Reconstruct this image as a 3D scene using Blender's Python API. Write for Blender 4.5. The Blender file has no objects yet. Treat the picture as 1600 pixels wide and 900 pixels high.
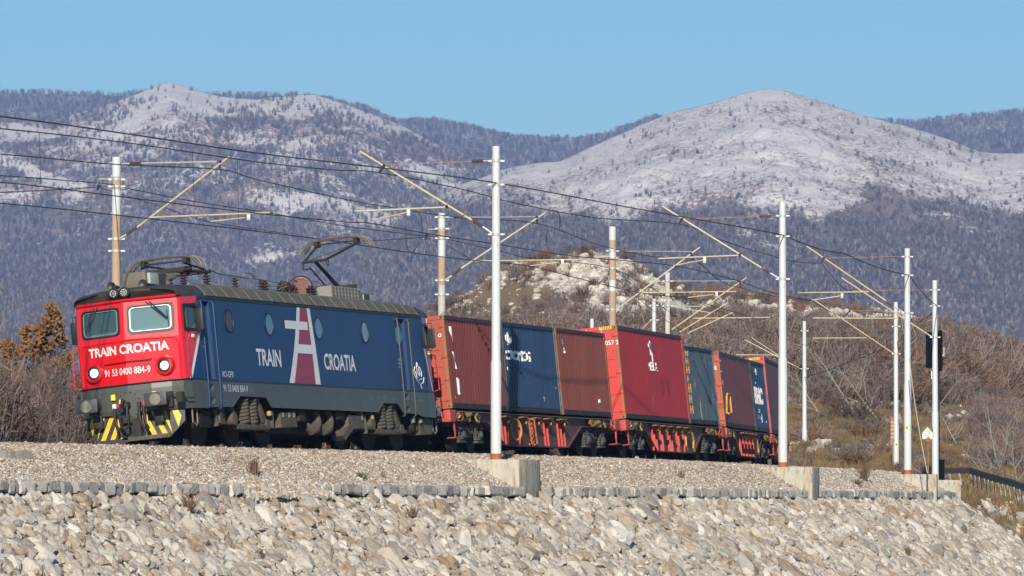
import bpy, bmesh, math, random
import numpy as np
from mathutils import Matrix, Vector

# ------------------------------------------------------------------ camera, world, sun, exposure
SC = bpy.context.scene
COL = SC.collection
F = 9294.23          # focal length in pixels of a 1600 px wide picture
YH = 776.54          # the horizon's height in that picture
cam_d = bpy.data.cameras.new("camera")
cam_d.sensor_width = 36.0
cam_d.lens = F / 1600 * 36.0
cam_d.clip_start = 1.0
cam_d.clip_end = 60000.0
cam = bpy.data.objects.new("camera", cam_d)
COL.objects.link(cam)
cam.location = (0, 0, 0)
cam.rotation_euler = (math.radians(90) + math.atan((YH - 450) / F), 0, 0)
SC.camera = cam

SUN_ELEV = 25.0
SUN_VEC = Vector((-0.05, -0.995, 0)).normalized()      # horizontal direction towards the sun
sd = (SUN_VEC * math.cos(math.radians(SUN_ELEV)) + Vector((0, 0, math.sin(math.radians(SUN_ELEV))))).normalized()
sun_d = bpy.data.lights.new("sun", 'SUN')
sun_d.energy = 5.0
sun_d.angle = math.radians(0.5)
sun_d.color = (1.0, 0.90, 0.76)
sun = bpy.data.objects.new("sun", sun_d)
sun.rotation_euler = sd.to_track_quat('Z', 'Y').to_euler()
sun.location = (0, 0, 60)
COL.objects.link(sun)

W = bpy.data.worlds.new("World")
SC.world = W
W.use_nodes = True
wn = W.node_tree
bg = wn.nodes["Background"]
sky = wn.nodes.new("ShaderNodeTexSky")
sky.sky_type = 'NISHITA'
sky.sun_disc = False
sky.sun_elevation = math.radians(SUN_ELEV)
sky.sun_rotation = math.atan2(SUN_VEC.x, SUN_VEC.y)
sky.altitude = 1500
sky.air_density = 1.0
sky.dust_density = 0.0
sky.ozone_density = 3.0
hs = wn.nodes.new("ShaderNodeHueSaturation")
hs.inputs["Hue"].default_value = 0.492
hs.inputs["Saturation"].default_value = 1.45
hs.inputs["Value"].default_value = 1.14
wn.links.new(sky.outputs[0], hs.inputs["Color"])
wn.links.new(hs.outputs[0], bg.inputs["Color"])
bg.inputs["Strength"].default_value = 0.066
SC.view_settings.view_transform = 'Standard'
SC.view_settings.look = 'None'
SC.view_settings.exposure = 0.40
SC.view_settings.gamma = 1.0
SC.cycles.max_bounces = 6
SC.cycles.transparent_max_bounces = 12
SC.cycles.volume_bounces = 0

# ------------------------------------------------------------------ the track's line
TH, H0, GR, PHI = 1.23833, 1.18213, -0.00094, 0.1009
_KN = [-400, 0, 30, 60, 90, 140, 200, 400]
_KS = [.0018, 0.00174, 0.00313, 0.00363, 0.00120, -0.0002, -0.0010, -.001]
_S = np.arange(-200, 400.25, .25)
_i0 = 800
_k = np.interp(_S, _KN, _KS)
_A = np.concatenate([[0], np.cumsum((_k[1:] + _k[:-1]) / 2 * .25)])
_A += TH - _A[_i0]
_X = np.concatenate([[0], np.cumsum((np.cos(_A[1:]) + np.cos(_A[:-1])) / 2 * .25)])
_Y = np.concatenate([[0], np.cumsum((np.sin(_A[1:]) + np.sin(_A[:-1])) / 2 * .25)])
_X += -9.05747 - _X[_i0]
_Y += 144.67536 - _Y[_i0]


def tr(s):
    return float(np.interp(s, _S, _X)), float(np.interp(s, _S, _Y)), float(np.interp(s, _S, _A)), H0 + GR * s


def tpt(s, lat, z):
    """world point beside the track: lat metres towards the camera's side, z = height above the lens"""
    x, y, a, h = tr(s)
    return Vector((x + lat * math.sin(a), y - lat * math.cos(a), z))


def cpt(s, lat, h):
    """point in the canted track frame, h above the rail plane"""
    x, y, a, z = tr(s)
    l = lat * math.cos(PHI) - h * math.sin(PHI)
    return Vector((x + l * math.sin(a), y - l * math.cos(a), z + h * math.cos(PHI) + lat * math.sin(PHI)))


def frame(sc, b):
    x1, y1, a1, h1 = tr(sc - b / 2)
    x2, y2, a2, h2 = tr(sc + b / 2)
    d = Vector((x2 - x1, y2 - y1, h2 - h1)).normalized()
    o = Vector(((x1 + x2) / 2, (y1 + y2) / 2, (h1 + h2) / 2))
    n = Vector((d.y, -d.x, 0)).normalized()
    Yv = n * math.cos(PHI) + Vector((0, 0, 1)) * math.sin(PHI)
    Zv = (-d).cross(Yv)
    m = Matrix((-d, Yv, Zv)).transposed().to_4x4()
    m.translation = o
    return m


def at(u, v, Z):
    """the world point seen at picture position (u, v) at distance Z"""
    return Vector(((u - 800) / F * Z, Z, (YH - v) / F * Z))


# ------------------------------------------------------------------ noise (numpy)
_rg = np.random.default_rng(7)
_G = _rg.random((256, 256)) * 2 * np.pi
_GX, _GY = np.cos(_G), np.sin(_G)


def perlin(x, y):
    x = np.asarray(x, float); y = np.asarray(y, float)
    xi = np.floor(x).astype(int); yi = np.floor(y).astype(int)
    fx = x - xi; fy = y - yi
    def g(i, j):
        a = (xi + i) & 255; b = (yi + j) & 255
        return _GX[a, b] * (fx - i) + _GY[a, b] * (fy - j)
    u = fx * fx * fx * (fx * (fx * 6 - 15) + 10); v = fy * fy * fy * (fy * (fy * 6 - 15) + 10)
    return ((g(0, 0) * (1 - u) + g(1, 0) * u) * (1 - v) + (g(0, 1) * (1 - u) + g(1, 1) * u) * v) * 1.5


def fbm(x, y, o=4, seed=0, gain=.5, ridge=False):
    r = 0; a = 1; f = 1; t = 0
    for i in range(o):
        n = perlin(x * f + seed * 17.3 + i * 31.7, y * f + seed * 5.1 + i * 11.9)
        if ridge: n = 1 - 2 * abs(n)
        r = r + a * n; t += a; a *= gain; f *= 2.03
    return r / t


# ------------------------------------------------------------------ materials
MATS = {}


def mat(name, col, rough=.6, metal=0., var=0., scale=8., bump=0., bscale=None, col2=None, spots=None, stretch=(1, 1, 1), spec=.5, emit=None, alpha=None, coat=0., trans=0., objrand=0.):
    """principled material; var/col2 = fine colour variation, spots = (colour, scale, threshold, softness)"""
    if name in MATS: return MATS[name]
    m = bpy.data.materials.new(name); m.use_nodes = True
    nt = m.node_tree; N = nt.nodes; L = nt.links
    b = N["Principled BSDF"]
    b.inputs["Base Color"].default_value = (*col, 1)
    b.inputs["Roughness"].default_value = rough
    b.inputs["Metallic"].default_value = metal
    b.inputs["Specular IOR Level"].default_value = spec
    if coat: b.inputs["Coat Weight"].default_value = coat; b.inputs["Coat Roughness"].default_value = .08
    if trans: b.inputs["Transmission Weight"].default_value = trans
    if emit: b.inputs["Emission Color"].default_value = (*emit[:3], 1); b.inputs["Emission Strength"].default_value = emit[3]
    tc = N.new("ShaderNodeTexCoord"); mp = N.new("ShaderNodeMapping")
    mp.inputs["Scale"].default_value = stretch
    L.new(tc.outputs["Object"], mp.inputs["Vector"])
    cur = None
    if var or col2:
        n = N.new("ShaderNodeTexNoise"); n.inputs["Scale"].default_value = scale; n.inputs["Detail"].default_value = 6; n.inputs["Roughness"].default_value = .65
        L.new(mp.outputs[0], n.inputs["Vector"])
        r = N.new("ShaderNodeValToRGB")
        r.color_ramp.elements[0].position = .32; r.color_ramp.elements[1].position = .68
        c2 = col2 or tuple(min(1, c * (1 + var)) for c in col)
        c1 = col if col2 else tuple(c * (1 - var) for c in col)
        r.color_ramp.elements[0].color = (*c1, 1); r.color_ramp.elements[1].color = (*c2, 1)
        L.new(n.outputs["Fac"], r.inputs[0]); cur = r.outputs[0]
    for sp in (spots or []):
        n = N.new("ShaderNodeTexNoise"); n.inputs["Scale"].default_value = sp[1]; n.inputs["Detail"].default_value = 8; n.inputs["Roughness"].default_value = .7
        mp2 = N.new("ShaderNodeMapping"); mp2.inputs["Scale"].default_value = sp[4] if len(sp) > 4 else stretch
        mp2.inputs["Location"].default_value = (sp[1] * 3.1, sp[1] * 1.7, 5)
        L.new(tc.outputs["Object"], mp2.inputs["Vector"]); L.new(mp2.outputs[0], n.inputs["Vector"])
        r = N.new("ShaderNodeValToRGB"); r.color_ramp.elements[0].position = sp[2]; r.color_ramp.elements[1].position = min(1, sp[2] + sp[3])
        L.new(n.outputs["Fac"], r.inputs[0])
        mx = N.new("ShaderNodeMix"); mx.data_type = 'RGBA'
        L.new(r.outputs[0], mx.inputs["Factor"])
        if cur: L.new(cur, mx.inputs["A"])
        else: mx.inputs["A"].default_value = (*col, 1)
        mx.inputs["B"].default_value = (*sp[0], 1)
        cur = mx.outputs["Result"]
    if objrand:
        oi = N.new("ShaderNodeObjectInfo"); h = N.new("ShaderNodeHueSaturation")
        mr = N.new("ShaderNodeMapRange"); mr.inputs["To Min"].default_value = 1 - objrand; mr.inputs["To Max"].default_value = 1 + objrand
        L.new(oi.outputs["Random"], mr.inputs["Value"]); L.new(mr.outputs[0], h.inputs["Value"])
        if cur: L.new(cur, h.inputs["Color"])
        else: h.inputs["Color"].default_value = (*col, 1)
        cur = h.outputs[0]
    if cur: L.new(cur, b.inputs["Base Color"])
    if bump:
        n = N.new("ShaderNodeTexNoise"); n.inputs["Scale"].default_value = bscale or scale * 3; n.inputs["Detail"].default_value = 6
        L.new(mp.outputs[0], n.inputs["Vector"])
        bp = N.new("ShaderNodeBump"); bp.inputs["Strength"].default_value = bump; bp.inputs["Distance"].default_value = .02
        L.new(n.outputs["Fac"], bp.inputs["Height"]); L.new(bp.outputs[0], b.inputs["Normal"])
    MATS[name] = m
    return m


# ------------------------------------------------------------------ mesh building
class MB:
    def __init__(s): s.v = []; s.f = []; s.m = []; s.cm = 0
    def add(s, vs, fs):
        o = len(s.v); s.v += [tuple(p) for p in vs]
        s.f += [tuple(i + o for i in f) for f in fs]; s.m += [s.cm] * len(fs); return s
    def box(s, x0, x1, y0, y1, z0, z1, b=0.):
        x0, x1 = min(x0, x1), max(x0, x1); y0, y1 = min(y0, y1), max(y0, y1); z0, z1 = min(z0, z1), max(z0, z1)
        if not b:
            return s.add([(x0, y0, z0), (x1, y0, z0), (x1, y1, z0), (x0, y1, z0), (x0, y0, z1), (x1, y0, z1), (x1, y1, z1), (x0, y1, z1)],
                         [(3, 2, 1, 0), (4, 5, 6, 7), (0, 1, 5, 4), (1, 2, 6, 5), (2, 3, 7, 6), (3, 0, 4, 7)])
        bm = bmesh.new(); bmesh.ops.create_cube(bm, size=1)
        for v in bm.verts: v.co = Vector(((x0 + x1) / 2 + v.co.x * (x1 - x0), (y0 + y1) / 2 + v.co.y * (y1 - y0), (z0 + z1) / 2 + v.co.z * (z1 - z0)))
        bmesh.ops.bevel(bm, geom=bm.edges, offset=b, segments=2, affect='EDGES', profile=.6)
        bm.verts.index_update()
        s.add([v.co[:] for v in bm.verts], [[v.index for v in f.verts] for f in bm.faces]); bm.free(); return s
    def prism(s, poly, axis, a, b):
        """poly: 2D points; axis: the extrusion axis; the 2D axes are the other two in order (x,z for 'y'; y,z for 'x'; x,y for 'z')"""
        n = len(poly)
        def P(p, t):
            return {'x': (t, p[0], p[1]), 'y': (p[0], t, p[1]), 'z': (p[0], p[1], t)}[axis]
        vs = [P(p, a) for p in poly] + [P(p, b) for p in poly]
        fs = [tuple(range(n))[::-1], tuple(range(n, 2 * n))] + [(i, (i + 1) % n, (i + 1) % n + n, i + n) for i in range(n)]
        return s.add(vs, fs)
    def tube(s, pts, r, n=8, cap=True, r2=None):
        pts = [Vector(p) for p in pts]
        k = len(pts); vs = []; fs = []
        up = None
        for i, p in enumerate(pts):
            d = (pts[min(i + 1, k - 1)] - pts[max(i - 1, 0)]).normalized()
            if up is None: up = Vector((0, 0, 1)) if abs(d.z) < .9 else Vector((1, 0, 0))
            a = d.cross(up)
            if a.length < 1e-5: a = d.orthogonal()
            a.normalize(); bb = a.cross(d).normalized(); up = bb
            rr = r if r2 is None else r + (r2 - r) * i / max(1, k - 1)
            if isinstance(r, (list, tuple)): rr = r[i]
            for j in range(n):
                t = 2 * math.pi * j / n
                vs.append(p + (a * math.cos(t) + bb * math.sin(t)) * rr)
        for i in range(k - 1):
            for j in range(n):
                fs.append((i * n + j, i * n + (j + 1) % n, (i + 1) * n + (j + 1) % n, (i + 1) * n + j))
        if cap: fs += [tuple(range(n))[::-1], tuple(range((k - 1) * n, k * n))]
        return s.add(vs, fs)
    def cyl(s, a, b, r, r2=None, n=14): return s.tube([a, b], r, n, True, r if r2 is None else r2)
    def lathe(s, prof, c, ax, n=18):
        """prof: (radius, distance along ax) pairs"""
        ax = Vector(ax).normalized(); c = Vector(c); e = ax.orthogonal().normalized(); g = ax.cross(e)
        vs = []; fs = []; k = len(prof)
        for r, h in prof:
            for j in range(n):
                t = 2 * math.pi * j / n
                vs.append(c + ax * h + (e * math.cos(t) + g * math.sin(t)) * max(r, 1e-4))
        for i in range(k - 1):
            for j in range(n): fs.append((i * n + j, i * n + (j + 1) % n, (i + 1) * n + (j + 1) % n, (i + 1) * n + j))
        fs += [tuple(range(n))[::-1], tuple(range((k - 1) * n, k * n))]
        return s.add(vs, fs)
    def ring(s, c, ax, R, r, n=20, m=6):
        ax = Vector(ax).normalized(); e = ax.orthogonal().normalized(); g = ax.cross(e)
        pts = [Vector(c) + (e * math.cos(2 * math.pi * i / n) + g * math.sin(2 * math.pi * i / n)) * R for i in range(n + 1)]
        return s.tube(pts, r, m, False)
    def mesh(s, name, mats, smooth=False, auto=None):
        me = bpy.data.meshes.new(name); me.from_pydata(s.v, [], s.f); 
        for m in (mats if isinstance(mats, (list, tuple)) else [mats]): me.materials.append(m)
        if max(s.m, default=0) > 0: me.polygons.foreach_set("material_index", s.m)
        bm = bmesh.new(); bm.from_mesh(me); bmesh.ops.recalc_face_normals(bm, faces=bm.faces); bm.to_mesh(me); bm.free()
        if smooth:
            me.polygons.foreach_set("use_smooth", [True] * len(me.polygons))
            me.set_sharp_from_angle(angle=math.radians(auto or 35))
        me.update(); return me
    def obj(s, name, mats, parent=None, smooth=True, auto=None, **k):
        return link(name, s.mesh(name, mats, smooth, auto), parent, **k)


def link(name, data, parent=None, label=None, cat=None, group=None, kind=None, mw=None):
    o = bpy.data.objects.new(name, data); COL.objects.link(o)
    if parent: o.parent = parent
    if mw is not None: o.matrix_basis = mw
    if label: o["label"] = label
    if cat: o["category"] = cat
    if group: o["group"] = group
    if kind: o["kind"] = kind
    return o


def thing(name, label, cat, mw=None, group=None):
    return link(name, None, None, label, cat, group, None, mw if mw is not None else Matrix.Identity(4))


def copy_tree(o, parent=None):
    c = o.copy(); COL.objects.link(c); c.parent = parent
    for ch in list(o.children): copy_tree(ch, c)
    return c


def clip_x(poly, a, b):
    """the part of a 2D polygon with a <= x <= b"""
    for lim, sg in ((a, 1), (b, -1)):
        out = []
        for i in range(len(poly)):
            p, q = poly[i - 1], poly[i]
            ip, iq = sg * (p[0] - lim) >= -1e-9, sg * (q[0] - lim) >= -1e-9
            if ip != iq:
                t = (lim - p[0]) / (q[0] - p[0]); out.append((lim, p[1] + t * (q[1] - p[1])))
            if iq: out.append(q)
        poly = out
        if len(poly) < 3: return []
    return poly


def strips(mb, polys, breaks, fn):
    """lay flat 2D polygons on a surface that bends at the given x values"""
    for p in polys:
        x0 = min(q[0] for q in p); x1 = max(q[0] for q in p)
        bs = [x0] + [b for b in breaks if x0 < b < x1] + [x1]
        for a, b in zip(bs, bs[1:]):
            if b - a < 1e-6: continue
            c = clip_x(list(p), a, b)
            if c: mb.add([fn(*q) for q in c], [tuple(range(len(c)))])


def text_polys(t, w, h, bold=0.0, shear=0.):
    cu = bpy.data.curves.new("lettering", 'FONT'); cu.body = t; cu.resolution_u = 3; cu.offset = bold; cu.shear = shear
    o = bpy.data.objects.new("lettering", cu); COL.objects.link(o)
    me = o.to_mesh()
    v = [(p.co.x, p.co.y) for p in me.vertices]; f = [tuple(p.vertices) for p in me.polygons]
    o.to_mesh_clear(); bpy.data.objects.remove(o); bpy.data.curves.remove(cu)
    x0 = min(p[0] for p in v); x1 = max(p[0] for p in v); y0 = min(p[1] for p in v); y1 = max(p[1] for p in v)
    v = [((p[0] - x0) / (x1 - x0) * w, (p[1] - y0) / (y1 - y0) * h) for p in v]
    return [[v[i] for i in q] for q in f]


def grid_mesh(name, P, mats, smooth=True, attrs=None):
    """P: array (rows, cols, 3)"""
    r, c = P.shape[:2]
    me = bpy.data.meshes.new(name)
    idx = np.arange(r * c).reshape(r, c)
    q = np.stack([idx[:-1, :-1], idx[:-1, 1:], idx[1:, 1:], idx[1:, :-1]], -1).reshape(-1, 4)
    me.vertices.add(r * c); me.vertices.foreach_set("co", P.reshape(-1).astype(np.float32))
    me.loops.add(q.size); me.loops.foreach_set("vertex_index", q.reshape(-1).astype(np.int32))
    me.polygons.add(len(q)); me.polygons.foreach_set("loop_start", np.arange(0, q.size, 4, dtype=np.int32))
    me.update(calc_edges=True); me.validate()
    if smooth: me.polygons.foreach_set("use_smooth", [True] * len(me.polygons))
    for k, a in (attrs or {}).items():
        at_ = me.attributes.new(k, 'FLOAT', 'POINT'); at_.data.foreach_set("value", a.reshape(-1).astype(np.float32))
    for m in (mats if isinstance(mats, (list, tuple)) else [mats]): me.materials.append(m)
    me.update(); return me


def scatter(name, pts, rots, scales, protos, matl=None, label=None, parent=None, cat=None):
    """one stuff object: many small pieces instanced on points (several prototype meshes)"""
    ng = bpy.data.node_groups.new(name + "_nodes", 'GeometryNodeTree')
    ng.interface.new_socket("Geometry", in_out='INPUT', socket_type='NodeSocketGeometry')
    ng.interface.new_socket("Geometry", in_out='OUTPUT', socket_type='NodeSocketGeometry')
    N = ng.nodes; L = ng.links
    gi = N.new("NodeGroupInput"); go = N.new("NodeGroupOutput")
    iop = N.new("GeometryNodeInstanceOnPoints")
    g2i = N.new("GeometryNodeGeometryToInstance")
    for p in reversed(protos):
        oi = N.new("GeometryNodeObjectInfo"); oi.inputs["Object"].default_value = p; oi.inputs["As Instance"].default_value = True
        L.new(oi.outputs["Geometry"], g2i.inputs[0])
    L.new(gi.outputs[0], iop.inputs["Points"]); L.new(g2i.outputs[0], iop.inputs["Instance"])
    iop.inputs["Pick Instance"].default_value = True
    na = N.new("GeometryNodeInputNamedAttribute"); na.data_type = 'FLOAT_VECTOR'; na.inputs["Name"].default_value = "rot"
    nb = N.new("GeometryNodeInputNamedAttribute"); nb.data_type = 'FLOAT_VECTOR'; nb.inputs["Name"].default_value = "scl"
    e2r = N.new("FunctionNodeEulerToRotation")
    L.new(na.outputs["Attribute"], e2r.inputs[0]); L.new(e2r.outputs[0], iop.inputs["Rotation"])
    L.new(nb.outputs["Attribute"], iop.inputs["Scale"])
    L.new(iop.outputs[0], go.inputs[0])
    me = bpy.data.meshes.new(name); me.vertices.add(len(pts)); me.vertices.foreach_set("co", np.asarray(pts, np.float32).reshape(-1))
    for k, a in (("rot", rots), ("scl", scales)):
        t = me.attributes.new(k, 'FLOAT_VECTOR', 'POINT'); t.data.foreach_set("vector", np.asarray(a, np.float32).reshape(-1))
    me.update()
    o = link(name, me, parent, label, cat, None, "stuff")
    md = o.modifiers.new("scatter", 'NODES'); md.node_group = ng
    return o


def proto(name, me):
    """a prototype piece for scatter(): parked far below the ground, inside nothing, out of every view"""
    o = bpy.data.objects.new(name, me)
    return o          # never linked to the scene: only its data is instanced

# ================================================================== GROUND, HILLS AND MOUNTAINS
def sst(a, b, x):
    t = np.clip((x - a) / (b - a), 0, 1); return t * t * (3 - 2 * t)


def terrain_mat(name, snow, grass, floor, tscale=.05, sk=1.6, ss_=.10):
    m = bpy.data.materials.new(name); m.use_nodes = True; nt = m.node_tree; N = nt.nodes; L = nt.links
    b = N["Principled BSDF"]; b.inputs["Roughness"].default_value = .9; b.inputs["Specular IOR Level"].default_value = .15
    tc = N.new("ShaderNodeTexCoord")
    def noise(s, st=(1, 1, 1), det=8):
        mp = N.new("ShaderNodeMapping"); mp.inputs["Scale"].default_value = st
        n = N.new("ShaderNodeTexNoise"); n.inputs["Scale"].default_value = s; n.inputs["Detail"].default_value = det; n.inputs["Roughness"].default_value = .7
        L.new(tc.outputs["Object"], mp.inputs["Vector"]); L.new(mp.outputs[0], n.inputs["Vector"]); return n.outputs["Fac"]
    def attr(k):
        a = N.new("ShaderNodeAttribute"); a.attribute_name = k; return a.outputs["Fac"]
    def thr(v, n, k, soft):
        # smooth threshold of (attribute + noise)
        a = N.new("ShaderNodeMath"); a.operation = 'MULTIPLY_ADD'; L.new(n, a.inputs[0]); a.inputs[1].default_value = k; L.new(v, a.inputs[2])
        r = N.new("ShaderNodeMapRange"); r.interpolation_type = 'SMOOTHSTEP'
        r.inputs["From Min"].default_value = .5 + k / 2 - soft; r.inputs["From Max"].default_value = .5 + k / 2 + soft
        L.new(a.outputs[0], r.inputs["Value"]); return r.outputs[0]
    def mix(f, a, bcol):
        mx = N.new("ShaderNodeMix"); mx.data_type = 'RGBA'; L.new(f, mx.inputs["Factor"])
        if isinstance(a, tuple): mx.inputs["A"].default_value = (*a, 1)
        else: L.new(a, mx.inputs["A"])
        if isinstance(bcol, tuple): mx.inputs["B"].default_value = (*bcol, 1)
        else: L.new(bcol, mx.inputs["B"])
        return mx.outputs["Result"]
    n1 = noise(tscale); n2 = noise(tscale * 4.3); n3 = noise(tscale * .35)
    g = mix(n2, grass[0], grass[1])
    fl = mix(n2, floor[0], floor[1])
    c = mix(thr(attr("forest"), n1, 1.2, .16), g, fl)
    s = mix(n1, snow[0], snow[1])
    c = mix(thr(attr("snow"), n2, sk, ss_), c, s)
    L.new(c, b.inputs["Base Color"])
    bp = N.new("ShaderNodeBump"); bp.inputs["Strength"].default_value = 1.0; bp.inputs["Distance"].default_value = .22 / tscale
    L.new(n2, bp.inputs["Height"]); L.new(bp.outputs[0], b.inputs["Normal"])
    return m


def blob(u, v, cu, cv, ru, rv, ang=0.):
    c, s = math.cos(ang), math.sin(ang)
    du, dv = u - cu, v - cv
    a = (du * c + dv * s) / ru; b = (-du * s + dv * c) / rv
    return np.exp(-(a * a + b * b))


def prof(u, pts): return np.interp(u, [p[0] for p in pts], [p[1] for p in pts])


def fan(u0, u1, nu, ws, zf, zr, yf, yr, g=1.0):
    """a slope between a foot line and a ridge line, as rows of world points; returns u, v (picture), X, Y, Z arrays"""
    U = np.linspace(u0, u1, nu)[None, :].repeat(len(ws), 0)
    Wt = np.asarray(ws)[:, None].repeat(nu, 1)
    Yd = zf + (zr - zf) * Wt
    V = yf(U) + (yr(U) - yf(U)) * np.sign(Wt) * np.abs(Wt) ** g
    return U, V, Wt, Yd


# a bare tree seen from kilometres away: a fan of thin twigs
def twig_tree(name, seed, n, h0, spread, m, wid=.05, trunk=True, levels=1):
    r = random.Random(seed); vs = []; fs = []
    def blade(p, q, w):
        d = q - p; s = d.cross(Vector((r.uniform(-1, 1), r.uniform(-1, 1), .2)))
        if s.length < 1e-6: return
        s.normalize(); s *= w; o = len(vs)
        vs.extend([p - s, p + s, q]); fs.append((o, o + 1, o + 2))
    if trunk:
        for k in range(3): blade(Vector((0, 0, 0)), Vector((r.uniform(-.05, .05), r.uniform(-.05, .05), .75)), wid * 1.4)
    for i in range(n):
        t = r.uniform(h0, .85); a = r.uniform(0, 6.283); e = r.uniform(.2, 1) * math.sqrt(max(.05, 1 - (2 * t - .95) ** 2))
        p = Vector((math.cos(a) * spread * e * .5, math.sin(a) * spread * e * .5, max(0, t - .2)))
        q = Vector((math.cos(a) * spread * e, math.sin(a) * spread * e, min(1, t + r.uniform(.08, .28))))
        blade(p, q, wid * r.uniform(.6, 1.2))
        for k in range(levels):
            pm = p.lerp(q, r.uniform(.3, .8))
            blade(pm, pm + Vector((r.uniform(-1, 1), r.uniform(-1, 1), r.uniform(.1, 1))) * spread * .35, wid * .6)
    me = bpy.data.meshes.new(name); me.from_pydata([tuple(v) for v in vs], [], fs); me.materials.append(m); return proto(name, me)


M_TREE = mat("bare_wood_far", (.075, .058, .060), .9, spec=.1, objrand=.6)
M_TREE2 = mat("bare_wood_pale", (.24, .21, .205), .9, spec=.1, objrand=.4)
far_protos = [twig_tree("far_tree_a", 1, 30, .10, .38, M_TREE, .030), twig_tree("far_tree_b", 2, 24, .15, .30, M_TREE, .030), twig_tree("far_tree_e", 9, 18, .2, .26, M_TREE2, .022),
              twig_tree("far_tree_c", 3, 16, .3, .24, M_TREE2, .028), twig_tree("far_tree_d", 4, 30, .05, .42, M_TREE, .030)]


def mountain(name, u0, u1, nu, nw, zf, zr, yf, yr, snowf, forestf, amp, mt, seed, ntree, hrange, treep=far_protos, dens=None):
    ws = np.concatenate([np.linspace(0, 1, nw), 1 + np.array([.01, .03, .08, .2])])
    U, V, Wt, Yd = fan(u0, u1, nu, ws, zf, zr, yf, yr)
    back = Wt > 1
    Vr = yr(U); V = np.where(back, Vr, V)
    E = (YH - V) / F * np.where(back, zr, Yd)
    E = np.where(back, E - (Yd - zr) * .6, E)
    X = (U - 800) / F * Yd
    win = np.clip(Wt * 4, 0, 1) * np.where(back, .05, np.clip((1 - Wt) * 5 + .05, 0, 1))
    Yn = Yd; Yd = (Yd - zf) * (2600 / (zr - zf)) + zf
    big = fbm(X / 420, Yd / 620, 5, seed, .52, True)
    E = E + amp * big * win + amp * .3 * fbm(X / 60, Yd / 90, 4, seed + 3) * win + 1.2 * fbm(X / 30, Yd / 500, 3, seed + 9) + amp * .16 * fbm(X / 26 + Yd / 90, Yd / 42, 4, seed + 6, .6, True) * win
    Vp = YH - E / Yn * F
    sn = snowf(U, Vp, X, Yd, big); fo = forestf(U, Vp, X, Yd, sn)
    P = np.stack([X, Yn, E], -1)
    o = link(name, grid_mesh(name, P, mt, True, {"snow": sn, "forest": fo}), None, kind="structure")
    if ntree:
        rg = np.random.default_rng(seed)
        m = ntree * 4
        a = rg.random(m) * (nu - 2); b = rg.random(m) * (nw - 2)
        ai = a.astype(int); bi = b.astype(int); fa = a - ai; fb = b - bi
        def S(A): return (A[bi, ai] * (1 - fa) + A[bi, ai + 1] * fa) * (1 - fb) + (A[bi + 1, ai] * (1 - fa) + A[bi + 1, ai + 1] * fa) * fb
        d = S(dens(U, Vp, X, Yd, sn, fo) if dens else fo)
        keep = rg.random(m) < d
        px, py, pz = S(P[..., 0])[keep][:ntree], S(P[..., 1])[keep][:ntree], S(P[..., 2])[keep][:ntree]
        k = len(px)
        h = rg.uniform(*hrange, k)
        scatter("far_wood", np.stack([px, py, pz - .3], -1), np.stack([rg.normal(0, .06, k), rg.normal(0, .06, k), rg.random(k) * 6.28], -1),
                np.stack([h * rg.uniform(.9, 1.5, k), h * rg.uniform(.9, 1.5, k), h], -1), treep)
    return P


MT = terrain_mat("mountain_slope", ((.60, .54, .50), (.90, .87, .84)), ((.40, .25, .19), (.23, .15, .125)), ((.10, .08, .08), (.22, .185, .18)), .055)
MT2 = terrain_mat("right_mountain_slope", ((.62, .56, .52), (.92, .88, .84)), ((.30, .21, .18), (.19, .135, .12)), ((.09, .07, .072), (.20, .165, .16)), .075, 2.7, .30)

# back ridge, wooded
yrA = lambda u: prof(u, [(-200, 150), (0, 149), (60, 146), (150, 149), (180, 151), (250, 140), (300, 146), (360, 149), (430, 150), (480, 152), (560, 168), (620, 193), (650, 190), (680, 194), (740, 205), (800, 216), (880, 221), (950, 213), (1020, 186), (1100, 200), (1400, 192), (1450, 191), (1500, 185), (1550, 182), (1600, 176), (1800, 168)])
mountain("back_ridge", -300, 1900, 420, 50, 5900, 7600, lambda u: yrA(u) + 90, yrA,
         lambda U, V, X, Y, b: np.clip(.30 + .45 * fbm(X / 60, Y / 300, 4, 21), 0, 1),
         lambda U, V, X, Y, s: np.clip(.9 + 0 * s, 0, 1), 18, MT, 5, 26000, (5.5, 9.5))

# left mountain
yrB = lambda u: prof(u, [(-200, 205), (-60, 200), (0, 192), (60, 190), (100, 184), (140, 172), (180, 160), (215, 147), (240, 136), (262, 128), (285, 134), (320, 145), (350, 153), (400, 156), (440, 151), (470, 149), (492, 149), (520, 158), (560, 171), (600, 186), (640, 203), (700, 235), (760, 258), (820, 275), (900, 320), (1100, 420)])


def snowB(U, V, X, Y, b):
    n = fbm(X / 45, Y / 160, 5, 33); n2 = fbm(X / 150, Y / 400, 4, 35)
    alt = np.interp(V, [120, 170, 250, 330, 400, 620], [.60, .52, .46, .38, .26, .14])
    s = alt + .34 * n + .22 * n2
    for c in ((262, 138, 55, 16, .05, .55), (225, 165, 60, 18, -.25, .3), (330, 160, 60, 14, .15, .25), (510, 160, 60, 14, .35, .5), (580, 184, 40, 10, .45, .4), (40, 205, 60, 8, .1, .45),
              (30, 258, 45, 9, .45, .6), (90, 284, 40, 7, .3, .5), (470, 315, 90, 11, .08, .42), (430, 405, 60, 9, -.12, .4), (210, 220, 60, 22, 0, .15), (110, 310, 26, 10, -.5, .3), (600, 345, 90, 14, .05, .25), (460, 170, 30, 16, 0, .2), (680, 270, 60, 12, .2, .35)):
        s = s + c[5] * blob(U, V, c[0], c[1], c[2], c[3], c[4])
    return np.clip(s, 0, 1)


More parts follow.
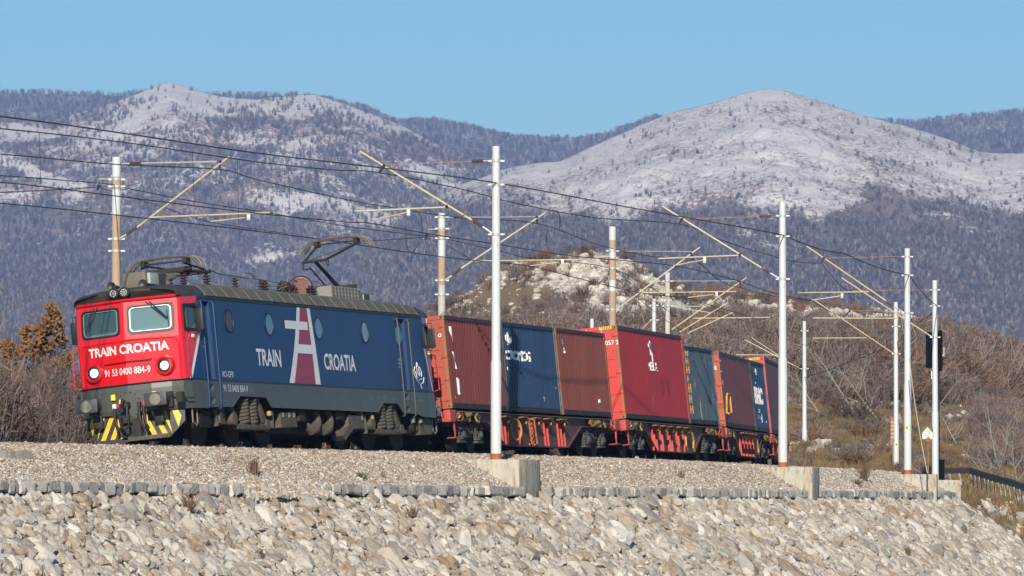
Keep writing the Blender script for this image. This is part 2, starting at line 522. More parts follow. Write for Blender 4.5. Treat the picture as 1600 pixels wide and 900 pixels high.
def forestB(U, V, X, Y, s):
    f = .62 + .8 * fbm(X / 80, Y / 200, 5, 41) + np.interp(V, [130, 200, 330, 420], [-.22, -.14, .02, .32]) - .9 * np.clip(s - .38, 0, 1)
    return np.clip(f, 0, 1)


mountain("left_mountain", -300, 1100, 520, 250, 4500, 5600, lambda u: 640 + 0 * u, yrB, snowB, forestB, 24, MT, 11, 90000, (2.8, 6.6),
         dens=lambda U, V, X, Y, s, f: np.clip(f * (.95 - .8 * np.clip(s - .35, 0, 1)), 0.03, 1))

# right mountain
yrC = lambda u: prof(u, [(420, 640), (500, 500), (560, 420), (620, 350), (680, 305), (740, 282), (800, 262), (850, 255), (875, 253), (900, 243), (960, 215), (1000, 196), (1050, 178), (1100, 164), (1150, 151), (1185, 142), (1205, 140), (1225, 143), (1255, 151), (1290, 162), (1350, 180), (1400, 194), (1450, 207), (1500, 226), (1535, 238), (1570, 239), (1620, 241), (1700, 232), (1900, 250)])


def snowC(U, V, X, Y, b):
    n = fbm(X / 30, Y / 110, 5, 53); n2 = fbm(X / 120 + Y / 500, Y / 300, 4, 55)
    line = prof(U, [(600, 330), (800, 330), (950, 345), (1050, 335), (1150, 345), (1230, 345), (1300, 340), (1370, 305), (1450, 325), (1540, 340), (1600, 345)]) + 14 * n2 + 8 * n
    s = .66 - .80 * sst(-22, 14, V - line) + .34 * n + .22 * n2 + .20 * fbm(X / 7, Y / 60, 3, 57) + .35 * np.clip(fbm(X / 16 + Y / 40, Y / 30 - X / 60, 4, 58, .6, True) - .25, 0, 1) * blob(U, V, 1190, 200, 110, 60)
    s = s - .16 * blob(U, V, 1120, 315, 50, 22) - .28 * blob(U, V, 1130, 330, 45, 22) - .16 * blob(U, V, 1350, 230, 120, 26, .3) - .3 * blob(U, V, 1365, 300, 30, 16) - .15 * np.clip((1000 - U) / 250, 0, 1) * sst(250, 320, V)
    for c in ((1165, 362, 26, 7, .2, .75), (1200, 382, 45, 7, .25, .75), (1150, 350, 60, 5, 0, .3), (1530, 360, 30, 6, .1, .6), (1460, 335, 60, 5, -.05, .4), (1260, 220, 50, 10, .5, .3), (1200, 150, 60, 10, 0, .25), (1180, 200, 24, 12, 1.0, .3), (1260, 235, 40, 6, .4, .3),
              (900, 260, 100, 14, -.35, .18), (650, 335, 60, 9, .1, .35), (1560, 262, 80, 14, 0, .2)):
        s = s + c[5] * blob(U, V, c[0], c[1], c[2], c[3], c[4])
    return np.clip(s, 0, 1)


def forestC(U, V, X, Y, s):
    f = .42 + .5 * fbm(X / 70, Y / 200, 4, 61) + np.interp(V, [150, 300, 350, 380], [-.22, -.05, .4, .6]) - .9 * np.clip(s - .4, 0, 1)
    return np.clip(f, 0, 1)


mountain("right_mountain", 420, 1900, 560, 240, 3400, 4400, lambda u: 650 + 0 * u, yrC, snowC, forestC, 17, MT2, 23, 80000, (1.2, 5.0),
         dens=lambda U, V, X, Y, s, f: np.clip(f * 1.0 * (1 - .75 * np.clip(s - .3, 0, 1)), 0.0, 1) ** 1.5 * np.where(s > .42, .5, 1) + .02)

# the great ground sheet
g_ = 8500
PG = np.zeros((29, 29, 3)); gx = np.linspace(-g_, g_, 29); gy = np.linspace(-400, 9100, 29)
PG[..., 0] = gx[None, :]; PG[..., 1] = gy[:, None]; PG[..., 2] = -7.0
M_GROUND = mat("dry_grass_ground", (.12, .1, .06), .95, col2=(.2, .17, .11), scale=.4, bump=.3)
link("ground", grid_mesh("ground", PG, M_GROUND), kind="structure")

# the karst hillside behind the track
yr_h = lambda u: prof(u, [(300, 640), (480, 560), (590, 516), (640, 502), (670, 492), (720, 466), (760, 436), (790, 421), (830, 407), (880, 402), (915, 396), (950, 398), (975, 408), (1000, 420), (1030, 442), (1070, 452), (1100, 455), (1170, 460), (1210, 466), (1250, 476), (1330, 486), (1400, 489), (1420, 496), (1460, 512), (1500, 530), (1560, 545), (1600, 562), (1700, 610), (1900, 700)])
yf_h = lambda u: prof(u, [(300, 745), (1200, 738), (1290, 732), (1400, 737), (1460, 742), (1500, 748), (1540, 760), (1600, 800), (1700, 860), (1900, 960)])
HZ0, HZ1 = 300., 640.
ws = np.concatenate([np.linspace(-.22, 0, 30)[:-1], np.linspace(0, 1, 330), 1 + np.array([.02, .06, .15, .4, 1.])])
nu = 760
U, V, Wt, Yd = fan(330, 1850, nu, ws, HZ0, HZ1, yf_h, yr_h, 1.0)
V = np.where(Wt > 0, yf_h(U) + (yr_h(U) - yf_h(U)) * np.clip(Wt, 0, 1) ** .82, V)
E = (YH - V) / F * np.minimum(Yd, HZ1)
E = np.where(Wt > 1, E - (Yd - HZ1) * .30, E)
# the strip in front of the hillside's foot: level behind the track, falling away on the right
ef = (YH - yf_h(U)) / F * HZ0
e0 = prof(U, [(300, .6), (1380, .5), (1450, -.6), (1500, -2.2), (1600, -5.5), (1900, -7.5)])
E = np.where(Wt < 0, ef + (e0 - ef) * (np.clip(-Wt, 0, 1) / .22) ** .9, E)
X = (U - 800) / F * Yd
nb = fbm(X / 14, Yd / 22, 5, 71, .55, True)
nc = fbm(X / 5, Yd / 8, 5, 73, .55)
rock = .30 + .42 * nb + .22 * nc
Vp = YH - E / Yd * F
rock = rock + .55 * blob(U, Vp, 930, 445, 95, 34, .25) + .45 * blob(U, Vp, 1000, 455, 60, 24, .5) + .3 * blob(U, Vp, 1300, 500, 120, 16, .2) + .35 * blob(U, Vp, 1440, 520, 60, 16, .3) + .35 * blob(U, Vp, 1520, 545, 30, 10, .3) + .28 * blob(U, Vp, 880, 415, 60, 12) + .25 * blob(U, Vp, 690, 488, 60, 10, -.4) \
    + .3 * blob(U, Vp, 1230, 560, 60, 30) * 0 - .55 * blob(U, Vp, 810, 465, 70, 22) - .7 * sst(548, 575, Vp) + .62 * blob(U, Vp, 1320, 708, 70, 14) + .6 * blob(U, Vp, 1245, 705, 40, 24) + .22 * blob(U, Vp, 1340, 690, 90, 20) + .85 * blob(U, Vp, 1560, 820, 90, 40, .4)
rock = rock - .15 * blob(U, Vp, 1340, 650, 140, 20)
rock = np.clip(rock, 0, 1)
brush = np.clip(.45 + .5 * fbm(X / 9, Yd / 16, 4, 77) - .55 * blob(U, Vp, 800, 465, 80, 20) + .5 * sst(520, 570, Vp) - 1.0 * sst(622, 640, Vp) * (1 - sst(1500, 1570, U)) - 1.0 * sst(735, 750, Vp) - .5 * np.clip(rock - .6, 0, 1), 0, 1)
win = np.clip(np.abs(Wt - 0) * 30, .25, 1)
E = E + (np.clip(rock - .45, 0, 1) * 2.2 * np.abs(nc) * 1.6 + .7 * fbm(X / 20, Yd / 30, 4, 79) + .25 * fbm(X / 1.8, Yd / 2.5, 4, 80)) * win * np.where(Wt > .95, .8, 1)
PH = np.stack([X, Yd, E], -1)
MH = terrain_mat("karst_hillside", ((.42, .39, .34), (.66, .62, .56)), ((.27, .17, .085), (.38, .28, .17)), ((.15, .105, .075), (.24, .18, .13)), .42)
link("hillside", grid_mesh("hillside", PH, MH, True, {"snow": rock, "forest": brush}), kind="structure")


def sample_grid(P, attrs, n, rg, j0=0, j1=None, i0=0, i1=None):
    nw_, nu_ = P.shape[:2]; j1 = j1 or nw_ - 2; i1 = i1 or nu_ - 2
    a = i0 + rg.random(n) * (i1 - i0); b = j0 + rg.random(n) * (j1 - j0)
    ai = a.astype(int); bi = b.astype(int); fa = a - ai; fb = b - bi
    f = lambda A: (A[bi, ai] * (1 - fa) + A[bi, ai + 1] * fa) * (1 - fb) + (A[bi + 1, ai] * (1 - fa) + A[bi + 1, ai + 1] * fa) * fb
    return np.stack([f(P[..., 0]), f(P[..., 1]), f(P[..., 2])], -1), [f(A) for A in attrs]


def rock_mesh(name, seed, m, npts=22, sx=1., sy=1., sz=1., flat=False, smooth=False):
    r = random.Random(seed); bm = bmesh.new()
    for i in range(npts):
        v = Vector((r.gauss(0, 1), r.gauss(0, 1), r.gauss(0, 1))).normalized()
        # a boxier solid than a ball
        k = max(abs(v.x), abs(v.y), abs(v.z)); v = v * ((1 - .55) + .55 / k) * r.uniform(.82, 1.0)
        bm.verts.new((v.x * sx, v.y * sy, v.z * sz))
    g = bmesh.ops.convex_hull(bm, input=bm.verts)
    bmesh.ops.delete(bm, geom=[e for e in g["geom_interior"] if isinstance(e, bmesh.types.BMVert)], context='VERTS')
    me = bpy.data.meshes.new(name); bm.to_mesh(me); bm.free(); me.materials.append(m)
    return me


M_LIME = mat("limestone_boulder", (.36, .325, .28), .9, col2=(.54, .495, .43), scale=1.2, bump=.5, spec=.2, objrand=.22)
M_SHRUB = mat("winter_shrub", (.13, .098, .085), .9, spec=.1, objrand=.5)
M_SHRUB2 = mat("winter_shrub_grey", (.16, .135, .12), .9, spec=.1, objrand=.45)
M_SHRUB3 = mat("winter_shrub_russet", (.17, .10, .065), .9, spec=.1, objrand=.4)
M_TUFT = mat("dry_grass_tuft", (.22, .145, .075), .95, spec=.1, objrand=.35)
M_TUFTG = mat("green_grass_tuft", (.13, .125, .045), .95, spec=.1, objrand=.35)


def shrub(name, seed, n, m, w=.018):
    """a dome of thin twigs, 1 m high and about 1.3 m wide, forking twice"""
    r = random.Random(seed); vs = []; fs = []
    def blade(p, q, w1, w2):
        d = q - p; s = d.cross(Vector((r.uniform(-1, 1), r.uniform(-1, .2), .1)))
        if s.length < 1e-6: return
        s.normalize(); o = len(vs)
        vs.extend([p - s * w1, p + s * w1, q + s * w2, q - s * w2]); fs.append((o, o + 1, o + 2, o + 3))
    for i in range(n):
        a = r.uniform(0, 6.283); t = r.uniform(.15, 1.25) * .6
        p = Vector((r.gauss(0, .12), r.gauss(0, .12), 0))
        d = Vector((math.cos(a) * math.sin(t), math.sin(a) * math.sin(t), math.cos(t)))
        l = r.uniform(.45, .75); q = p + d * l; blade(p, q, w, w * .6)
        for k in range(3):
            pm = p.lerp(q, r.uniform(.35, 1)); q2 = pm + (d + Vector((r.gauss(0, .45), r.gauss(0, .45), r.gauss(.1, .3)))).normalized() * r.uniform(.2, .42)
            blade(pm, q2, w * .6, w * .35)
            for j in range(2):
                p3 = pm.lerp(q2, r.uniform(.3, 1)); blade(p3, p3 + Vector((r.gauss(0, 1), r.gauss(0, 1), r.gauss(.5, .7))).normalized() * r.uniform(.08, .2), w * .4, w * .2)
    me = bpy.data.meshes.new(name); me.from_pydata([tuple(v) for v in vs], [], fs); me.materials.append(m); return proto(name, me)


def tuft(name, seed, n, m):
    r = random.Random(seed); vs = []; fs = []
    for i in range(n):
        p = Vector((r.gauss(0, .25), r.gauss(0, .25), 0)); q = p + Vector((r.gauss(0, .3), r.gauss(0, .3), r.uniform(.4, 1)))
        s = Vector((r.uniform(-1, 1), r.uniform(-1, 1), 0)).normalized() * .03; o = len(vs)
        vs.extend([p - s, p + s, q]); fs.append((o, o + 1, o + 2))
    me = bpy.data.meshes.new(name); me.from_pydata([tuple(v) for v in vs], [], fs); me.materials.append(m); return proto(name, me)


shrubs = [shrub("shrub_a", 1, 26, M_SHRUB), shrub("shrub_b", 2, 22, M_SHRUB2), shrub("shrub_c", 3, 26, M_SHRUB), shrub("shrub_d", 4, 24, M_SHRUB3)]
tufts = [tuft("tuft_a", 5, 26, M_TUFT), tuft("tuft_b", 6, 26, M_TUFT), tuft("tuft_c", 7, 24, M_TUFTG)]
rocks_lime = [proto("lime_rock_%s" % "abc"[i], rock_mesh("lime_rock", 20 + i, M_LIME, 20, 1, .8, .7)) for i in range(3)]
rg = np.random.default_rng(99)
iu = lambda u: int((u - 330) / 1520 * nu)
# boulders and ledges on the hillside
pt, (rk, br, vv, uu) = sample_grid(PH, [rock, brush, Vp, U], 90000, rg, 0, 355, iu(560), iu(1720))
k = rg.random(len(pt)) < np.clip((rk - .34) * 1.6, 0.02, 1) * np.where(vv > 545, .7, 1)
pt = pt[k][:34000]; n = len(pt)
s = rg.gamma(2.0, .11, n) + .12; s = np.minimum(s, .9)
scatter("limestone_rubble", pt, np.stack([rg.normal(0, .3, n), rg.normal(0, .3, n), rg.random(n) * 6.28], -1), np.stack([s * rg.uniform(.9, 1.7, n), s, s * rg.uniform(.6, 1.2, n)], -1), rocks_lime)
# scrub on the hillside
pt, (rk, br, vv, uu) = sample_grid(PH, [rock, brush, Vp, U], 70000, rg, 12, 358, iu(540), iu(1740))
clump = np.clip(.55 + 1.1 * fbm(pt[:, 0] / 7, pt[:, 1] / 12, 3, 91), 0, 1) ** 1.6
k = rg.random(len(pt)) < np.clip(br * 1.25 - .12, 0, 1) * (clump * .45 + .02 + .6 * sst(545, 585, vv))
k &= ~((vv > 626 + 10 * np.sin(uu / 17)) & (uu < 1500) & (rg.random(len(pt)) < .80))
k &= ~((vv > 735) & (rg.random(len(pt)) < .93))
pt = pt[k][:17000]; n = len(pt); vv = vv[k][:n]; uu = uu[k][:n]
h = rg.uniform(.6, 1.9, n) * (1 + 1.5 * sst(540, 575, vv)) * (1 - .62 * sst(615, 640, vv))
h = h * np.clip((vv - yr_h(uu)) / 45, np.interp(uu, [1340, 1420], [1.0, .30]), 1)          # wind-stunted towards the crest
scatter("hillside_scrub", pt - np.array([0, 0, .1]), np.stack([rg.normal(0, .12, n), rg.normal(0, .12, n), rg.random(n) * 6.28], -1), np.stack([h * 1.05, h * 1.05, h], -1), shrubs)
# dry grass on the slope beside the line
pt, (rk, br, vv, uu) = sample_grid(PH, [rock, brush, Vp, U], 90000, rg, 0, 120, iu(1180), iu(1760))
k = (vv > 600) & (rg.random(len(pt)) < np.clip(1.1 - rk * 1.1, 0.1, 1))
pt = pt[k][:34000]; n = len(pt)
h = rg.uniform(.15, .6, n)
scatter("dry_grass", pt, np.stack([rg.normal(0, .2, n), rg.normal(0, .2, n), rg.random(n) * 6.28], -1), np.stack([h, h, h * 1.1], -1), tufts)

# low bushes and loose stones on the grassy bank
pt, (vv, uu) = sample_grid(PH, [Vp, U], 9000, rg, 0, 140, iu(1180), iu(1760))
k = (vv > 606) & (vv < 800) & (rg.random(len(pt)) < .16 + .25 * (fbm(pt[:, 0] / 3, pt[:, 1] / 6, 3, 44) > .1))
pt = pt[k][:1500]; n = len(pt); h = rg.gamma(2.5, .16, n) + .15
scatter("bank_scrub", pt, np.stack([rg.normal(0, .12, n), rg.normal(0, .12, n), rg.random(n) * 6.28], -1), np.stack([h * 1.4, h * 1.4, h * .8], -1), shrubs)
pt, (vv, uu, rk) = sample_grid(PH, [Vp, U, rock], 12000, rg, 0, 140, iu(1180), iu(1760))
k = (vv > 640) & (rg.random(len(pt)) < .04 + .5 * (rk > .3)); pt = pt[k][:3500]; n = len(pt); s = rg.gamma(1.8, .05, n) + .05
scatter("bank_stones", pt, rg.uniform(-3, 3, (n, 3)), np.stack([s * 1.3, s, s * .8], -1), rocks_lime)

# haze: one closed box of even air round the camera and everything else
HB = MB().box(-8700, 8700, -500, 9300, -8.5, 580)
mh_ = bpy.data.materials.new("haze_air"); mh_.use_nodes = True; hn = mh_.node_tree
hn.nodes.remove(hn.nodes["Principled BSDF"])
pv = hn.nodes.new("ShaderNodeVolumePrincipled"); pv.inputs["Color"].default_value = (.36, .56, 1.0, 1); pv.inputs["Density"].default_value = 1.0e-4; pv.inputs["Anisotropy"].default_value = .0
hn.links.new(pv.outputs[0], hn.nodes["Material Output"].inputs["Volume"])
haze = HB.obj("haze", mh_, None, False, kind="stuff")

# ================================================================== EMBANKMENT, BALLAST, KERB, RAILS
POLES = [  # x of the shaft, top y, foot y  in the photograph (kept for the proportions of each mast)
    (775, 228, 718), (1223, 315, 730), (1418, 388, 741), (1461, 438, 750), (1400, 472, 741)]
HP = 8.5


def pole_site(u, t, b, H=HP):
    sc = (b - t) / H; Z = F / sc
    return Vector(((u - 800) / sc, Z, (YH - b) / sc))


def s_lat(p):
    d = (_X - p.x) ** 2 + (_Y - p.y) ** 2; i = int(d.argmin()); a = _A[i]
    return float(_S[i]), float((p.x - _X[i]) * math.sin(a) - (p.y - _Y[i]) * math.cos(a))


PS = [pole_site(*p) for p in POLES]
PSL = [s_lat(p) for p in PS]
KS_ = [-200, -20, 18, 48, 82, 114, 150, 200, 400]
KL_ = [3.7, 3.7, 3.95, 5.6, 6.95, 7.7, 6.6, 5.0, 4.0]


def kerb_lat(s): return float(np.interp(s, KS_, KL_))


def kerb_z(s):
    x, y, a, h = tr(s); l = kerb_lat(s)
    X = x + l * math.sin(a); Y = y - l * math.cos(a)
    u = 800 + F * X / Y
    v = float(np.interp(u, [0, 366, 500, 800, 1000, 1280, 1430, 1500], [751, 757, 757, 760.5, 762, 766, 768, 769]))
    if s > 118: v = 769
    return float(np.clip((YH - v) / F * Y, .15, .40))


SL = .73                       # fall of the pitched slope per metre outwards
TRK2 = -4.7                    # the second track


def bal_z(s, lat):
    """height of the ballast surface"""
    K = kerb_lat(s); kz = kerb_z(s)
    near = cpt(s, 1.45, -.13).z
    shoulder = near - .13
    if lat <= 1.45:
        if lat > -1.6: return cpt(s, lat, -.13).z
        e = cpt(s, -1.6, -.13).z
        return float(np.interp(-lat, [1.6, 3.1, 8.2, 9.6, 20, 26], [e, 1.0, 1.0, .55, .3, -1.0]))
    m = K - 1.55
    if m < 2.0: m = 2.0
    return float(np.interp(lat, [1.45, 2.0, m, K - .12, K + .2], [near, shoulder, shoulder - .04, kz + .0, kz - .02]))


SB = np.concatenate([np.arange(-60, 160, .5), np.arange(160, 300, 3)])
latn = [-60, -34, -26, -20, -12, -9.6, -8.2, -6, -4, -3.1, -1.6, -.8, 0, .8, 1.45]
rows = []
for s in SB:
    K = kerb_lat(s); ls = latn + list(np.linspace(1.7, K - .1, 12)); x, y, a, h = tr(s)
    rows.append([(x + l * math.sin(a), y - l * math.cos(a), (bal_z(s, l) if l > -27 else -7.05) + (.03 * float(fbm(s * .8, l * 1.1, 3, 5)) if 1.5 < l < K - .3 else 0)) for l in ls])
def ramp_mat(name, cols, rough=.9, bump=0., noise=None):
    m = bpy.data.materials.new(name); m.use_nodes = True; nt = m.node_tree; N = nt.nodes; L = nt.links
    b = N["Principled BSDF"]; b.inputs["Roughness"].default_value = rough; b.inputs["Specular IOR Level"].default_value = .2
    oi = N.new("ShaderNodeObjectInfo"); r = N.new("ShaderNodeValToRGB"); r.color_ramp.interpolation = 'CONSTANT'
    while len(r.color_ramp.elements) < len(cols): r.color_ramp.elements.new(.5)
    for i, c in enumerate(cols): r.color_ramp.elements[i].position = i / len(cols); r.color_ramp.elements[i].color = (*c, 1)
    L.new(oi.outputs["Random"], r.inputs[0]); out = r.outputs[0]
    if noise:
        for (sc, thr, soft, c, k) in noise:
            tc = N.new("ShaderNodeTexCoord"); n = N.new("ShaderNodeTexNoise"); n.inputs["Scale"].default_value = sc; n.inputs["Detail"].default_value = 8; n.inputs["Roughness"].default_value = .7
            g = N.new("ShaderNodeNewGeometry"); L.new(g.outputs["Position"], n.inputs["Vector"])
            rr = N.new("ShaderNodeMapRange"); rr.inputs["From Min"].default_value = thr; rr.inputs["From Max"].default_value = thr + soft; rr.inputs["To Max"].default_value = k
            L.new(n.outputs["Fac"], rr.inputs["Value"])
            mx = N.new("ShaderNodeMix"); mx.data_type = 'RGBA'; L.new(rr.outputs[0], mx.inputs["Factor"]); L.new(out, mx.inputs["A"]); mx.inputs["B"].default_value = (*c, 1); out = mx.outputs["Result"]
    L.new(out, b.inputs["Base Color"])
    if bump:
        g = N.new("ShaderNodeNewGeometry"); n = N.new("ShaderNodeTexNoise"); n.inputs["Scale"].default_value = 14; n.inputs["Detail"].default_value = 8; n.inputs["Roughness"].default_value = .7
        L.new(g.outputs["Position"], n.inputs["Vector"])
        bp = N.new("ShaderNodeBump"); bp.inputs["Strength"].default_value = bump; bp.inputs["Distance"].default_value = .05
        L.new(n.outputs["Fac"], bp.inputs["Height"]); L.new(bp.outputs[0], b.inputs["Normal"])
    return m


M_BAL = mat("ballast_bed", (.23, .19, .15), .95, col2=(.42, .36, .29), scale=22, bump=.8, bscale=40)
M_GRAV = ramp_mat("ballast_stone", [(.46, .43, .38), (.34, .295, .245), (.58, .55, .50), (.28, .22, .165), (.42, .40, .37), (.33, .235, .15), (.50, .465, .41), (.26, .24, .22)], .85)
ballast = link("ballast", grid_mesh("ballast", np.array(rows), M_BAL), kind="structure")

# gravel: small angular stones lying on the near shoulder
rg = np.random.default_rng(5)
M_GRAVR = ramp_mat("ballast_stone_rusty", [(.38, .32, .26), (.27, .20, .14), (.48, .43, .37), (.20, .15, .11), (.32, .21, .12), (.42, .38, .33), (.25, .215, .18)], .85)
n = 300000
ss = rg.uniform(-46, 150, n); ss = ss[rg.random(n) < np.clip(1.15 - (ss + 46) / 230, .3, 1)]
n = len(ss)
Kk = np.interp(ss, KS_, KL_)
lt = 1.0 + rg.random(n) * (Kk - 1.05)
sg = np.arange(-50, 155, 1.0)
# bilinear table of the ballast height
lg = np.linspace(0, 1, 40)
tab = np.array([[bal_z(s, 1.0 + t * (kerb_lat(s) - 1.05)) for t in lg] for s in sg])
fi = (ss - sg[0]) / 1.0; i0 = fi.astype(int); f0 = fi - i0; fj = (lt - 1.0) / (Kk - 1.05) * 39; j0 = np.minimum(fj.astype(int), 38); f1 = fj - j0
zz = (tab[i0, j0] * (1 - f0) + tab[i0 + 1, j0] * f0) * (1 - f1) + (tab[i0, j0 + 1] * (1 - f0) + tab[i0 + 1, j0 + 1] * f0) * f1
aa = np.interp(ss, _S, _A); xx = np.interp(ss, _S, _X) + lt * np.sin(aa); yy = np.interp(ss, _S, _Y) - lt * np.cos(aa)
sz = rg.uniform(.017, .036, n) * (1 + (rg.random(n) < .04) * .7)
GP = np.stack([xx, yy, zz + sz * .35 + .02 * fbm(ss * 1.3, lt * 1.7, 3, 8)], -1); GR_ = rg.uniform(-3.1, 3.1, (n, 3)) * np.array([.25, .25, 1]); GS = np.stack([sz * rg.uniform(.8, 1.5, n), sz, sz * rg.uniform(.7, 1.1, n)], -1)
rust = rg.random(n) < np.clip(.85 - (lt - 1.2) / (Kk - 1.6) * .75 + .35 * fbm(ss * .5, lt * .8, 3, 19), .08, .9)
for nm, mm, k_ in (("gravel", M_GRAV, ~rust), ("rusty_gravel", M_GRAVR, rust)):
    scatter(nm, GP[k_], GR_[k_], GS[k_], [proto("%s_%d" % (nm, i), rock_mesh("ballast_stone", 40 + i, mm, 12, 1, .8, .65)) for i in range(4)], parent=ballast)
# where the kerb is buried the gravel spills over it
n = 5200
def _ku(s):
    p = tpt(s, kerb_lat(s), 0); return 800 + F * p.x / p.y
_sg = np.arange(-30, 30, .1); _ug = [_ku(s) for s in _sg]
ss = rg.uniform(float(np.interp(368, _ug, _sg)), float(np.interp(504, _ug, _sg)), n); of = rg.uniform(-.30, .34, n)
sp_ = []
for s_, o_ in zip(ss, of):
    q = tpt(s_, kerb_lat(s_) + o_, kerb_z(s_) + .02 - max(0, o_ + .12) * SL + rg.uniform(-.02, .03))
    sp_.append(tuple(q))
sz = rg.gamma(3, .010, n) + .013
scatter("spilled_gravel", sp_, rg.uniform(-3, 3, (n, 3)), np.stack([sz * 1.2, sz, sz * .8], -1), [proto("spill_%d" % i, rock_mesh("ballast_stone", 45 + i, M_GRAV, 12, 1, .8, .65)) for i in range(3)], parent=ballast)

# rails
M_RAIL = mat("rail_steel", (.15, .13, .12), .5, .7, var=.2)
M_RAILT = mat("rail_rust", (.10, .065, .045), .8, .2, var=.3)
RP = [(-.07, 0), (.07, 0), (.07, .012), (.012, .035), (.012, .11), (.036, .122), (.036, .155), (-.036, .155), (-.036, .122), (-.012, .11), (-.012, .035), (-.07, .012)]
track = link("track", MB().box(0, .01, 0, .01, -.01, 0).mesh("track", M_RAILT), kind="structure")
track.location = (-9.06, 144.7, .9)


def rail(lat0, canted, name="rail"):
    m = MB(); S2 = np.arange(-60, 260, 1.0); k = len(RP)
    for s in S2:
        if canted: m.v += [tuple(cpt(s, lat0 + p[0], p[1] - .155)) for p in RP]
        else: m.v += [tuple(tpt(s, lat0 + p[0], 1.02 + p[1])) for p in RP]
    for i in range(len(S2) - 1):
        for j in range(k): m.f.append((i * k + j, i * k + (j + 1) % k, (i + 1) * k + (j + 1) % k, (i + 1) * k + j)); m.m.append(1 if j in (5, 6) else 0)
    o = m.obj(name, [M_RAILT, M_RAIL], track, False)
    o.matrix_parent_inverse = Matrix.Translation(-track.location)
rail(.755, True); rail(-.755, True); rail(TRK2 + .75, False); rail(TRK2 - .75, False)
M_CONC = mat("sleeper_concrete", (.24, .22, .2), .9, var=.2)
m = MB()
for s in np.arange(-55, 180, .62):
    for lo, c in ((0, True), (TRK2, False)):
        x, y, a, h = tr(s)
        q = []
        for dz in (-.24, -.156):
            for ds, dl in ((-.12, -1.25), (.12, -1.25), (.12, 1.25), (-.12, 1.25)):
                q.append(cpt(s + ds, dl, dz) if c else tpt(s + ds, lo + dl, 1.17 + dz))
        m.add(q, [(3, 2, 1, 0), (4, 5, 6, 7), (0, 1, 5, 4), (1, 2, 6, 5), (2, 3, 7, 6), (3, 0, 4, 7)])
o = m.obj("sleeper", M_CONC, track, False, kind="stuff"); o.matrix_parent_inverse = Matrix.Translation(-track.location)

# pitched slope: base sheet plus stones
M_EARTH = mat("slope_earth", (.06, .045, .032), .95, col2=(.13, .10, .075), scale=3, bump=.6)
STN = [(.43, .395, .345), (.52, .485, .435), (.33, .30, .265), (.45, .40, .335), (.38, .36, .33), (.56, .53, .48), (.28, .26, .235), (.42, .38, .325), (.36, .295, .225), (.48, .45, .41)]
M_STONE = ramp_mat("pitching_stone", STN, .9, .9, [(.8, .54, .08, (.27, .18, .105), .8), (7., .57, .08, (.20, .155, .12), .7), (2.2, .42, -.12, (.58, .56, .52), .6)])
rows = []
SE = np.arange(-60, 260, .5)
for s in SE:
    K = kerb_lat(s); kz = kerb_z(s) - .30
    rows.append([tuple(tpt(s, K - .06, kz + .28)), tuple(tpt(s, K - .04, kz))] + [tuple(tpt(s, K + .04 + d, kz - d * SL)) for d in (0, 1, 2, 4, 6, 8.5, 10)])
slope = link("embankment", grid_mesh("embankment", np.array(rows), M_EARTH), kind="structure")
rs = [rock_mesh("pitching_stone", 60 + i, M_STONE, 14 + i, 1, 1, 1) for i in range(14)]
for i_, me_ in enumerate(rs):            # broken faces: one cut of every face, pushed in and out
    bm = bmesh.new(); bm.from_mesh(me_); bmesh.ops.triangulate(bm, faces=bm.faces); bmesh.ops.subdivide_edges(bm, edges=bm.edges, cuts=1, use_grid_fill=True)
    r_ = random.Random(i_)
    for v in bm.verts: v.co *= 1 + r_.uniform(-.08, .08)
    bm.to_mesh(me_); bm.free()
nl = 1 / math.sqrt(1 + SL * SL)
st = []
R_ = random.Random(12)


def add_layer(step_s, step_d, size, jit, sink, srange, thin):
    s = srange[0]
    while s < srange[1]:
        x, y, a, h = tr(s); K = kerb_lat(s)
        dmax = min(8.5, (.0139 * (y - 5) + .1) / SL + .8)
        d = R_.uniform(0, step_d)
        while d < dmax:
            if R_.random() < thin:
                ss_ = s + R_.uniform(-jit, jit) * step_s; dd = d + R_.uniform(-jit, jit) * step_d
                st.append((ss_, max(dd, .02 + size * .9), size * R_.choice((.62, .75, .9, 1, 1, 1.15, 1.3, 1.6)), sink))
            d += step_d
        s += step_s


add_layer(.235, .20, .118, .45, -.25, (-40, 175), 1.0)
add_layer(.52, .42, .17, .5, -.55, (-40, 175), .75)
add_layer(1.5, 1.1, .27, .5, -.30, (-40, 175), .5)
add_layer(.21, .19, .055, .5, .0, (-34, 100), .6)
out = []
for (s, d, size, sink) in st:
    x, y, a, h = tr(s); K = kerb_lat(s) + .04; kz = kerb_z(s) - .30
    p = Vector((x + (K + d * nl) * math.sin(a), y - (K + d * nl) * math.cos(a), kz - d * nl * SL))
    dn = Vector((math.sin(a), -math.cos(a), 0)); al = Vector((math.cos(a), math.sin(a), 0))
    ydir = (dn * nl + Vector((0, 0, -SL * nl))); nrm = al.cross(ydir); nrm = nrm if nrm.z > 0 else -nrm
    xdir = ydir.cross(nrm)
    rot = Matrix((xdir, ydir, nrm)).transposed()
    yaw = R_.gauss(0, .42)
    rot = rot @ Matrix.Rotation(yaw, 3, 'Z') @ Matrix.Rotation(R_.gauss(0, .16), 3, 'X') @ Matrix.Rotation(R_.gauss(0, .2), 3, 'Y')
    sc = Vector((size * R_.uniform(.65, 1.05), size * R_.uniform(.8, 1.55), size * R_.uniform(.42, .75)))
    p += nrm * (sc.z * (.18 - sink * .5))
    app = size / p.y
    v_ = YH - F * p.z / p.y; u_ = 800 + F * p.x / p.y
    if not (-30 < u_ < 1640 and v_ < 915): app = 0
    out.append((app, p, rot, sc, R_.randrange(14)))
out.sort(key=lambda t: -t[0])
